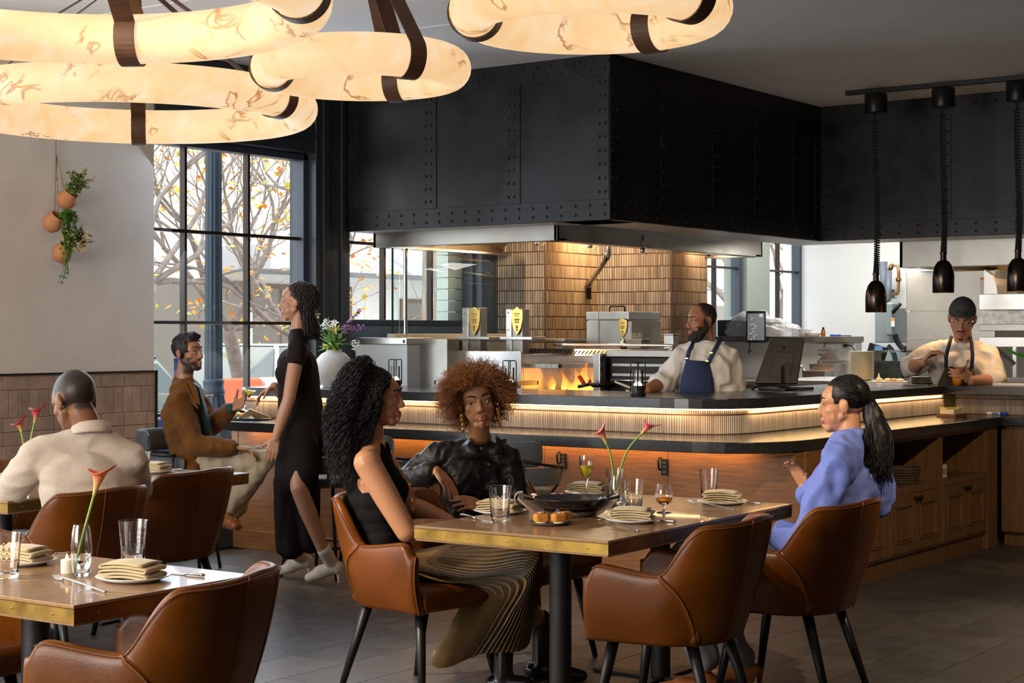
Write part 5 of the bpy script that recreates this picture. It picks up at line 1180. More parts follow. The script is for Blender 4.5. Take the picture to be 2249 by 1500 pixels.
tree('bare tree with orange leaves behind the lamp post', base(545, -15.5), [(0, 0, 0), (0, -.1, .8), (.1, -.45, 1.7)], 11, 6, 1.5, .11, [(l_or, .5), (l_ye, .25)], nleaf=900, dirs=[(.1, -.9, .5), (-.2, -.3, .8), (.3, .3, 1), (.2, .8, .7), (0, 1, .4)])
tree('bare branching tree at the left of the street window', base(600, -14.6), [(0, 0, 0), (0, .25, .9), (-.1, .5, 1.6)], 23, 6, 1.6, .10, [(l_ye, .5), (l_or, .3)], nleaf=700, dirs=[(.2, .6, .9), (-.2, -.5, .9), (.1, 1, .3), (.3, -.9, .4)])
tree('bare tree reaching in from the left edge of the window', base(300, -13.8), [(0, 0, 0), (0, .1, 1.2), (0, .2, 2.2)], 5, 6, 1.3, .09, [(l_or, .55), (l_ye, .25)], nleaf=800, dirs=[(.1, .9, .4), (0, .7, 1), (0, 1, .05), (-.3, .3, 1)])
tree('thick twin tree trunk outside the kitchen window', base(970, -12.6), [(0, 0, 0), (0, .02, 1.5), (0, .05, 4.2)], 8, 5, 1.3, .30, [(l_or, .3)], nleaf=120, bark=M('grey_bark', (.36, .31, .27), .95, var=.35, vscale=6, stretch=(3, 3, .6), bump=.9, bscale=10), dirs=[(0, -.9, -.1), (0, -1, .3), (.2, .6, .8)])
tree('yellow autumn tree seen through the far kitchen window', base(1600, -15.5), [(0, 0, 0), (0, .1, 2.2)], 31, 5, 1.4, .16, [(l_ye, .8), (l_gr, .6)], nleaf=900)
tree('yellow-green tree seen through the right kitchen window', base(1715, -17), [(0, 0, 0), (0, .1, 1.9)], 37, 5, 1.6, .16, [(l_ye, .7), (l_gr, .8)], nleaf=1100)
# ---- cars
tyre = M('tyre', (.02, .02, .02), .8); rim_m = M('alloy', (.55, .55, .57), .3, .9); carglass = M('car_glass', (.22, .26, .26), .08, spec=.9)
def car(label, loc, rz, paint, L=4.5, W=1.8, H=1.5, suv=False):
    t = thing('parked_car', label, 'car', loc, rz); w = W / 2; l = L / 2
    hb = .62 * H
    prof = [(-l, .32), (-l + .03, hb * .86), (-l + .25, hb * .96), (-.22 * L, hb), (-.17 * L, hb + .02), (.40 * L, hb), (l - .04, hb * .9), (l, .34), (.42 * L, .22), (-.42 * L, .22)]
    MB().prism([(x, -w, z) for x, z in prof], (0, W, 0)).build('body', paint, t, bevel=.09, seg=4)
    gp_ = [(-.26 * L, hb - .03), (-.10 * L, H - .03), (.02 * L, H), (.24 * L, H - .02) if not suv else (.34 * L, H - .02), (.38 * L if not suv else .44 * L, hb - .02)]
    MB().prism([(x, -w + .10, z) for x, z in gp_], (0, W - .20, 0)).build('cabin_glass', carglass, t, bevel=.05, seg=3)
    MB().box(-.09 * L, -w + .12, H - .02, (.24 if not suv else .34) * L, w - .12, H + .015).build('roof', paint, t, bevel=.03)
    for x in (-.10 * L, .10 * L, .29 * L):
        for s_ in (-1, 1): MB().hexa([(x - .03, s_ * (w - .085) - .02, hb - .02), (x + .05, s_ * (w - .085) - .02, hb - .02), (x + .05, s_ * (w - .085) + .02, hb - .02), (x - .03, s_ * (w - .085) + .02, hb - .02), (x + .0, s_ * (w - .115) - .02, H), (x + .06, s_ * (w - .115) - .02, H), (x + .06, s_ * (w - .115) + .02, H), (x + .0, s_ * (w - .115) + .02, H)]).build('pillar', paint, t)
    for x in (-.31 * L, .31 * L):
        for s_ in (-1, 1):
            R_ = Matrix.Rotation(math.pi / 2, 3, 'X'); MB().lathe([(.20, -.10), (.32, -.10), (.335, -.07), (.335, .07), (.32, .10), (.20, .10)], 24, (x, s_ * (w - .08), .335), R_).build('wheel', tyre, t, smooth=True, auto=40); MB().lathe([(.21, -.085), (.21, .085)], 20, (x, s_ * (w - .075), .335), R_).build('rim', rim_m, t)
    for s_ in (-1, 1):
        MB().ell((-l + .10, s_ * (w - .28), hb * .78), (.09, .2, .085)).build('headlight', M('headlight', (.85, .86, .85), .15), t, smooth=True); MB().box(l - .08, s_ * (w - .12) - .12, hb * .72, l - .015, s_ * (w - .12) + .10, hb * .9).build('tail_light', M('tail_red', (.5, .03, .03), .3), t, bevel=.02); MB().cbox((-.17 * L, s_ * (w + .05), hb + .06), (.1, .14, .1)).build('mirror', paint, t, bevel=.02); MB().ell((-l + .22, s_ * (w - .08), hb * .78), (.06, .05, .06)).build('indicator', M('amber_lens', (.8, .35, .02), .3), t)
    MB().box(-l - .03, -w + .1, .32, -l + .08, w - .1, .5).build('bumper', paint, t, bevel=.03); MB().box(-l - .012, -.5, hb * .6, -l + .04, .5, hb * .82).build('grille', M('car_grille', (.12, .11, .11), .5), t)
    return t
pb = M('paint_navy', (.015, .025, .12), .12, .2, coat=1); pw_ = M('paint_white', (.80, .81, .83), .15, coat=1)
c_ = PX(500, 800, -12.4); car('dark navy car parked just outside the street window', (-13.0, c_.y - 2.2, -.15), math.radians(90), pb, 4.5, 1.8, 1.42)
c_ = PX(500, 800, -15.0); car('white car with round headlamps parked behind the red barrier', (-16.3, c_.y + 2.1, -.15), math.radians(78), pw_, 4.6, 1.8, 1.5, True)
c_ = PX(330, 760, -16.5); car('second white car far left beyond the navy car', (-17.0, c_.y - 1.0, -.15), math.radians(-90), pw_, 4.4, 1.8, 1.45)
bc = PX(565, 845, -14.2); t = thing('road_barrier', 'orange-red and white plastic road barrier beside the white car', 'barrier', (bc.x, bc.y, -.15)); om = M('barrier_orange', (.85, .16, .06), .5)
for k in range(3): MB().prism([(-.28, -.7 + k * .75, 0), (.28, -.7 + k * .75, 0), (.28, -.7 + k * .75, .2), (.12, -.7 + k * .75, .75), (.10, -.7 + k * .75, 1.12), (-.10, -.7 + k * .75, 1.12), (-.12, -.7 + k * .75, .75), (-.28, -.7 + k * .75, .2)], (0, .70, 0)).build('segment', om if k != 1 else M('barrier_white', (.8, .76, .74), .5), t, bevel=.04)
# ================================================================ TABLEWARE
TZ = .7505
def tumbler_mesh():
    prof = [(.034, 0), (.0355, .002), (.0365, .02), (.039, .06), (.0425, .10), (.0455, .135), (.0440, .1355), (.0405, .10), (.037, .06), (.033, .022), (.028, .014), (.002, .012)]
    mb = MB(); n = 60; rows = []
    dense = []
    for i in range(len(prof) - 1):
        a, b = prof[i], prof[i + 1]; k = 8 if i in (2, 3) else (5 if i == 4 else 1)
        for j in range(k): dense.append((lerp(a[0], b[0], j / k), lerp(a[1], b[1], j / k), i))
    dense.append((*prof[-1], 99))
    for r, z, i in dense:
        row = []
        for k in range(n):
            a = 2 * math.pi * k / n
            q = .0016 * max(0, math.cos(a * 15 + math.pi * math.floor(z / .0075))) * max(0, math.sin(z / .0075 * math.pi)) ** 2 if i in (2, 3, 4) and z < .105 else 0
            row.append(((r + q) * math.cos(a), (r + q) * math.sin(a), z))
        rows.append(row)
    mb.grid(rows, cv=True); mb.f.append(tuple(range(n))[::-1]); m = len(rows); mb.f.append(tuple((m - 1) * n + k for k in range(n)))
    me = mb.mesh('tumbler'); me.materials.append(clear); me.polygons.foreach_set('use_smooth', [True] * len(me.polygons)); me.set_sharp_from_angle(angle=math.radians(50)); return me
tum = tumbler_mesh()
def tumbler(px, py, lab, s=1.0, z=TZ):
    p = PZ(px, py, TZ); o = inst('tumbler', tum, None, p, (0, 0, px)); o.scale = (s, s, s); return tag(o, lab, 'glass', 'dimpled glass tumblers')
tumbler(1098, 1143, 'dimpled water tumbler beside the croquettes on the main table', 1.02); tumbler(1391, 1124, 'dimpled water tumbler left of the brandy snifter'); tumbler(1557, 1093, 'dimpled water tumbler furthest right on the main table', .97); tumbler(1351, 1092, 'dimpled water tumbler behind the bud vase with two callas', .97)
tumbler(292, 1236, 'dimpled water tumbler behind the folded napkin on the lower left table', 1.03); tumbler(14, 1268, 'dimpled water tumbler cut by the left picture edge', 1.0); tumbler(312, 1048, 'dimpled water tumbler by the cream polo man', .97)
nap_r = []
def napkin_mesh():
    # accordion fold: serpentine ribbon extruded across
    path = []; lay = 5; L = .150; h = .0085
    for k in range(lay):
        z = .002 + k * h; xs_ = [0, .3, .6, 1] if k % 2 == 0 else [1, .6, .3, 0]
        for u in xs_: path.append((-L / 2 + L * u - (.006 * k if k % 2 == 0 else -.003 * k) * (1 if u > .5 else -1) * .3, z + .004 * math.sin(math.pi * u)))
        if k < lay - 1:
            s_ = 1 if k % 2 == 0 else -1
            path.append((s_ * (L / 2 + .005), z + h / 2))
    P = smoothpath([(x, 0, z) for x, z in path], 3); n = 8; W = .115; rows = []
    for j in range(n + 1):
        v = j / n; y = -W / 2 + W * v; rows.append([(p.x + .004 * math.sin(v * 5), y + .003 * math.sin(p.x * 30 + p.z * 90), p.z * (1 + .10 * math.sin(v * 3)) ) for p in P])
    me = MB().grid(rows).mesh('napkin'); me.materials.append(linen); me.polygons.foreach_set('use_smooth', [True] * len(me.polygons)); return me
napm = napkin_mesh(); plm = plate_mesh(.112, .014, porcelain)
def setting(px, py, lp, ln, rot=0, s=1.0):
    p = PZ(px, py, TZ); o = inst('plate', plm, None, p); o.scale = (s, s, s); tag(o, lp, 'plate', 'white side plates')
    o = inst('napkin', napm, None, p + Vector((0, 0, .009)), (0, 0, rot)); o.scale = (s, s, s * 1.15); q = o.modifiers.new('solid', 'SOLIDIFY'); q.thickness = .0045; q.offset = 0; tag(o, ln, 'napkin', 'folded tan napkins')
setting(1098, 1127, 'white side plate behind the tumbler, near the woman in black', 'folded tan napkin behind the tumbler near the woman in black', .2)
setting(1390, 1146, 'white side plate at the empty near-right seat', 'folded tan napkin at the empty near-right seat', .35); setting(1587, 1106, 'white side plate before the woman in blue', 'folded tan napkin before the woman in blue', .35)
setting(1292, 1086, 'white side plate behind the black pan', 'folded tan napkin behind the black pan', .25); setting(293, 1274, 'white side plate in the middle of the lower left table', 'folded tan napkin in the middle of the lower left table', .25, 1.02)
setting(48, 1238, 'white side plate at the left edge of the lower left table', 'folded tan napkin at the left picture edge', .25); setting(338, 1038, 'white side plate beside the cream polo man', 'folded tan napkin beside the cream polo man', .2)
def fork(p0, p1, lab):
    a, b = PZ(*p0, TZ), PZ(*p1, TZ); c = a; dd = (b - a); L = dd.length; t = thing('fork', lab, 'fork', a, math.atan2(dd.y, dd.x))
    MB().tube(smoothpath([(.055, 0, .004), (.075, 0, .010), (L * .6, 0, .008), (L, 0, .004)], 6), [.0022] * 2 + [.003] * 5 + [.0045] * 11 + [.005], 8, flat=(1, .55)).build('handle', silver, t, smooth=True)
    hd = MB()
    for k in range(4): y = -.009 + .006 * k; hd.tube([(0, y * .95, .012), (.02, y, .004), (.036, y, .003)], [.0010, .0016, .0018], 6)
    hd.hexa([(.034, -.0115, .0015), (.058, -.004, .003), (.058, .004, .003), (.034, .0115, .0015), (.034, -.0115, .004), (.058, -.004, .0065), (.058, .004, .0065), (.034, .0115, .004)]).build('tines', silver, t, smooth=True)
def knife(p0, p1, lab):
    a, b = PZ(*p0, TZ), PZ(*p1, TZ); dd = b - a; L = dd.length; t = thing('knife', lab, 'knife', a, math.atan2(dd.y, dd.x))
    MB().hexa([(0, -.002, .001), (L * .52, -.009, .001), (L * .52, .008, .001), (.012, .007, .001), (0, -.002, .003), (L * .52, -.009, .003), (L * .52, .008, .003), (.012, .007, .003)]).build('blade', silver, t, bevel=.0006)
    MB().tube([(L * .5, 0, .005), (L * .6, 0, .006), (L * .95, 0, .006), (L, 0, .005)], [.004, .0065, .008, .006], 10, flat=(1, .7)).build('handle', silver, t, smooth=True)
fork((1308, 1141), (1402, 1168), 'fork beside the near-right plate on the main table'); fork((1514, 1104), (1612, 1121), 'fork beside the far-right plate on the main table'); fork((122, 1271), (232, 1303), 'fork in front of the plate on the lower left table'); fork((92, 1228), (150, 1216), 'fork by the candle on the lower left table')
knife((1415, 1144), (1484, 1148), 'knife right of the near-right napkin on the main table'); knife((1610, 1104), (1672, 1108), 'knife right of the far-right napkin on the main table'); knife((362, 1259), (448, 1267), 'knife right of the napkin on the lower left table'); knife((1080, 1147), (1011, 1133), 'knife at the left edge of the main table'); knife((358, 1033), (400, 1034), 'knife on the table by the cream polo man')
# bud vases, callas and candles
def bud_vase(px, py, lab, s=1.0):
    p = PZ(px, py, TZ); t = thing('bud_vase', lab, 'vase', p, 0, 'clear glass bud vases'); t.scale = (s, s, s)
    MB().lathe([(.027, 0), (.029, .003), (.034, .05), (.036, .09), (.032, .14), (.026, .172), (.0245, .172), (.030, .14), (.034, .09), (.032, .05), (.026, .012), (.002, .010)], 32).build('glass', clear, t, smooth=True, auto=45)
    MB().lathe([(.0255, .0125), (.0315, .05), (.0332, .072), (.002, .0722)], 28).build('water', water_m, t, smooth=True); return t
callm = {}
def calla_mat(name, c1, c2):
    m = M(name, c1, .45, sss=.0); n = m.node_tree.nodes; l = m.node_tree.links; tc = n.new('ShaderNodeTexCoord'); sp_ = n.new('ShaderNodeSeparateXYZ'); l.new(tc.outputs['Generated'], sp_.inputs[0]); r = n.new('ShaderNodeValToRGB'); e = r.color_ramp.elements
    e[0].position = .1; e[0].color = (.45, .42, .08, 1); e[1].position = .95; e[1].color = (*c2, 1); k = e.new(.45); k.color = (*c1, 1); l.new(sp_.outputs['Z'], r.inputs['Fac']); l.new(r.outputs['Color'], n['Principled BSDF'].inputs['Base Color']); return m
cal_pink = calla_mat('calla_pink', (.75, .20, .16), (.72, .08, .07)); cal_red = calla_mat('calla_red', (.55, .06, .08), (.42, .015, .04)); cal_or = calla_mat('calla_orange', (.78, .28, .10), (.75, .12, .07))
def calla(lab, pts, d, mat, L=.085, W=.022, lip=.5):
    P = [D(x, y, d) for x, y in pts]; t = thing('calla_lily', lab, 'flower', P[0]); base_ = P[0]
    S = smoothpath(P, 8); MB().tube([p - base_ for p in S], [.0042] * len(S), 8).build('stem', M('calla_stem', (.20, .34, .06), .5), t, smooth=True)
    ax = (S[-1] - S[-3]).normalized(); q = ax.orthogonal().normalized(); side = RIGHT - ax * RIGHT.dot(ax); side.normalize(); q2 = ax.cross(side)
    rows = []
    for i in range(13):
        u = i / 12; row = []
        for k in range(18):
            a = 2 * math.pi * k / 18; r = .0048 + W * (u ** 1.7) * (1.0 + .25 * (u > .85)); ext = L * u + lip * .035 * (u ** 3) * math.cos(a) + .01 * u ** 4 * math.cos(2 * a); flare = 1 + .5 * max(0, u - .75) * 2
            row.append(S[-1] - base_ + ax * (ext - .01) + (side * math.cos(a) + q2 * math.sin(a)) * r * flare)
        rows.append(row)
    MB().grid(rows, cv=True).build('spathe', mat, t, smooth=True, solid=.0012)
    MB().tube([S[-1] - base_ + ax * .01, S[-1] - base_ + ax * L * .7], [.004, .003], 8).build('spadix', M('spadix', (.8, .6, .1), .6), t, smooth=True)
v1 = bud_vase(1353, 1121, 'glass bud vase with two callas on the main table', .86); v2 = bud_vase(179, 1264, 'glass bud vase with one calla on the lower left table', .92); v3 = bud_vase(52, 1092, 'glass bud vase with two red callas at far left', .9)
d1 = -v1.location.x * SN + v1.location.y * CS; d2 = -v2.location.x * SN + v2.location.y * CS; d3 = -v3.location.x * SN + v3.location.y * CS
calla('pale pink upright calla in the main table bud vase', [(1352, 1112), (1349, 1060), (1341, 1000), (1331, 972)], d1, cal_pink, .078, .021); calla('red calla bending right in the main table bud vase', [(1349, 1114), (1358, 1050), (1378, 990), (1412, 949)], d1, cal_red, .062, .020)
calla('tall orange-pink calla in the lower left bud vase', [(166, 1258), (176, 1200), (192, 1140), (208, 1082)], d2, cal_or, .085, .023); calla('dark red calla facing left at far left', [(54, 1085), (55, 1030), (52, 980), (46, 945)], d3, cal_red, .055, .022); calla('taller red calla at far left', [(55, 1085), (60, 1020), (68, 965), (76, 925)], d3, cal_red, .075, .022)
cw = M('led_candle', (.85, .80, .72), .5, emis=(1, .75, .45), es=.18); fl_ = M('led_flame', (1, .8, .4), .4, emis=(1, .65, .2), es=4)
for (px, py, lab) in ((147, 1259, 'small white flameless candle beside the calla vase on the lower left table'), (1356, 1108, 'small white flameless candle behind the bud vase on the main table')):
    t = thing('tealight', lab, 'candle', PZ(px, py, TZ)); MB().lathe([(.018, 0), (.019, .002), (.019, .042), (.015, .044), (.014, .038), (.002, .037)], 24).build('body', cw, t, smooth=True, auto=40); MB().lathe([(.004, .037), (.006, .046), (.003, .056), (.0005, .062)], 10).build('flame', fl_, t, smooth=True)
# drinks
p = PZ(1288, 1106, TZ); t = thing('cocktail_flute', 'tall stemmed glass of yellow cocktail on the main table', 'drink', p)
MB().lathe([(.030, 0), (.030, .002), (.006, .006), (.0035, .02), (.0035, .095), (.008, .105), (.026, .145), (.0345, .185), (.030, .215), (.0285, .215), (.033, .185), (.024, .146), (.006, .110), (.001, .109)], 32).build('glass', clear, t, smooth=True, auto=45)
MB().lathe([(.0012, .1115), (.006, .1125), (.0232, .147), (.0285, .168), (.002, .1685)], 28).build('drink', M('yellow_cocktail', (.80, .62, .03), .1, trans=.35, ior=1.33), t, smooth=True)
p = PZ(1458, 1126, TZ); t = thing('brandy_snifter', 'snifter of amber whisky on the main table', 'drink', p)
MB().lathe([(.031, 0), (.031, .002), (.010, .006), (.006, .012), (.006, .026), (.014, .034), (.033, .05), (.0385, .07), (.034, .10), (.027, .122), (.0258, .122), (.0325, .10), (.0368, .07), (.0315, .052), (.012, .037), (.001, .036)], 32).build('glass', clear, t, smooth=True, auto=45)
MB().lathe([(.001, .038), (.012, .039), (.0305, .0525), (.0355, .064), (.002, .0642)], 28).build('whisky', M('amber_whisky', (.75, .28, .01), .05, trans=.6, ior=1.33), t, smooth=True)
# paella pan on rope trivet
p = PZ(1250, 1135, TZ); p = PZ(1250, 1131, TZ)
t = thing('rope_trivet', 'coiled dark rope trivet under the black pan', 'trivet', p); rp = M('rope', (.10, .065, .04), .9, var=.4, vscale=60)
for k in range(5): MB().tube([((.03 + .018 * k) * math.cos(a), (.03 + .018 * k) * math.sin(a), .0105 + .002 * math.sin(a * 30)) for a in [2 * math.pi * j / 90 for j in range(90)]], .0105, 6, closed=True).build('rope_coil', rp, t, smooth=True)
p2 = p + Vector((0, 0, .022)); t = thing('enamel_pan', 'black speckled enamel pan with two handles and food', 'pan', p2); en = M('black_enamel', (.008, .008, .009), .12, var=0, coat=.5); 
n_ = en.node_tree.nodes; tcx = n_.new('ShaderNodeTexCoord'); vx = n_.new('ShaderNodeTexVoronoi'); vx.inputs['Scale'].default_value = 110; rx = n_.new('ShaderNodeValToRGB'); rx.color_ramp.elements[0].color = (.5, .5, .5, 1); rx.color_ramp.elements[0].position = .06; rx.color_ramp.elements[1].color = (.008, .008, .009, 1); rx.color_ramp.elements[1].position = .11
en.node_tree.links.new(tcx.outputs['Object'], vx.inputs['Vector']); en.node_tree.links.new(vx.outputs['Distance'], rx.inputs['Fac']); en.node_tree.links.new(rx.outputs['Color'], n_['Principled BSDF'].inputs['Base Color'])
MB().lathe([(.095, 0), (.102, .002), (.148, .045), (.156, .049), (.157, .051), (.154, .052), (.146, .047), (.10, .006), (.002, .004)], 48).build('body', en, t, smooth=True)
hd_ = RIGHT.copy()
for s_ in (-1, 1):
    u = hd_ * s_; w_ = Vector((-u.y, u.x, 0)); MB().tube(smoothpath([u * .150 + w_ * .05 + UP * .048, u * .195 + w_ * .045 + UP * .056, u * .205 + UP * .058, u * .195 - w_ * .045 + UP * .056, u * .150 - w_ * .05 + UP * .048], 6), .006, 8).build('handle', en, t, smooth=True)
rr = random.Random(21); rad_m = M('radish', (.82, .74, .70), .4); rad_p = M('radish_skin', (.65, .08, .22), .4); grn = M('salsa_green', (.30, .32, .05), .5, var=.5, vscale=50); redm = M('salsa_red', (.55, .10, .02), .4)
MB().lathe([(.118, .014), (.116, .020), (.06, .026), (.002, .022)], 30).build('stew', M('stew', (.14, .07, .02), .35, var=.6, vscale=60), t, smooth=True)
for k, (px, py, s_) in enumerate(((1218, 1107, .022), (1264, 1104, .024), (1282, 1106, .014), (1172, 1108, .016), (1232, 1103, .018), (1250, 1112, .02))):
    c = D(px, py, d1 + .02) - p2; c.z = max(c.z, .034); R_ = Matrix.Rotation(rr.uniform(.5, 1.1), 3, RIGHT) @ Matrix.Rotation(rr.uniform(-.4, .4), 3, VIEW)
    o = MB().lathe([(s_, 0), (s_, .002), (.001, .0022)], 18, c, R_).build('radish_slice', rad_m, t, smooth=True, auto=40); MB().lathe([(s_ * 1.03, -.0005), (s_ * 1.03, .0022)], 18, c, R_, cap=False).build('radish_rim', rad_p, o)
    MB().ell(c + Vector((.005, -.006, .004)), (.007, .007, .004), n=8, m=5).build('salsa_dab', redm, t, smooth=True)
for k in range(7): MB().ell(D(1225 + k * 6, 1104 + (k % 3) * 2, d1 + .03) - p2, (.009, .007, .008), n=7, m=5).build('garnish', grn, t, smooth=True)
for s_, px in ((-1, 1158), (1, 1338)):     # napkins tied to the handles
    lab = 'taupe napkin wrapped on the pan handle at left' if s_ < 0 else 'taupe napkin wrapped on the pan handle at right'
    h0 = p2 + hd_ * s_ * .198 + UP * .058; t_ = thing('handle_napkin', lab, 'napkin', h0); nm_ = M('taupe_napkin', (.36, .27, .21), .85, sheen=.3, var=.1, vscale=40); rows = []
    for i in range(9):
        u = i / 8; a_ = lerp(-1.1, 2.0, u); rows.append([Vector((0, 0, 0)) + hd_ * s_ * (.018 * math.cos(a_ * 1.4) + .01) + UP * (.028 * math.sin(a_) - .012) + VIEW * (v * .022 * (1 + .3 * math.sin(u * 7))) + UP * .004 * math.sin(v * 9 + u * 4) for v in [j / 6 * 2 - 1 for j in range(7)]])
    MB().grid(rows).build('wrap', nm_, t_, smooth=True, solid=.004)
    rows = []
    for i in range(9):
        u = i / 8; c = -hd_ * s_ * (.115 * u - .012) - UP * (.07 * u) - VIEW * .02; w_ = .012 + .012 * math.sin(u * 2.6)
        rows.append([c + VIEW * v * w_ + (hd_ * .3 + UP) * (v * w_ * .9) + UP * .003 * math.sin(v * 8) for v in [j / 6 * 2 - 1 for j in range(7)]])
    MB().grid(rows).build('tail', nm_, t_, smooth=True, solid=.003)
# croquettes
p = PZ(1208, 1151, TZ); t = thing('dark_plate', 'small dark stoneware plate under the croquettes', 'plate', p); MB().lathe([(.068, 0), (.072, .001), (.085, .010), (.084, .012), (.066, .005), (.001, .004)], 36).build('body', M('dark_stoneware', (.085, .07, .062), .5), t, smooth=True); MB().lathe([(.060, -.0004), (.060, .001)], 24).build('foot', M('dark_stoneware', (.085, .07, .062), .5), t)
cro = M('fried_crumb', (.70, .28, .035), .7, var=.25, vscale=40, bump=.6, bscale=220)
for k, (px, py, rz, lab) in enumerate(((1188, 1146, .3, 'left golden croquette topped with petals'), (1226, 1146, .5, 'middle golden croquette topped with purple petals'), (1240, 1141, .8, 'golden croquette behind on the dark plate'))):
    q = PZ(px, py, TZ + .01); tt = thing('croquette', lab, 'croquette', (q.x, q.y, TZ + .0065), rz + TH); mb = MB().cbox((0, 0, .0185), (.058, .042, .036)); o = mb.build('crumb_crust', cro, tt, bevel=.012, seg=4)
    MB().lathe([(.022, -.0005), (.020, .004), (.004, .005)], 14, (-.004, -.012, 0)).build('aioli', M('aioli', (.80, .72, .50), .4), tt, smooth=True)
    if k < 2:
        g = MB()
        for j in range(4): g.ell((rr.uniform(-.012, .012), rr.uniform(-.008, .008), .040), (.005, .005, .004), n=7, m=4)
        g.build('cream_dot', M('aioli', (.80, .72, .50), .4), tt, smooth=True); g = MB()
        for j in range(7): leaf(g, Vector((rr.uniform(-.01, .01), rr.uniform(-.008, .008), .042)), (rr.uniform(-1, 1), rr.uniform(-1, 1), rr.uniform(.3, 1)), .016, .0035)
        g.build('petals', M('petal_violet', (.20, .12, .45), .5), tt); g = MB()
        for j in range(5): g.ell((rr.uniform(-.016, .016), rr.uniform(-.010, .010), .040), (.004, .004, .003), n=6, m=4)
        g.build('roe', M('salmon_roe', (.75, .2, .03), .3), tt, smooth=True)
# snack tray on the bar
p = PZ(552, 918, ZL + .0); p = Vector((-7.62, 8.2, ZL + .0005)); p = PY(545, 918, 8.15); p.z = ZL
t = thing('snack_tray', 'black tray with popcorn snack and paper cone on the bar', 'tray', p, TH); MB().box(-.16, -.09, 0, .16, .09, .010).build('tray', black_metal, t, bevel=.004)
for k in range(26): MB().ell((rr.uniform(-.15, -.04), rr.uniform(-.06, .06), .016 + rr.random() * .03), (rr.uniform(.010, .016),) * 3, n=7, m=5).build('popcorn', M('popcorn', (.80, .62, .30), .6, var=.3, vscale=60), t, smooth=True)
MB().add([(-.06, -.05, .012), (.02, -.07, .075), (.0, .06, .075), (-.05, .05, .012), (.17, -.02, .014)], [(0, 1, 4), (1, 2, 4), (2, 3, 4), (0, 3, 2, 1)]).build('paper_cone', M('kraft_paper', (.50, .33, .18), .8), t, solid=.002); MB().add([(-.03, -.08, .012), (.06, -.085, .012), (.03, -.07, .03), (-.0, -.09, .02)], [(0, 1, 2), (0, 2, 3)]).build('receipt', white_m, t, solid=.001)

# ================================================================ WALL PLANTERS
terra = M('terracotta', (.46, .20, .085), .75, var=.15, vscale=10); twine = M('twine', (.30, .20, .11), .9)
t = thing('hanging_twine', 'jute twine from which the terracotta pots hang on the left wall', 'twine', PX(123, 318, XW + .05)); 
def wp(px, py, o=.06): return PX(px, py, XW + o)
MB().tube([wp(123, 300, .02), wp(122, 390, .03), wp(120, 470, .06)], .004, 6).build('strand', twine, t, world=True, smooth=True); MB().tube([wp(124, 340, .02), wp(128, 470, .06)], .003, 6).build('strand', twine, t, world=True, smooth=True); MB().tube([wp(124, 340, .02), wp(140, 412, .08)], .0035, 6).build('strand', twine, t, world=True, smooth=True); MB().ell(wp(122, 393, .03), .010).build('knot', twine, t, world=True)
def pot(px, py, tiltx, lab, r=.062):
    c = wp(px, py, .085); ax = (UP + RIGHT * tiltx * 1.0 + Vector((1, 0, 0)) * .55).normalized(); R_ = UP.rotation_difference(ax).to_matrix(); t = thing('terracotta_pot', lab, 'plant pot', c, 0, 'terracotta wall pots')
    MB().lathe([(.012, -.058), (.040, -.054), (.058, -.025), (.0625, .0), (.058, .022), (.046, .038), (.044, .044), (.050, .052), (.049, .056), (.041, .050), (.040, .036), (.05, .0)], 28, (0, 0, 0), R_, cap=False).build('pot', terra, t, smooth=True); MB().lathe([(.044, .034), (.002, .036)], 16, (0, 0, 0), R_).build('soil', M('soil', (.10, .065, .04), .95), t); return t, c, ax
rr = random.Random(17)
def foliage(name, lab, c, gens, mats):
    t = thing('wall_plant', lab, 'plant', c)
    for gi, (stems, L, W, den, m) in enumerate(gens):
        lb = MB(); sb = MB()
        for st_ in stems:
            S = smoothpath(st_, 6); sb.tube([p - c for p in S], .0018, 4)
            for p in S[2:]:
                for _ in range(den): leaf(lb, p - c + Vector((rr.uniform(-.006, .006), rr.uniform(-.006, .006), rr.uniform(-.006, .006))), (rr.uniform(-.3, 1), rr.uniform(-1, 1), rr.uniform(-.6, .8)), L * rr.uniform(.7, 1.2), W)
        sb.build('stems', stemm, t); o = lb.build('foliage', m, t); o['kind'] = 'stuff'
    return t
_, c, ax = pot(147, 438, .35, 'top terracotta pot tilted on the wall'); cc = c + ax * .045
foliage('p', 'variegated green and cream plant in the top wall pot', cc, [([[cc, cc + Vector((.03, rr.uniform(-.05, .06), .05)), cc + Vector((.04, rr.uniform(-.09, .11), rr.uniform(.05, .14)))] for _ in range(13)], .032, .011, 3, M('leaf_variegated', (.30, .36, .14), .55, var=.5, vscale=30)), ([[cc, cc + Vector((.03, .05, .05)), cc + Vector((.03, .15, .10))], [cc, cc + Vector((.03, .03, .08)), cc + Vector((.03, .09, .17))]], .026, .008, 3, M('leaf_cream', (.62, .58, .36), .55))], None)
_, c, ax = pot(117, 488, .45, 'middle terracotta pot with open mouth on the wall'); cc = c + ax * .045
foliage('p', 'trailing green vine spilling from the middle wall pot', cc, [([[cc, cc + Vector((.06, rr.uniform(-.0, .08), rr.uniform(-.02, .05))), cc + Vector((.06, rr.uniform(-.01, .11), rr.uniform(-.12, .0))), cc + Vector((.05, rr.uniform(-.03, .06), rr.uniform(-.42, -.10)))] for _ in range(18)], .017, .006, 4, M('leaf_vine', (.10, .22, .03), .5, var=.5, vscale=40))], None)
_, c, ax = pot(137, 555, .30, 'bottom terracotta pot with yellow flowers on the wall'); cc = c + ax * .045
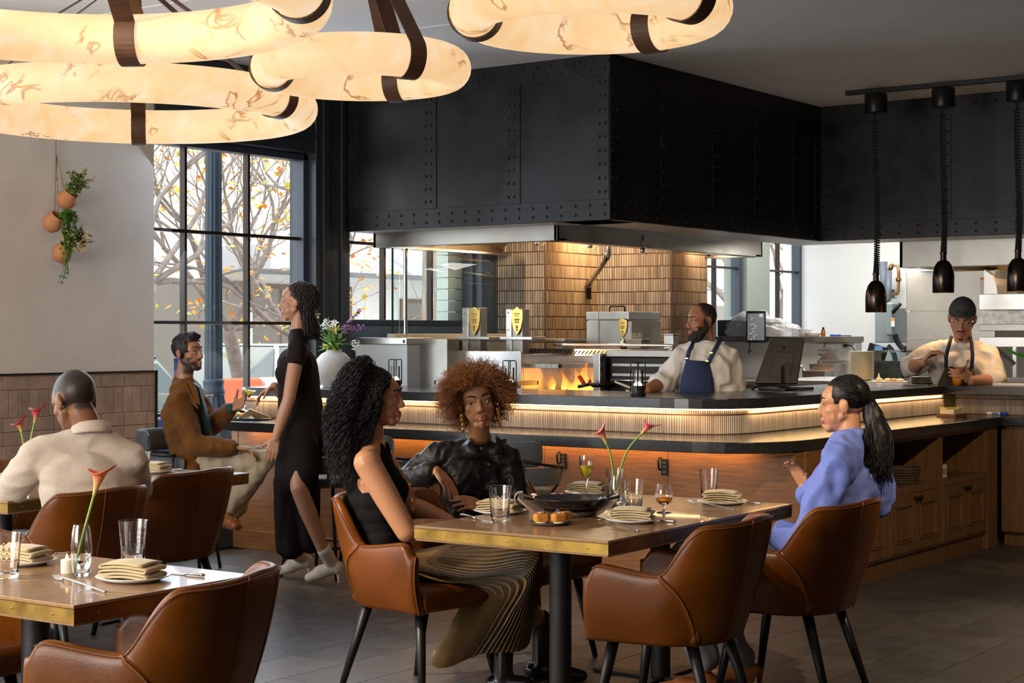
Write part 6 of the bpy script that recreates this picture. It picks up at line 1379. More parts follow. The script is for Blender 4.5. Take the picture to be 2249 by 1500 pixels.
pt_ = foliage('p', 'dark leaves with yellow berry sprigs in the bottom wall pot', cc, [([[cc, cc + Vector((.03, rr.uniform(-.02, .07), .05)), cc + Vector((.05, rr.uniform(-.06, .15), rr.uniform(-.02, .13)))] for _ in range(9)], .055, .011, 1, M('leaf_olive', (.075, .11, .03), .5, var=.4, vscale=30))], None)
yb_ = MB()
for _ in range(90): yb_.ell(Vector((rr.uniform(.02, .07), rr.uniform(-.06, .12), 0)) + Vector((0, 0, rr.uniform(-.03, .10))), .006, n=6, m=4)
o_ = yb_.build('berries', M('mimosa_yellow', (.80, .48, .03), .5), pt_, smooth=True); o_['kind'] = 'stuff'
# ================================================================ PEOPLE
TMP = bpy.data.scenes.new('tmp')
from mathutils import noise as mnoise
def blob(mb, voxel, smooth=3, wr=0, wscale=9, wdir=None):
    me = mb.mesh('tmp'); o = bpy.data.objects.new('tmp', me); TMP.collection.objects.link(o)
    r = o.modifiers.new('r', 'REMESH'); r.mode = 'VOXEL'; r.voxel_size = voxel; r.use_smooth_shade = True
    if smooth: s_ = o.modifiers.new('s', 'SMOOTH'); s_.factor = .5; s_.iterations = smooth
    vl = TMP.view_layers[0]; vl.update(); dg = vl.depsgraph; dg.update()
    out = bpy.data.meshes.new_from_object(o.evaluated_get(dg), depsgraph=dg)
    bpy.data.objects.remove(o); bpy.data.meshes.remove(me)
    if wr:
        n = len(out.vertices); co = np.empty(n * 3, 'f'); out.vertices.foreach_get('co', co); co = co.reshape(-1, 3)
        nr = np.empty(n * 3, 'f'); out.vertices.foreach_get('normal', nr); nr = nr.reshape(-1, 3)
        sc_ = np.array(wdir or (1, 1, .75), 'f') * wscale * 1.25; h_ = np.empty(n, 'f'); q = co * sc_
        for i in range(n):
            v = Vector(q[i]); h_[i] = .5 - abs(mnoise.noise(v)) * 2.4 + mnoise.noise(v * 2.3) * .5
        co += nr * (h_ * wr * 1.5)[:, None]; out.vertices.foreach_set('co', co.reshape(-1)); out.update()
    out.polygons.foreach_set('use_smooth', [True] * len(out.polygons)); return out
def mesh_obj(name, me, mat, parent):
    me.name = name; me.materials.clear(); me.materials.append(mat); o = bpy.data.objects.new(name, me); COL.objects.link(o); o.parent = parent
    if parent is not None: o.location = -Vector(parent.location) if parent.parent is None else (0, 0, 0)
    return o
class Fr:       # local frame: r right, f forward, u up
    def __init__(s, o, f, up, sc=1.0):
        s.o = Vector(o); s.f = Vector(f).normalized(); u = Vector(up); s.r = s.f.cross(u).normalized(); s.u = s.r.cross(s.f); s.s = sc
        s.R = Matrix((s.r, s.f, s.u)).transposed()
    def __call__(s, x, y, z): return s.o + (s.r * x + s.f * y + s.u * z) * s.s
    def inv(s, co): d = co - np.array(s.o, 'f'); return np.stack([d @ np.array(s.r, 'f'), d @ np.array(s.f, 'f'), d @ np.array(s.u, 'f')], 1) / s.s
def head_shapes(mb, H, male=True, fem=1.0):
    s = H.s
    def E(c, r): mb.ell(H(*c), tuple(q * s for q in r), H.R, 36, 26)
    def K(a, ra, b, rb): mb.cap(H(*a), ra * s, H(*b), rb * s, 14)
    E((0, -.014, .036), (.0735, .094, .084)); E((0, .026, -.030), (.0585, .064, .084)); E((0, .03, .03), (.062, .062, .06))
    j = 1.0 if male else .86
    E((0, .062, -.096), (.024 * j, .022, .019))
    if not male:
        for sx in (-1, 1): E((sx * .030, .036, -.042), (.031, .034, .042))

    for sx in (-1, 1):
        K((sx * .054 * (1 if male else .95), -.004, -.040), .018 * j, (sx * .020, .062, -.094), .017 * j)
        E((sx * .037, .046, -.020), (.026, .027, .026)); E((sx * .024, .050, -.052), (.030, .022, .034))
        E((sx * .0775, -.010, -.004), (.010, .020, .031)); E((sx * .081, -.018, .006), (.008, .012, .02))
        K((sx * .012, .083, .024), .010 * j, (sx * .044, .066, .022), .010)
        E((sx * .0105, .096, -.032), (.0095, .011, .008))
        def lid(pts, r):
            q = [(sx * (.0305 + x), .0665 + math.sqrt(max(1e-6, .0138 ** 2 - x * x - z * z)), .003 + z) for x, z in pts]
            for a, b in zip(q, q[1:]): K(a, r, b, r)
        lid([(-.0130, -.0005), (-.007, .0068), (0, .0085), (.007, .0070), (.0132, .0010)], .0034); lid([(-.0128, -.0015), (-.006, -.0070), (.002, -.0082), (.0130, .0002)], .0028)
    K((0, .084, .020), .0085, (0, .103, -.024), .0105)
    E((0, .104, -.028), (.0105, .011, .0095))
    K((-.019, .084, -.0605), .0045, (0, .0935, -.0575), .0065); K((.019, .084, -.0605), .0045, (0, .0935, -.0575), .0065)
    K((-.018, .083, -.0650), .0045, (0, .0925, -.0705), .0075); K((.018, .083, -.0650), .0045, (0, .0925, -.0705), .0075)
    K((0, .084, -.084), .012, (0, .075, -.092), .014)
def hand_shapes(mb, w, d, n, curl=.5, thumb=1, s=1.0, spread=.12, curls=None, tcurl=.4):
    d = Vector(d).normalized(); n = Vector(n); n = (n - d * n.dot(d)).normalized(); sd = d.cross(n) * thumb; w = Vector(w)
    offs = (-.030, -.010, .010, .029); lens = (.070, .084, .090, .080)
    for i, (o, L) in enumerate(zip(offs, lens)):
        kn = w + d * (.086 - abs(o) * .18) * s + sd * o * s
        mb.cap(w + d * .012 * s + sd * o * .55 * s, .0145 * s, kn, .0112 * s, 10)
        c = (curls[i] if curls else curl); p = kn; dd = (d + sd * (o * 4 * spread)).normalized(); r = .0092 if i else .0080
        for q, seg in enumerate((.46, .30, .24)):
            a = c * (.9 if q == 0 else 1.15); dd = (dd * math.cos(a) + n * math.sin(a)).normalized()
            # keep n perpendicular
            nn = n - dd * n.dot(dd); n2 = nn.normalized() if nn.length > .05 else -d
            p2 = p + dd * L * seg * s; mb.cap(p, r * s, p2, (r - .0008) * s, 8); p = p2; r -= .0007
    tb = w + d * .028 * s + sd * .026 * s; td = (d * .62 + sd * .68 + n * .35).normalized(); t1 = tb + td * .040 * s; td2 = (td * math.cos(tcurl) + (n * .6 + d * .5).normalized() * math.sin(tcurl)).normalized()
    mb.cap(w + d * .012 * s + sd * .010 * s, .0155 * s, tb, .0145 * s, 10); mb.cap(tb, .0135 * s, t1, .0108 * s, 8); t2 = t1 + td2 * .030 * s; mb.cap(t1, .0102 * s, t2, .0088 * s, 8); mb.cap(t2, .0088 * s, t2 + td2 * .016 * s, .0074 * s, 8)
def torso_shapes(mb, P, C, N, shL, shR, fwd, s=1.0, e=0.0, w=1.0, z0=-.12, belly=0, bust=0, top=1.0):
    P, C, N, shL, shR = map(Vector, (P, C, N, shL, shR)); up = (C - P).normalized(); f = (Vector(fwd) - up * Vector(fwd).dot(up)).normalized(); r = f.cross(up); R_ = Matrix((r, f, up)).transposed()
    for u, hw, hd in ((-.18, .150, .112), (0, .168, .120), (.2, .152, .112), (.4, .134, .102 + belly), (.62, .142, .108), (.82, .156, .114), (1.0, .160, .110), (1.14, .140, .095)):
        if u > top: continue
        c = P + (C - P) * u; mb.ell(c, ((hw * w) * s + e, hd * s + e, .105 * s + e), R_, 36, 18)
    mb.cap(shL + (C - shL) * .15, .052 * s + e, shR + (C - shR) * .15, .052 * s + e); mb.cap(shL, .050 * s + e, N, .048 * s + e); mb.cap(shR, .050 * s + e, N, .048 * s + e)
    if bust:
        for sx in (-1, 1): mb.ell(C - up * .035 + f * .068 * s + r * sx * .066 * s, (.058 * s + e, .054 * s + e, .060 * s + e), R_, 24, 16)
def arm(mb, a, b, c, r=(.050, .041, .030), e=0.0, part=1.0):
    a, b, c = map(Vector, (a, b, c)); mb.cap(a, r[0] + e, a + (b - a) * .5, (r[0] + r[1]) / 2 + .003 + e); mb.cap(a + (b - a) * .5, (r[0] + r[1]) / 2 + .003 + e, b, r[1] + e)
    if part > 0: q = b + (c - b) * part; mb.cap(b, r[1] + e, b + (q - b) * .35, r[1] + .003 + e); mb.cap(b + (q - b) * .35, r[1] + .003 + e, q, lerp(r[1], r[2], part) + e)
def leg(mb, a, b, c, r=(.085, .058, .038), e=0.0):
    a, b, c = map(Vector, (a, b, c)); mb.cap(a, r[0] + e, b, r[1] + e); mb.cap(b, r[1] + e, b + (c - b) * .35, r[1] + .002 + e); mb.cap(b + (c - b) * .35, r[1] + .002 + e, c, r[2] + e)
def paint(me, base, fn):
    n = len(me.vertices); co = np.empty(n * 3, 'f'); me.vertices.foreach_get('co', co); co = co.reshape(-1, 3)
    col = np.tile(np.array((*base, 1), 'f'), (n, 1)); globals().__setitem__('me_', me); fn(co, col)
    a = me.color_attributes.new('Col', 'FLOAT_COLOR', 'POINT'); a.data.foreach_set('color', col.reshape(-1))
def soft(me, m, it=3):
    m = m.astype('f'); e = np.empty(len(me.edges) * 2, 'i'); me.edges.foreach_get('vertices', e); e = e.reshape(-1, 2); cnt = np.bincount(e.reshape(-1), minlength=len(m)) + 1
    for _ in range(it): m = (m + np.bincount(e[:, 0], m[e[:, 1]], len(m)) + np.bincount(e[:, 1], m[e[:, 0]], len(m))) / cnt
    return m
def mixc(col, m, c): m = np.clip(m, 0, 1)[:, None]; col[:, :3] = col[:, :3] * (1 - m) + np.array(c, 'f') * m
def face_paint(H, lip=(.35, .10, .08), brow=(.03, .02, .015), beard=None, scalp=None, hairline=None, lipm=1.0, blush=None, teeth=False, stub=.9):
    def fn(co, col):
        q = H.inv(co); x, y, z = q[:, 0], q[:, 1], q[:, 2]; ax = np.abs(x)
        hd = (np.abs(x) < .1) & (np.abs(y) < .13) & (z > -.13) & (z < .14)
        mixc(col, ((ax < .05) & (z < .02) & (z > -.012) & (y > .055)).astype('f') * .22, tuple(np.array(col[0, :3]) * .55))
        if beard is not None:
            m = ((z < -.030 - .012 * (ax < .03) * (y > .05)) & (y > -.015) & hd & ~((ax < .016) & (z < -.05) & (z > -.077) & (y > .07))) | ((z < -.044) & (z > -.052) & (ax < .024) & (y > .07)) | ((ax > .058) & (y > -.004) & (y < .022) & (z < .02) & (z > -.06) & hd)
            m &= ~((z > -.055) & (ax < .05) & (ax > .024) & (y > .055)); mixc(col, soft(me_, m) * stub, beard)
        if scalp is not None:
            m = hd & ((z > .068 + .0 * x) & (y > .03) & (z > hairline) | (y <= .03) & (z > -.028 - .028 * (y < -.05)) & (ax > -.1) & ~((ax > .066) & (y > -.035) & (y < .012) & (z < .03)) & ~((y > .018) & (z < .05))); mixc(col, soft(me_, m, 8) * .96, scalp)
        m = np.exp(-((x / .0215) ** 4 + ((z + .0650) / .0118) ** 4)) * (y > .075); mixc(col, m * lipm, lip)
        if teeth and brow: m = ((ax < .0135) & (np.abs(z + .0640 - .10 * ax * ax / .02) < .0026) & (y > .078)).astype('f'); mixc(col, m, (.75, .70, .66))
        else: m = ((ax < .018) & (np.abs(z + .0637) < .0013) & (y > .078)).astype('f'); mixc(col, m * .7, tuple(c * .3 for c in lip))
        arc = .0285 + .0055 * np.sin(np.clip((ax - .012) / .040, 0, 1) * np.pi * .8) - .05 * np.clip(ax - .042, 0, 1) * 2
        m = (ax > .011) & (ax < .050) & (brow is not None) & (np.abs(z - arc) < .0052 - .05 * np.clip(ax - .03, 0, 1)) & (y > .045); mixc(col, soft(me_, m, 1) * .9, brow or (0, 0, 0))
        m = (ax > .0165) & (ax < .046) & (brow is not None) & (np.abs(z - .0072 + 30 * (ax - .0305) ** 2 - .001) < .0017) & (y > .062); mixc(col, m.astype('f') * .85, (.02, .012, .01))
        if blush: m = np.exp(-(((ax - .042) / .02) ** 2 + ((z + .02) / .018) ** 2)) * (y > .03); mixc(col, m * .45, blush)
    return fn
def eyes(H, gaze, parent, iris=(.05, .025, .012), closed=False):
    if closed: return
    for sx in (-1, 1):
        c = H(sx * .0305, .0668, .0030); me = MB().ell(c, .0128 * H.s, None, 28, 20).mesh('eye'); g = Vector(gaze).normalized()
        n = len(me.vertices); cols = np.empty((n, 4), 'f')
        for i, v in enumerate(me.vertices):
            a = (v.co - c).normalized().dot(g); cols[i] = (.008, .006, .005, 1) if a > .965 else ((*iris, 1) if a > .86 else (.72, .69, .66, 1))
        at = me.color_attributes.new('Col', 'FLOAT_COLOR', 'POINT'); at.data.foreach_set('color', cols.reshape(-1)); me.polygons.foreach_set('use_smooth', [True] * len(me.polygons)); mesh_obj('eye', me, attr_eye, parent)
attr_eye = attr_mat('eye_surface', rough=.08, spec=.6)
def face_details(H, per, browc, lipc=(.36, .10, .08), teeth=False):
    bm_ = M('brow_' + str(browc), browc, .7)
    for sx in (-1, 1):
        P = smoothpath([H(sx * .013, .0925, .0290), H(sx * .026, .0905, .0350), H(sx * .038, .0825, .0360), H(sx * .050, .0690, .0300)], 5); n = len(P); MB().tube(P, [.0036 * H.s * (1 - .6 * (i / (n - 1)) ** 2) for i in range(n)], 8).build('eyebrow', bm_, per, world=True, smooth=True)
        P = smoothpath([H(sx * (.0305 + x), .0672 + math.sqrt(max(1e-6, .0150 ** 2 - x * x - z * z)), .003 + z) for x, z in ((-.0125, .0), (-.006, .0056), (.002, .0066), (.009, .0046), (.0145, .0016))], 4); MB().tube(P, .0012 * H.s, 6).build('lash_line', bm_, per, world=True, smooth=True)
    lm_ = M('lip_' + str(lipc), lipc, .32, spec=.4); g = .0016 if teeth else 0
    for dz, zz, rr_ in ((g, (-.0630, -.0598, -.0606), (.0014, .0036, .0040)), (-g, (-.0640, -.0690, -.0712), (.0014, .0042, .0056))):
        P = smoothpath([H(x, y, z + dz) for x, y, z in ((-.0225, .0800, zz[0]), (-.011, .0905, zz[1]), (0, .0940, zz[2]), (.011, .0905, zz[1]), (.0225, .0800, zz[0]))], 5); n = len(P); MB().tube(P, [H.s * lerp(rr_[0], rr_[2], math.sin(math.pi * i / (n - 1)) ** .7) for i in range(n)], 10).build('lip', lm_, per, world=True, smooth=True)
    if teeth: MB().grid([[H(x, .0955 - 18 * x * x, z - 12 * x * x * -.25) for z in (-.0625, -.0672)] for x in [(-1 + k / 5) * .0125 for k in range(11)]]).build('teeth', porcelain, per, world=True, smooth=True, solid=.002)
def person(label, base_, skin_shapes, skin, H, fp, voxel=.005, rough=.42, smooth=2):
    t = thing('person', label, 'person', base_); mb = MB(); skin_shapes(mb); me = blob(mb, voxel, smooth + 2); paint(me, skin, fp)
    sk = MATS.get('skin_' + str(skin)) or attr_mat('skin_' + str(skin), rough=rough, sss=.08, bump=.05, bscale=350); body = mesh_obj('body', me, sk, t); return t, body
def garment(name, mb, mat, parent, voxel=.008, smooth=2, wr=.004, wscale=8, wdir=None): return mesh_obj(name, blob(mb, voxel, smooth, wr, wscale, wdir), mat, parent)
def wband(name, pts, mat, parent, w=.01, th=.004, nrm=None, closed=False):
    pts = [Vector(p) for p in pts]; rows = []
    for i, p in enumerate(pts):
        t_ = (pts[(i + 1) % len(pts)] - pts[i - 1]) if closed else (pts[min(i + 1, len(pts) - 1)] - pts[max(i - 1, 0)]); s_ = t_.cross(nrm if not callable(nrm) else nrm(p)).normalized(); rows.append([p - s_ * w, p + s_ * w])
    o = MB().grid(rows, cu=closed).build(name, mat, parent, world=True, smooth=True, solid=th); return o
def strands(name, roots, mat, parent, r=.0016, curl=0, cr=0, n=12, sides=4, seed=1, taper=.4):
    # roots: list of control-point lists
    rr = random.Random(seed); mb = MB()
    for cps in roots:
        P = smoothpath(cps, max(2, n // (len(cps) - 1))); m = len(P); ph = rr.random() * 6.28; out = []; L = 0; k = curl * rr.uniform(.8, 1.25)
        for i, p in enumerate(P):
            if i: L += (P[i] - P[i - 1]).length
            if cr and i < m:
                t_ = (P[min(i + 1, m - 1)] - P[max(i - 1, 0)]).normalized(); a = t_.orthogonal().normalized(); b = t_.cross(a); g = min(1, i / 4) * cr * rr.uniform(.85, 1.15); p = p + a * math.cos(L * k + ph) * g + b * math.sin(L * k + ph) * g
            out.append(p)
        mb.tube(out, [r * lerp(1, taper, i / (m - 1)) for i in range(m)], sides)
    o = mb.build(name, mat, parent, world=True, smooth=True); return o
def hair_cap(name, mb, H, mat, per, fy=.03, fz=.085, wr=.003, side=False):
    me = blob(mb, .008, 2, wr, 30); n = len(me.vertices); co = np.empty(n * 3, 'f'); me.vertices.foreach_get('co', co); q = H.inv(co.reshape(-1, 3)); m = (q[:, 1] > fy) & (q[:, 2] < fz)
    if side: m |= (q[:, 2] < .0 - .03 * (q[:, 1] < -.03)) & (q[:, 1] > -.055)
    if side: m |= (q[:, 2] < -.055)
    bmx = bmesh.new(); bmx.from_mesh(me); bmx.verts.ensure_lookup_table(); bmesh.ops.delete(bmx, geom=[bmx.verts[int(i)] for i in np.nonzero(m)[0]], context='VERTS'); bmx.to_mesh(me); bmx.free(); return mesh_obj(name, me, mat, per)
def shoe(name, heel, toe, mat, parent, h=.085, w=.042, up=None, shaft=0, shaft_top=None, heel_h=.02, sole=None):
    heel, toe = Vector(heel), Vector(toe); d = (toe - heel); L = d.length; mb = MB(); z = UP
    mb.cap(heel + z * w, w * .9, heel + d * .55 + z * (w * .8 + .005), w * .95); mb.cap(heel + d * .5 + z * w * .8, w * .95, toe - d * .12 + z * .025, w * .62); mb.cap(heel + z * .03, w * .85, heel + d * .18 + z * h, w * .85)
    if shaft_top is not None: mb.cap(heel + d * .15 + z * h * .8, w * .92, Vector(shaft_top), w * 1.02)
    o = garment(name, mb, mat, parent, .006, 3, 0)
    if heel_h: MB().hexa([heel + Vector((sx * .024, sy * .024, 0)) for sx, sy in ((-1, -1), (1, -1), (1, 1), (-1, 1))] + [heel + Vector((sx * .03, sy * .03, heel_h + .01)) for sx, sy in ((-1, -1), (1, -1), (1, 1), (-1, 1))]).build('heel', sole or mat, o, bevel=.004)
    return o
satin = M('black_satin', (.007, .006, .006), .42, spec=.3); knit_b = M('black_knit', (.005, .005, .0055), .85, bump=.2, bscale=400, spec=.15); blue_s = M('blue_cotton', (.115, .165, .50), .75, var=.06, vscale=8, bump=.08, bscale=250); cream_k = M('cream_waffle_knit', (.56, .46, .37), .9, bump=.5, bscale=260, bstretch=(1, 1, 1)); cord = M('brown_corduroy', (.120, .044, .007), .85, var=.3, vscale=3, sheen=.1, bump=.15, bscale=200, spec=.2); dress_m = M('espresso_jersey', (.010, .0055, .005), .8, spec=.2); white_c = M('chef_white', (.62, .58, .55), .8, bump=.05, bscale=120); denim = M('denim_apron', (.022, .035, .10), .85, bump=.15, bscale=400); olive = M('olive_apron', (.035, .026, .008), .8); navy = M('navy_strap', (.018, .022, .075), .8); khaki = M('khaki_trousers', (.40, .31, .21), .85); grey_tr = M('grey_trousers', (.26, .25, .25), .85); teal = M('dark_green_shirt', (.005, .035, .038), .7); blackleather = M('black_boot', (.010, .010, .010), .22, coat=.3); tanleather = M('tan_shoe', (.30, .095, .025), .35); boot_w = M('cream_boot', (.58, .50, .42), .45)
hair_bk = M('hair_black', (.006, .005, .005), .45, spec=.3); hair_au = M('hair_auburn', (.30, .115, .032), .5, var=.5, vscale=14); hair_dk = M('hair_darkbrown', (.018, .009, .007), .45); hair_sh = M('hair_short', (.010, .008, .008), .6)
rp = random.Random(77)
# ------------------------------------------------------------ woman with auburn afro, black satin shirt
dA = 7.5
H = Fr(D(1049, 883, dA - .04), -VIEW * .97 + RIGHT * .10 - UP * .02, UP * .985 - RIGHT * .17, 1.03)
N_ = D(1052, 980, dA + .03); sL, sR = D(1116, 1010, dA), D(958, 1000, dA + .05); C_ = D(1042, 1050, dA); P_ = D(1048, 1225, dA + .05)
eR, wR = D(897, 1056, dA + .10), D(958, 1035, dA - .10); eL, wL = D(1142, 1128, dA - .05), D(1068, 1118, dA - .22)
def sh(mb):
    head_shapes(mb, H, False); mb.cap(H(0, -.016, -.05), .046, N_, .050); mb.cap(N_, .052, C_, .07); mb.cap(sL, .05, sR, .05); arm(mb, sR, eR, wR, (.042, .035, .025)); arm(mb, sL, eL, wL, (.042, .035, .025))
    hand_shapes(mb, wR + (wR - eR).normalized() * .01, (D(1004, 1092, dA - .2) - wR), -VIEW * -.5 - UP * .4 - RIGHT * .6, .28, 1, .98, curls=(.35, .30, .22, .16)); hand_shapes(mb, wL, (D(1000, 1092, dA - .30) - wL), UP * -.6 + VIEW * .5, .3, -1, .98, curls=(.45, .35, .25, .2))
skin5 = (.42, .20, .10)
per, body = person('woman with auburn afro hair in black satin shirt, seated at the main table', D(1048, 1225, dA + .1), sh, skin5, H, face_paint(H, (.36, .075, .06), None, blush=(.46, .17, .08), teeth=True), .0034, .36); face_details(H, per, (.020, .010, .007), (.36, .085, .07), True)
eyes(H, -VIEW * .93 - RIGHT * .30, body)
mb = MB(); torso_shapes(mb, P_, C_, N_ - (N_ - C_) * .10, sL, sR, -VIEW + RIGHT * .15, .98, .014, .95, bust=1); arm(mb, sR, eR, wR, (.056, .056, .046), .006, .86); arm(mb, sL, eL, wL, (.056, .056, .044), .006, .84); mb.cap(eR, .060, eR + (wR - eR) * .4, .055)
garment('shirt', mb, satin, per, .008, 2, .0042, 15)
for s_, q in ((-1, (H(-.048, -.03, -.155), H(-.050, .045, -.175), H(-.012, .085, -.235), H(-.075, .065, -.235), H(-.098, -.02, -.185))), (1, (H(.052, -.03, -.15), H(.055, .05, -.17), H(.020, .088, -.235), H(.085, .065, -.225), H(.105, -.02, -.18)))):
    MB().add([*q], [(0, 1, 4), (1, 2, 3), (1, 3, 4)]).build('collar', satin, per, world=True, solid=.006, smooth=True)
for k, (px, py) in enumerate(((1057, 985), (1074, 1020), (1081, 1058))): MB().lathe([(.0055, 0), (.006, .002), (.003, .003)], 12, D(px, py, dA - .155), VIEW.rotation_difference(-UP).to_matrix().inverted()).build('button', M('button_dark', (.06, .05, .05), .25), per, world=True)
ax_ = (N_ - H(0, -.016, -.05)).normalized(); R_ = UP.rotation_difference((-ax_ - VIEW * .28).normalized()).to_matrix()
for k in range(7): nc = lerp(H(0, -.016, -.05), N_, .66 + .035 * k); MB().tube([nc + R_ @ Vector(((.0515 + .0012 * k) * math.cos(a), (.0515 + .0012 * k) * math.sin(a), 0)) for a in [2 * math.pi * j / 40 for j in range(40)]], .0016, 5, closed=True).build('necklace_strand', gold, per, world=True, smooth=True)
for sx in (-1, 1):
    for k in range(4): MB().ell(H(sx * (.079 + .002 * (k % 2)), .004, -.048 - k * .020), (.009 - .001 * (k % 2), .004, .011), H.R, 7, 5).build('earring_drop', gold, per, world=True)
bq = wR + (D(1004, 1092, dA - .2) - wR).normalized() * .016; R_ = UP.rotation_difference((D(1004, 1092, dA - .2) - wR).normalized()).to_matrix(); MB().tube([bq + R_ @ Vector((.032 * math.cos(a), .032 * math.sin(a), 0)) for a in [2 * math.pi * j / 24 for j in range(24)]], .0018, 5, closed=True).build('bangle', gold, per, world=True, smooth=True)
roots = []
for k in range(6200):
    a = rp.random() * 2 * math.pi; zz = rp.uniform(-.92, 1); rad = math.sqrt(max(0, 1 - zz * zz)); v = Vector((rad * math.cos(a), rad * math.sin(a), zz))
    if v.y > .28 and v.z < .50 - .28 * abs(v.x) and abs(v.x) < .80: continue
    if v.y > .05 and v.z < .05 and abs(v.x) < .86: continue
    p0 = H(v.x * .070, -.012 + v.y * .088, .036 + v.z * .082); ln = rp.uniform(.06, .105) * (1 + .25 * abs(v.x)) * (1.0 if v.z > .3 else 1.05)
    dr = (H.r * v.x * 1.15 + H.f * (v.y * .9 - .05) + H.u * (v.z * .70 - .12)).normalized(); jit = Vector((rp.uniform(-.3, .3), rp.uniform(-.3, .3), rp.uniform(-.3, .3)))
    roots.append([p0, p0 + (dr + jit * .4) * ln * .5, p0 + (dr + jit).normalized() * ln - UP * .012])
strands('hair', roots, hair_au, per, .0012, 170, .0055, 14, 3, 4, .5)
# ------------------------------------------------------------ woman in black top, long black curls, pleated skirt
dB = 6.96
H = Fr(D(829, 874, dB), RIGHT * .99 - VIEW * .04 - UP * .02, UP, 1.02)
N_ = D(818, 972, dB + .02); sR, sL = D(806, 1016, dB - .15), D(838, 1004, dB + .19); C_ = D(826, 1054, dB + .02); P_ = D(838, 1222, dB + .02)
eR, wR = D(893, 1168, dB - .17), D(975, 1156, dB + .0); eL, wL = D(900, 1110, dB + .27), D(985, 1143, dB + .22)
def sh(mb):
    head_shapes(mb, H, False); mb.cap(H(0, -.022, -.045), .044, N_, .048); mb.cap(N_, .05, sR, .040); mb.cap(N_, .05, sL, .040); mb.ell(C_, (.15, .10, .12), Fr(C_, RIGHT, UP).R); mb.cap(sR, .046, sL, .046)
    arm(mb, sR, eR, wR, (.056, .044, .031)); arm(mb, sL, eL, wL, (.050, .040, .028)); hand_shapes(mb, wR, RIGHT + VIEW * .5 - UP * .1, -UP, .3, 1, .96); hand_shapes(mb, wL, RIGHT - VIEW * .1 - UP * .2, -UP, .3, -1, .96)
skin4 = (.45, .215, .115)
per, body = person('woman with long black curls, sleeveless black top and bronze pleated skirt', D(838, 1225, dB), sh, skin4, H, face_paint(H, (.42, .12, .10), None, blush=(.50, .18, .10)), .0034, .36); face_details(H, per, (.02, .012, .009), (.42, .12, .10)); eyes(H, RIGHT * .97 + VIEW * .2, body)
mb = MB(); torso_shapes(mb, P_, C_ - UP * .01, C_ + UP * .01, C_ + (sL - C_) * .62, C_ + (sR - C_) * .62, RIGHT * .95 + VIEW * .2, .97, .010, .86, bust=1, top=.9)
mb.cap(N_ + RIGHT * .030 - UP * .02 - VIEW * .050, .026, C_ + RIGHT * .06 - VIEW * .075, .06); mb.cap(N_ - RIGHT * .055 - UP * .03 - VIEW * .03, .032, C_ - RIGHT * .07 - VIEW * .03, .07); mb.cap(N_ + RIGHT * .045 - UP * .02 + VIEW * .06, .022, C_ + RIGHT * .03 + VIEW * .07, .05)
garment('top', mb, knit_b, per, .007, 2, .0025, 9)
for (px, py) in ((878, 1030), (899, 1064), (904, 1098), (908, 1120)): MB().lathe([(.010, 0), (.010, .002), (.006, .004), (.001, .004)], 12, D(px, py, dB - .02), UP.rotation_difference((RIGHT * .8 - VIEW * .6).normalized()).to_matrix()).build('button', gold, per, world=True)
# skirt: pleated cone from waist over the knees, hem near the floor
def skirt(label_unused=None):
    wc = P_ + UP * .02; prof = []; nA, nT = 104, 22; rows = []
    kneeR, kneeL = D(1135, 1235, dB - .02), D(1165, 1215, dB + .20)
    hemc = D(1068, 1425, dB + .02)
    def line(a):       # a: angle round the body, 0 front
        c, s_ = math.cos(a), math.sin(a)
        w0 = wc + RIGHT * .135 * c + VIEW * .15 * s_
        k1 = lerp(wc, (kneeR + kneeL) / 2, .5) + RIGHT * (.16 * c) + VIEW * .225 * s_ - UP * .08 * abs(s_) + UP * (.075 if c > -.2 else -.02) * (1 - abs(s_) * .8)
        kk = (kneeR + kneeL) / 2 + RIGHT * (.055 * c - (.20 if c < 0 else 0) * -c) + VIEW * .205 * s_ - UP * .05 * abs(s_) + UP * (.055 * c * (c > 0) - .14 * (c < 0) * -c)
        hm = hemc + RIGHT * ((.165 if c > 0 else .215) * c) + VIEW * .21 * s_ + UP * (.045 * c + .02 * math.sin(a * 3))
        return smoothpath([w0, k1, kk, lerp(kk, hm, .5) + RIGHT * .02, hm], 6)
    for i in range(nA):
        a = 2 * math.pi * i / nA; L_ = line(a); row = []
        for j, p in enumerate(L_):
            v = j / (len(L_) - 1); amp = .006 + .015 * v ** 1.3; sg = 1 if i % 2 == 0 else -1; o = RIGHT * math.cos(a) + VIEW * math.sin(a); row.append(p + o * sg * amp + UP * sg * amp * .35 * (1 - v))
        rows.append(row)
    return MB().grid(rows, cu=True).build('skirt', M('bronze_pleats', (.165, .098, .035), .33, sheen=.3, spec=.6), per, world=True, smooth=False)
skirt()
bt = D(1107, 1475, dB - .03); shoe('boot', Vector((bt.x, bt.y, 0)) - RIGHT * .04, Vector((bt.x, bt.y, 0)) + RIGHT * .20 - VIEW * .05, blackleather, per, .09, .043, shaft_top=Vector((bt.x, bt.y, .26)), heel_h=.04)
b2 = D(1190, 1455, dB + .25); shoe('boot', Vector((b2.x, b2.y, 0)) - RIGHT * .04, Vector((b2.x, b2.y, 0)) + RIGHT * .20 - VIEW * .04, blackleather, per, .09, .043, shaft_top=Vector((b2.x, b2.y, .26)), heel_h=.05)
mb = MB(); pass
for a_, b_ in ((D(1100, 1330, dB), Vector((bt.x, bt.y, .25))), (D(1150, 1330, dB + .2), Vector((b2.x, b2.y, .25)))):
    mb = MB(); mb.cap(a_, .05, b_, .038); me = blob(mb, .008, 1); paint(me, skin4, lambda a, b: None); mesh_obj('lower_leg', me, MATS['skin_' + str(skin4)], per)
roots = []
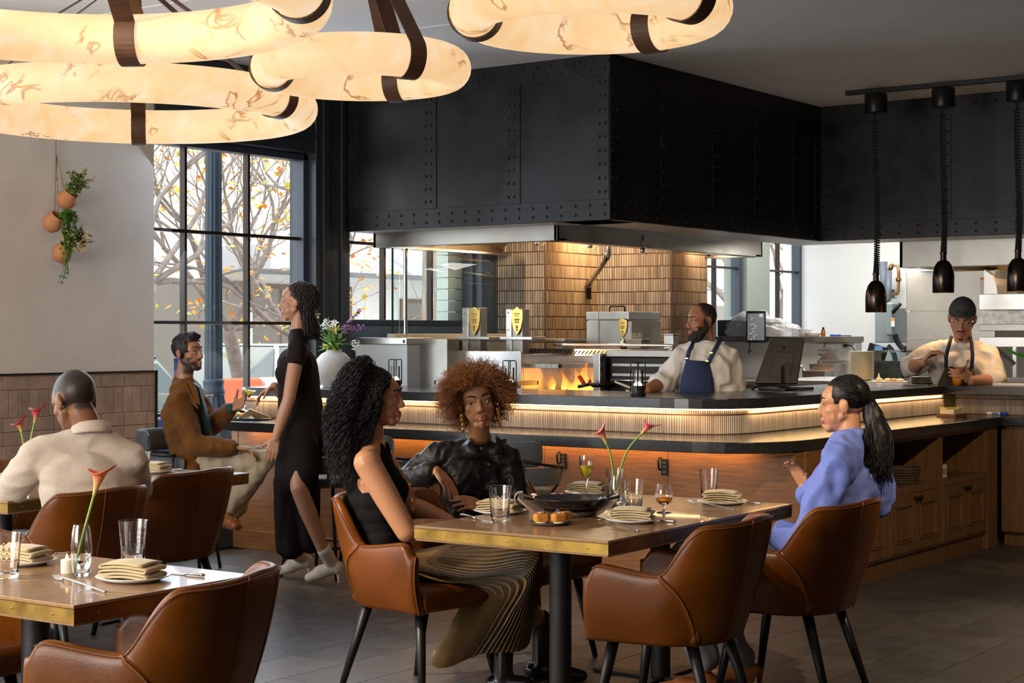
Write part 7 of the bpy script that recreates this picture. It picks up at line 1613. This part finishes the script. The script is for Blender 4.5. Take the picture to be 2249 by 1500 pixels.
for k in range(1750):
    a = rp.uniform(-3.14, 3.14); zz = rp.uniform(-.35, 1); rad = math.sqrt(max(0, 1 - zz * zz)); v = Vector((rad * math.sin(a), -rad * math.cos(a), zz))      # a=0 is the back of the head
    if v.y > .45 and v.z < .72: continue
    if v.y > .02 and v.z < .18: continue
    p0 = H(v.x * .074, -.014 + v.y * .092, .036 + v.z * .084); out = (H.r * v.x + H.f * (min(v.y, .1) - .55)).normalized() * rp.uniform(.03, .08); b_ = H.f * -.03
    zl = rp.uniform(.10, .36); q1 = p0 + out * .8 + UP * (.03 * v.z + .012); q2 = p0 + out * 1.15 + b_ - UP * (.10 + .06 * v.z)
    if v.y > 0: q1 = p0 + H.r * (.026 * (1 if v.x > 0 else -1)) - H.f * (.02 + .05 * v.y) - UP * .01; q2 = H((.095 + rp.uniform(0, .02)) * (1 if v.x > 0 else -1), -.02 + rp.uniform(-.03, .012), -.05); zl = rp.uniform(.05, .22)
    if True: q3 = H(0, -.085, -.10) + (H.r * v.x * .115 + H.f * (v.y * .07)) + H.f * rp.uniform(-.05, .03) + H.r * rp.uniform(-.02, .02) - UP * (zl - .08)
    roots.append([p0, q1, q2, lerp(q2, q3, .55) + out * .25, q3])
for k in range(420):
    sx = 1 if rp.random() < .75 else -1; y = rp.uniform(-.02, .062); z = rp.uniform(.055, .112) - .35 * max(0, y - .03); p0 = H(sx * .070 * math.sqrt(max(.02, 1 - ((z - .036) / .088) ** 2)), y, z)
    e_ = rp.uniform(-.045, .022); roots.append([p0, H(sx * rp.uniform(.082, .098), y * .7 - .004, .045), H(sx * rp.uniform(.086, .105), e_ + .004, -.02), H(sx * rp.uniform(.080, .105), e_ - .01, -.075), H(sx * rp.uniform(.07, .10), e_ - .05, -.14 - rp.random() * .12)])
strands('hair', roots, hair_bk, per, .0017, 85, .0095, 46, 3, 9, .5)
mb = MB().ell(H(0, -.022, .046), (.080, .096, .086), H.R, 18, 12); mb.ell(H(0, -.085, -.05), (.085, .06, .12), H.R); mb.ell(H(0, -.09, -.16), (.08, .05, .11), H.R)
hair_cap('hair_mass', mb, H, hair_bk, per, .020, .090)
# ------------------------------------------------------------ woman in blue shirt with long ponytail
dC = 7.0
H = Fr(D(1853, 890, dC), -RIGHT * .93 + VIEW * .32 - UP * .03, UP, 1.0)
N_ = D(1866, 978, dC - .02); sL, sR = D(1838, 1018, dC - .20), D(1890, 1006, dC + .16); C_ = D(1858, 1068, dC - .02); P_ = D(1822, 1228, dC - .02)
eL, wL = D(1768, 1205, dC - .24), D(1712, 1172, dC - .10); eR, wR = D(1818, 1150, dC + .30), D(1768, 1070, dC + .28)
bf = (-RIGHT * .88 + VIEW * .45)
def sh(mb):
    head_shapes(mb, H, False); mb.cap(H(0, -.020, -.05), .046, N_, .050); mb.cap(N_, .052, C_, .08); mb.cap(sL, .05, sR, .05); arm(mb, sL, eL, wL, (.042, .036, .026)); arm(mb, sR, eR, wR, (.042, .036, .026)); hand_shapes(mb, wR, D(1746, 1022, dC + .26) - wR, -RIGHT * .6 - VIEW * .5, .35, 1, .95); hand_shapes(mb, wL, -RIGHT + UP * .3, -UP, .4, -1, .95)
per, body = person('woman in blue cotton shirt with long black ponytail, seated at right', D(1822, 1228, dC), sh, (.42, .20, .11), H, face_paint(H, (.40, .12, .10), None), .0045); eyes(H, -RIGHT, body); face_details(H, per, (.02, .012, .01))
mb = MB(); torso_shapes(mb, P_, C_, N_ + UP * .01, sL, sR, bf, 1.03, .026, .98, bust=1); arm(mb, sL, eL, wL, (.062, .060, .046), .012, .92); arm(mb, sR, eR, wR, (.060, .056, .042), .008, .85); mb.cap(sL, .075, sL + (eL - sL) * .5, .078); mb.ell(D(1925, 1075, dC - .02), (.075, .075, .12)); mb.cap(D(1935, 1000, dC + .05), .05, D(1940, 1095, dC + .02), .05)
garment('shirt', mb, blue_s, per, .008, 2, .010, 8)
mb = MB().lathe([(.056, -.02), (.060, .03), (.064, .034), (.066, -.022)], 28, N_ + UP * .028, UP.rotation_difference((UP + bf * .12).normalized()).to_matrix(), cap=False); mb.build('collar', blue_s, per, world=True, smooth=True, solid=.006)
kL, kR = D(1470, 1243, dC - .05), D(1500, 1225, dC + .25); aL, aR = D(1545, 1440, dC - .15), D(1625, 1440, dC + .15)
mb = MB(); leg(mb, P_ - bf.cross(UP) * .09, kL, aL, (.092, .070, .066)); leg(mb, P_ + bf.cross(UP) * .09, kR, aR, (.092, .070, .066)); garment('trousers', mb, grey_tr, per, .009, 2, .007, 8)
for a_ in (aL, aR): b_ = Vector((a_.x, a_.y, 0)); shoe('shoe', b_ + RIGHT * .06, b_ - RIGHT * .20 + VIEW * .06, tanleather, per, .075, .045, heel_h=.018, sole=white_m)
roots = []
for k in range(900):
    a = rp.uniform(-3.1, 3.1); zz = rp.uniform(-.15, 1); rad = math.sqrt(max(0, 1 - zz * zz)); v = Vector((rad * math.sin(a), -rad * math.cos(a), zz))
    if v.y > .55 and v.z < .66: continue
    if v.y > .18 and v.z < .28: continue
    p0 = H(v.x * .077, -.014 + v.y * .097, .037 + v.z * .087); tie = H(rp.uniform(-.02, .02), -.118 + rp.uniform(-.012, .012), -.005 + rp.uniform(-.02, .02)); mid = H(v.x * .079, -.05 + v.y * .05, .03 + v.z * .085) if v.y > -.5 else lerp(p0, tie, .5)
    e_ = D(1925 + rp.uniform(-32, 36), 1052 + rp.uniform(-30, 10), dC - .10 + rp.uniform(-.05, .06)); m2 = D(1934 + rp.uniform(-34, 26), 968 + rp.uniform(-6, 6), dC - .06 + rp.uniform(-.05, .05))
    roots.append([p0, mid, tie, m2, e_])
strands('hair', roots, hair_bk, per, .0021, 50, .004, 24, 3, 5, .5)
mb = MB().ell(H(0, -.018, .044), (.079, .097, .085), H.R, 30, 20); hair_cap('hair_cap', mb, H, hair_bk, per, .040, .080, .001, True)
mb = MB(); 
for a, b, r0_, r1_ in ((H(0, -.11, -.005), D(1932, 966, dC - .06), .036, .050), (D(1932, 966, dC - .06), D(1930, 1035, dC - .10), .050, .026)): mb.cap(a, r0_, b, r1_)
garment('ponytail', mb, hair_bk, per, .009, 2, .004, 20, (1, 1, .3))
# ------------------------------------------------------------ man in cream polo (back view)
dD = 7.5; S_ = 1.13
H = Fr(D(163, 882, dD), -RIGHT * .72 + VIEW * .60 - UP * .38, UP + (-RIGHT * .72 + VIEW * .6) * .30, 1.17)
N_ = D(200, 962, dD - .02); sL, sR = D(82, 1000, dD - .08), D(288, 1012, dD + .02); C_ = D(198, 1052, dD - .03); P_ = D(182, 1200, dD - .03)
eL, wL = D(22, 1082, dD + .02), D(-60, 1060, dD + .25); eR, wR = D(300, 1075, dD + .28), D(240, 1050, dD + .55)
bf = (-RIGHT * .45 + VIEW * .9)
def sh(mb):
    head_shapes(mb, H, True); mb.cap(H(0, -.026, -.05), .060, N_ + UP * .01, .064); mb.cap(N_, .06, C_, .09); mb.cap(sL, .055, sR, .055); arm(mb, sL, eL, wL, (.05, .042, .03)); arm(mb, sR, eR, wR, (.05, .042, .03)); hand_shapes(mb, wL, -RIGHT + VIEW * .4, -UP, .3, -1, 1.05); hand_shapes(mb, wR, -RIGHT + VIEW * .5, -UP, .3, 1, 1.05)
per, body = person('man in cream knit polo seen from behind at the left table', D(182, 1210, dD), sh, (.235, .098, .045), H, face_paint(H, (.22, .08, .06), (.01, .008, .007), scalp=(.016, .012, .010), hairline=.072, beard=(.04, .022, .016), stub=.35), .0048)
mb = MB(); torso_shapes(mb, P_, C_, N_ - UP * .005, sL, sR, bf, 1.13, .022, 1.12); arm(mb, sL, eL, wL, (.066, .060, .048), .012, .9); arm(mb, sR, eR, wR, (.066, .060, .046), .010, .9); mb.cap(sL, .078, sL + (eL - sL) * .5, .074); mb.cap(sR, .078, sR + (eR - sR) * .5, .074); mb.cap(sL + (C_ - sL) * .2, .085, sR + (C_ - sR) * .2, .085)
garment('polo_shirt', mb, cream_k, per, .008, 3, .006, 6, (.7, .7, 1.6))
ax_ = (UP + bf * .22).normalized(); MB().lathe([(.064, .036), (.070, .050), (.078, .045), (.096, .004), (.092, -.004)], 32, N_ + UP * .018 - bf * .005, UP.rotation_difference(ax_).to_matrix(), cap=False).build('collar', cream_k, per, world=True, smooth=True, solid=.007)
mb = MB(); leg(mb, P_ + bf.cross(UP) * .1, D(120, 1180, dD + .5), D(110, 1400, dD + .5)); leg(mb, P_ - bf.cross(UP) * .1, D(40, 1190, dD + .4), D(30, 1420, dD + .4)); mb.ell(P_ - UP * .03, (.18, .15, .10)); garment('trousers', mb, grey_tr, per, .010, 2, .006, 8)
for px in (110, 30): b_ = D(px, 1400, dD + .45); b_ = Vector((b_.x, b_.y, 0)); shoe('shoe', b_, b_ - RIGHT * .2 + VIEW * .12, blackleather, per, .075, .045)
# ------------------------------------------------------------ man in brown corduroy jacket on the bar stool
dE = 10.45
H = Fr(D(414, 776, dE), RIGHT * .84 - VIEW * .48 + UP * .07, UP - RIGHT * .05, 1.0)
N_ = D(404, 842, dE); sR, sL = D(392, 880, dE - .14), D(424, 868, dE + .18); C_ = D(405, 910, dE); P_ = D(428, 1022, dE)
eR, wR = D(428, 978, dE - .20), D(516, 984, dE - .18); eL, wL = D(468, 936, dE + .12), D(508, 896, dE - .02)
bf = (RIGHT * .92 - VIEW * .15)
def sh(mb):
    head_shapes(mb, H, True); mb.cap(H(0, -.022, -.05), .052, N_, .056); mb.cap(N_, .06, C_, .09); mb.cap(sL, .05, sR, .05); arm(mb, sR, eR, wR, (.046, .040, .028)); arm(mb, sL, eL, wL, (.046, .040, .028)); hand_shapes(mb, wR, RIGHT - UP * .15, -UP * .9 - VIEW * .3, .55, 1, 1.02); hand_shapes(mb, wL, D(548, 876, dE - .06) - wL, UP * .5 + RIGHT * .1 - VIEW * .6, .5, -1, 1.02)
per, body = person('bearded man in brown corduroy jacket holding a yellow drink on a bar stool', D(428, 1030, dE), sh, (.34, .155, .085), H, face_paint(H, (.34, .11, .09), None, beard=(.022, .016, .013), scalp=(.010, .008, .008), hairline=.070), .0046); face_details(H, per, (.012, .009, .008), (.34, .12, .09), True); eyes(H, RIGHT * .9 - VIEW * .3 + UP * .25, body)
mb = MB(); torso_shapes(mb, P_ - UP * .02, C_, N_ - UP * .01, sL, sR, bf, 1.02, .024, 1.0); arm(mb, sR, eR, wR, (.060, .055, .044), .008, .88); arm(mb, sL, eL, wL, (.058, .053, .042), .008, .82); mb.cap(sR, .070, sR + (eR - sR) * .4, .066); garment('jacket', mb, cord, per, .008, 2, .007, 8)
mb = MB(); mb.cap(wR - (wR - eR) * .14, .040, wR - (wR - eR) * .02, .037); garment('shirt_cuff', mb, teal, per, .006, 1, .0); mb = MB(); mb.cap(wL - (wL - eL) * .22, .038, wL - (wL - eL) * .03, .036); garment('shirt_cuff', mb, teal, per, .006, 1, 0)
q0 = C_ + bf * .118; mb = MB().prism([D(420, 838, dE - .06) , D(436, 850, dE - .10), D(464, 960, dE - .10), D(470, 1000, dE - .10), D(458, 985, dE - .12), D(436, 890, dE - .13)], VIEW * .10); mb.build('shirt_front', teal, per, world=True, bevel=.01)
for pts in ([(404, 838), (414, 842), (437, 900), (424, 890), (402, 862)], [(404, 838), (418, 836), (432, 852), (440, 890), (430, 884)]): MB().prism([D(x, y, dE - .155) for x, y in pts], VIEW * .008).build('lapel', cord, per, world=True, bevel=.002)
ks, ah = D(578, 1012, dE - .10), D(508, 1112, dE - .06); k2, a2 = D(570, 1000, dE + .16), D(520, 1120, dE + .15)
mb = MB(); leg(mb, P_ - bf.cross(UP) * -.09, ks, ah, (.086, .072, .058)); leg(mb, P_ + bf.cross(UP) * -.09, k2, a2, (.086, .070, .058)); mb.ell(P_ - UP * .02, (.16, .15, .11)); garment('trousers', mb, khaki, per, .008, 2, .006, 9)
for q in (D(494, 1158, dE - .05), D(500, 1160, dE + .16)): shoe('shoe', q, q + RIGHT * .10 - UP * .0 - VIEW * .16, tanleather, per, .08, .042, heel_h=0)
mb = MB(); mb.cap(ah, .036, D(496, 1140, dE - .05), .034); garment('sock', mb, M('sock_grey', (.05, .05, .06), .9), per, .008, 1, 0)
mb = MB().ell(H(0, -.014, .046), (.080, .100, .090), H.R, 30, 20); mb.ell(H(0, .045, .105), (.055, .045, .028), H.R, 20, 12); hair_cap('hair', mb, H, hair_sh, per, .052, .072, .006, True)
gp_ = D(535, 866, dE - .06); t = thing('coupe_glass', 'stemmed coupe of yellow cocktail held by the man in corduroy', 'drink', gp_ - UP * .10); R_ = Matrix.Rotation(.25, 3, VIEW)
MB().lathe([(.030, 0), (.030, .002), (.004, .006), (.003, .07), (.010, .078), (.036, .115), (.045, .135), (.0435, .135), (.034, .116), (.006, .081), (.001, .080)], 28, (0, 0, 0), R_).build('glass', clear, t, smooth=True, auto=45); MB().lathe([(.001, .0825), (.006, .0835), (.0325, .117), (.039, .128), (.001, .1282)], 24, (0, 0, 0), R_).build('drink', M('yellow_cocktail', (.80, .62, .03), .1), t, smooth=True)
# ------------------------------------------------------------ walking woman in dark dress
dF = 10.0
H = Fr(D(652, 664, dF), -RIGHT * .97 + VIEW * .12, UP, 1.0)
N_ = D(655, 728, dF); sL, sR = D(654, 768, dF - .14), D(660, 764, dF + .20); C_ = D(652, 806, dF + .02); P_ = D(662, 940, dF + .02)
eL, wL = D(634, 878, dF - .22), D(606, 962, dF - .20); eR, wR = D(622, 868, dF + .22), D(602, 848, dF + .12)
bf = -RIGHT
hL, hR = P_ - VIEW * .085, P_ + VIEW * .085; kL, kR = D(656, 1072, dF - .185), D(645, 1078, dF + .08); aL, aR = D(712, 1212, dF - .08), D(636, 1212, dF + .06)
def sh(mb):
    head_shapes(mb, H, False); mb.cap(H(0, -.018, -.05), .044, N_, .046); mb.cap(N_, .05, C_, .08); mb.cap(sL, .045, sR, .045); arm(mb, sL, eL, wL, (.044, .036, .026)); arm(mb, sR, eR, wR, (.044, .036, .026)); hand_shapes(mb, wL, D(592, 1012, dF - .2) - wL, VIEW, .35, -1, .98); hand_shapes(mb, wR, -RIGHT * .7 - UP * .4, -UP, .4, 1, .98)
    mb.cap(C_, .11, P_, .13); leg(mb, hL, kL, aL, (.070, .050, .036)); leg(mb, hR, kR, aR, (.085, .055, .036))
per, body = person('woman in a long dark dress and cream ankle boots walking past the bar', D(660, 1275, dF), sh, (.40, .20, .12), H, face_paint(H, (.38, .12, .10), (.02, .012, .01)), .0046); eyes(H, -RIGHT, body)
mb = MB(); torso_shapes(mb, P_, C_, N_ - UP * .02, sL, sR, bf, .98, .010, .92, bust=1); mb.cap(sL, .060, sL + (eL - sL) * .18, .064); mb.cap(sR, .055, sR + (eR - sR) * .25, .058)
mb.cap(P_, .150, D(652, 1040, dF), .135); mb.cap(C_, .125, P_, .142)
mb.cap(hR, .10, D(642, 1078, dF + .06), .10); mb.cap(D(642, 1078, dF + .06), .10, D(640, 1200, dF + .06), .085); mb.cap(hL, .105, D(664, 1046, dF - .12), .100); mb.cap(D(672, 1060, dF + .0), .085, D(680, 1196, dF + .04), .060); mb.cap(D(622, 1060, dF), .06, D(622, 1205, dF + .04), .045)
garment('dress', mb, dress_m, per, .009, 3, .004, 6)
for (q, a_) in (((712, 1280), aL), ((648, 1266), aR)):
    b_ = PZ(q[0], q[1], 0); o = shoe('boot', b_ + RIGHT * .075 + UP * .055, b_ - RIGHT * .115 + UP * .0, boot_w, per, .085, .043, shaft_top=a_ + UP * .01, heel_h=0); MB().tube([b_ + RIGHT * .085 + UP * .06, b_ + RIGHT * .088], [.014, .006], 8).build('heel', boot_w, o).location = (0, 0, 0)
roots = []
for k in range(900):
    a = rp.uniform(-3.1, 3.1); zz = rp.uniform(-.35, 1); rad = math.sqrt(max(0, 1 - zz * zz)); v = Vector((rad * math.sin(a), -rad * math.cos(a), zz))
    if v.y > .55 and v.z < .66: continue
    if v.y > .22 and v.z < .30: continue
    p0 = H(v.x * .077, -.014 + v.y * .096, .037 + v.z * .087); q1 = p0 + (H.r * v.x * .02 + H.f * (-.035) - UP * .02); q2 = H(v.x * .085, -.06 + v.y * .05, -.06); q3 = H(v.x * .08 + rp.uniform(-.02, .02), -.085 + v.y * .05, -.14 - rp.random() * .09); roots.append([p0, q1, q2, q3])
strands('hair', roots, hair_dk, per, .0026, 40, .006, 20, 3, 6, .5)
mb = MB().ell(H(0, -.022, .044), (.080, .096, .086), H.R, 18, 12); mb.ell(H(0, -.075, -.06), (.075, .05, .10), H.R); hair_cap('hair_mass', mb, H, hair_dk, per, .030, .085)
# ------------------------------------------------------------ bearded chef in denim apron
dG = 10.95
H = Fr(D(1541, 706, dG), -RIGHT * .90 - VIEW * .38 - UP * .05, UP + RIGHT * .05, 1.02)
N_ = D(1552, 764, dG); sR, sL = D(1496, 785, dG - .02), D(1598, 784, dG + .02); C_ = D(1545, 812, dG); P_ = D(1545, 930, dG)
eR, wR = D(1462, 838, dG - .02), D(1420, 856, dG - .30); eL, wL = D(1612, 850, dG + .05), D(1580, 895, dG - .20)
bf = (-RIGHT * .35 - VIEW * .9)
def sh(mb):
    head_shapes(mb, H, True); mb.cap(H(0, -.024, -.05), .054, N_, .06); mb.cap(N_, .06, C_, .1); mb.cap(sL, .055, sR, .055); arm(mb, sR, eR, wR, (.052, .046, .034)); arm(mb, sL, eL, wL, (.052, .046, .034)); hand_shapes(mb, wR, -RIGHT * .8 - UP * .25 - VIEW * .2, -UP, .7, -1, 1.05); hand_shapes(mb, wL, -RIGHT - VIEW * .4, -UP, .5, 1, 1.05); mb.cap(C_, .12, P_, .14)
    leg(mb, P_ - RIGHT * .09, D(1520, 1080, dG), Vector((D(1520, 1080, dG).x, D(1520, 1080, dG).y, .06))); leg(mb, P_ + RIGHT * .09, D(1570, 1080, dG), Vector((D(1570, 1080, dG).x, D(1570, 1080, dG).y, .06)))
per, body = person('bearded chef in white coat and denim apron tending the grill', Vector((D(1545, 930, dG).x, D(1545, 930, dG).y, 0)), sh, (.30, .125, .060), H, face_paint(H, (.34, .10, .08), None, beard=(.012, .009, .008), scalp=(.014, .010, .009), hairline=.2, stub=.97), .0048); eyes(H, -RIGHT * .9 - VIEW * .3 - UP * .4, body); face_details(H, per, (.01, .008, .007), (.36, .12, .09))
mb = MB().ell(H(0, .050, -.098), (.050, .045, .048), H.R); 
for sx in (-1, 1): mb.cap(H(sx * .060, .005, -.045), .020, H(sx * .03, .055, -.10), .032)
garment('beard', mb, M('beard_black', (.010, .008, .007), .8, bump=.6, bscale=150), per, .006, 1, .004, 40)
mb = MB(); torso_shapes(mb, P_, C_, N_ - UP * .01, sL, sR, bf, 1.02, .028, 1.08); arm(mb, sR, eR, wR, (.066, .068, .062), .008, .30); arm(mb, sL, eL, wL, (.068, .072, .06), .010, .45); mb.cap(sL, .080, eL, .082); garment('chef_coat', mb, white_c, per, .009, 2, .009, 8)
MB().lathe([(.058, -.01), (.064, .03), (.070, .026), (.072, -.014)], 28, N_ + UP * .012, UP.rotation_difference((UP + bf * .15).normalized()).to_matrix(), cap=False).build('collar', white_c, per, world=True, smooth=True, solid=.006)
def apron(parent, pts, mat, d, straps, smat, th=.012):
    P = [D(x, y, dd) for (x, y, dd) in pts]; n = len(P) // 2
    rows = []
    for i in range(n):
        a, b = P[i], P[2 * n - 1 - i]; rows.append([lerp(a, b, k / 8) - VIEW * .035 * math.sin(math.pi * k / 8) for k in range(9)])
    MB().grid(rows).build('apron', mat, parent, world=True, smooth=True, solid=th)
    for s_ in straps: wband('apron_strap', [D(x, y, dd) for (x, y, dd) in s_], smat, parent, .014, .004, VIEW)
f_ = dG - .175
apron(per, [(1508, 790, f_), (1496, 830, f_ - .01), (1490, 900, f_ - .02), (1490, 990, f_), (1575, 990, f_), (1572, 900, f_), (1566, 835, f_ + .02), (1556, 794, f_ + .03)], denim, f_, [[(1508, 792, f_), (1514, 770, f_ + .04), (1524, 752, f_ + .13)], [(1556, 796, f_ + .02), (1570, 768, f_ + .07), (1584, 742, f_ + .17)]], denim)
for (x, y) in ((1508, 787), (1562, 775), (1553, 793)): MB().cbox(D(x, y, f_ - .01), (.022, .004, .008)).build('buckle', gold, per, world=True)
MB().box(-.10, -.06, 0, .10, .06, .08).build('tmp_none', None) if False else None
t = thing('tongs', 'wooden-handled tool in the bearded chef\'s hand', 'tongs', D(1380, 845, dG - .3)); MB().tube([D(1400, 858, dG - .32), D(1350, 838, dG - .28)], [.010, .006], 8).build('rod', M('tong_wood', (.55, .45, .36), .5), t, world=True, smooth=True); MB().tube([D(1404, 860, dG - .32), D(1418, 864, dG - .32)], .012, 8).build('grip', silver, t, world=True)
for px in (1520, 1570): b_ = D(px, 1080, dG); b_ = Vector((b_.x, b_.y, 0)); shoe('shoe', b_, b_ - VIEW * .22, blackleather, per, .075, .045)
# ------------------------------------------------------------ chef with backward cap
dI = 12.45
H = Fr(D(2113, 700, dI - .12), -VIEW * .86 - RIGHT * .30 - UP * .42, UP * .95 - VIEW * .35 - RIGHT * .05, 1.20)
N_ = D(2116, 760, dI); sR, sL = D(2046, 778, dI + .02), D(2168, 782, dI + .02); C_ = D(2108, 806, dI); P_ = D(2108, 905, dI + .12)
eR, wR = D(2000, 806, dI - .10), D(2026, 795, dI - .38); eL, wL = D(2184, 838, dI - .12), D(2132, 836, dI - .36)
bf = -VIEW
def sh(mb):
    head_shapes(mb, H, True); mb.cap(H(0, -.02, -.05), .064, N_, .070); mb.cap(N_, .07, C_, .12); mb.cap(sL, .06, sR, .06); arm(mb, sR, eR, wR, (.058, .052, .036)); arm(mb, sL, eL, wL, (.058, .050, .036)); hand_shapes(mb, wR, D(2048, 770, dI - .42) - wR, -RIGHT * -.7 - VIEW * .3, .85, 1, 1.15); hand_shapes(mb, wL + UP * .025, D(2098, 822, dI - .46) - wL, VIEW * .8 + RIGHT * -.5, .42, 1, 1.15, tcurl=.5); mb.cap(C_, .14, P_, .16)
    for px in (2085, 2135): q = D(px, 905, dI + .15); leg(mb, q, Vector((q.x, q.y, .50)), Vector((q.x, q.y, .06)))
per, body = person('chef with backward grey cap and olive apron working at the pass', Vector((P_.x, P_.y, 0)), sh, (.46, .22, .14), H, face_paint(H, (.45, .13, .10), None, beard=None, scalp=(.03, .02, .015), hairline=.2), .0052); eyes(H, -VIEW * .6 - UP * .8, body); face_details(H, per, (.02, .012, .01), (.45, .14, .11))
mb = MB(); 
for a, ra, b, rb in ((H(-.022, .088, -.047), .004, H(-.004, .096, -.0445), .005), (H(.022, .088, -.047), .004, H(.004, .096, -.0445), .005)): mb.cap(a, ra * 1.2, b, rb * 1.2)
garment('moustache', mb, hair_sh, per, .004, 1, 0); mb = MB().ell(H(0, .081, -.100), (.014 * 1.2, .009 * 1.2, .014 * 1.2), H.R); garment('goatee', mb, hair_sh, per, .005, 1, 0)
mb = MB(); torso_shapes(mb, P_, C_, N_ - UP * .02, sL, sR, bf, 1.22, .025, 1.10); arm(mb, sR, eR, wR, (.076, .076, .07), .008, .16); arm(mb, sL, eL, wL, (.080, .080, .066), .008, .16); mb.cap(sL, .088, eL, .088); mb.cap(sR, .086, eR, .080); garment('chef_coat', mb, white_c, per, .010, 2, .010, 7)
MB().lathe([(.070, -.01), (.074, .040), (.080, .038), (.084, -.014)], 28, N_ + UP * .0 - VIEW * .01, UP.rotation_difference((UP - VIEW * .25).normalized()).to_matrix(), cap=False).build('collar', white_c, per, world=True, smooth=True, solid=.007)
# cap
cm = M('cap_grey', (.045, .047, .052), .85, bump=.2, bscale=200); rows = []
for i in range(9):
    u = i / 8 * math.pi / 2; row = []
    for k in range(32):
        a = 2 * math.pi * k / 32; row.append(H(.081 * math.cos(u) * math.cos(a), -.014 + .102 * math.cos(u) * math.sin(a), .040 + .092 * math.sin(u)))
    rows.append(row)
MB().grid(rows, cv=True).build('cap', cm, per, world=True, smooth=True, solid=.006)
MB().grid([[H(.062 * x, .0 + .086 - .016 * x * x, .042), H(.058 * x, .086 - .016 * x * x, .060)] for x in [k / 6 - 1 for k in range(13)]]).build('cap_strap', cm, per, world=True, solid=.007)
MB().grid([[H(.034 * x, .0875 - .006 * x * x - .03 * z * z, .064 + .03 * z) for z in (0, .5, 1)] for x in [k / 4 - 1 for k in range(9)]]).build('cap_opening', hair_sh, per, world=True, solid=.004)
MB().grid([[H(.07 * x, -.10 - .065 * y * (1 - x * x * .4), .045 - .012 * y) for y in (0, .5, 1)] for x in [k / 5 - 1 for k in range(11)]]).build('cap_brim', cm, per, world=True, solid=.006)
f_ = dI - .225
apron(per, [(2076, 806, f_), (2066, 830, f_), (2052, 860, f_), (2052, 990, f_), (2150, 990, f_), (2150, 860, f_), (2144, 835, f_), (2136, 808, f_)], olive, f_, [[(2078, 808, f_ - .02), (2078, 782, f_ - .015), (2084, 758, f_ + .05), (2090, 738, f_ + .14)], [(2134, 810, f_ - .02), (2136, 780, f_ - .015), (2134, 755, f_ + .06), (2130, 738, f_ + .14)]], navy)
MB().cbox(D(2126, 794, f_ - .05), (.020, .004, .020)).build('red_tag', M('tag_red', (.6, .02, .05), .5), per, world=True)
cp_ = PY(2105, 838, 11.70); cp_.z = ZU; cd_ = -cp_.x * SN + cp_.y * CS; t = thing('deli_container', 'clear deli cup of orange sauce held by the chef with cap', 'container', cp_)
MB().lathe([(.042, 0), (.044, .002), (.058, .13), (.062, .132), (.062, .137), (.056, .137)], 28, cap=False).build('cup', thin_glass('cup_plastic', (.92, .86, .76)), t, smooth=True, auto=40); MB().lathe([(.0425, .002), (.053, .088), (.001, .0885)], 24).build('sauce', M('orange_sauce', (.80, .33, .03), .4), t, smooth=True); MB().tube([(.02, 0, .06), (.075, .01, .19)], .005, 6).build('spoon', M('spoon_wood', (.25, .14, .07), .5), t)
for px in (2085, 2135): q = D(px, 905, dI + .15); shoe('shoe', Vector((q.x, q.y, 0)), Vector((q.x, q.y, 0)) - VIEW * .24, blackleather, per, .08, .05)
# hand of the companion at the far left table
hs = MB(); hand_shapes(hs, D(-22, 1044, 8.3), RIGHT * .8 - VIEW * .5 - UP * .05, -UP, .25, 1, 1.05); arm(hs, D(-190, 990, 8.5), D(-120, 1060, 8.4), D(-22, 1044, 8.3)); me = blob(hs, .006, 2); paint(me, (.16, .07, .04), lambda a, b: None)
t = thing('person', 'companion at far left of whom only one resting hand shows', 'person', D(-150, 1200, 8.6)); mesh_obj('body', me, attr_mat('skin_companion', rough=.42), t); mb = MB(); arm(mb, D(-190, 990, 8.5), D(-120, 1060, 8.4), D(-30, 1045, 8.3), (.07, .06, .05), .01, .75); mb.cap(D(-190, 990, 8.5), .12, D(-190, 1180, 8.6), .16); garment('jacket', mb, M('dark_wool', (.02, .02, .022), .9), t, .012, 2, .006)
bpy.data.scenes.remove(TMP)
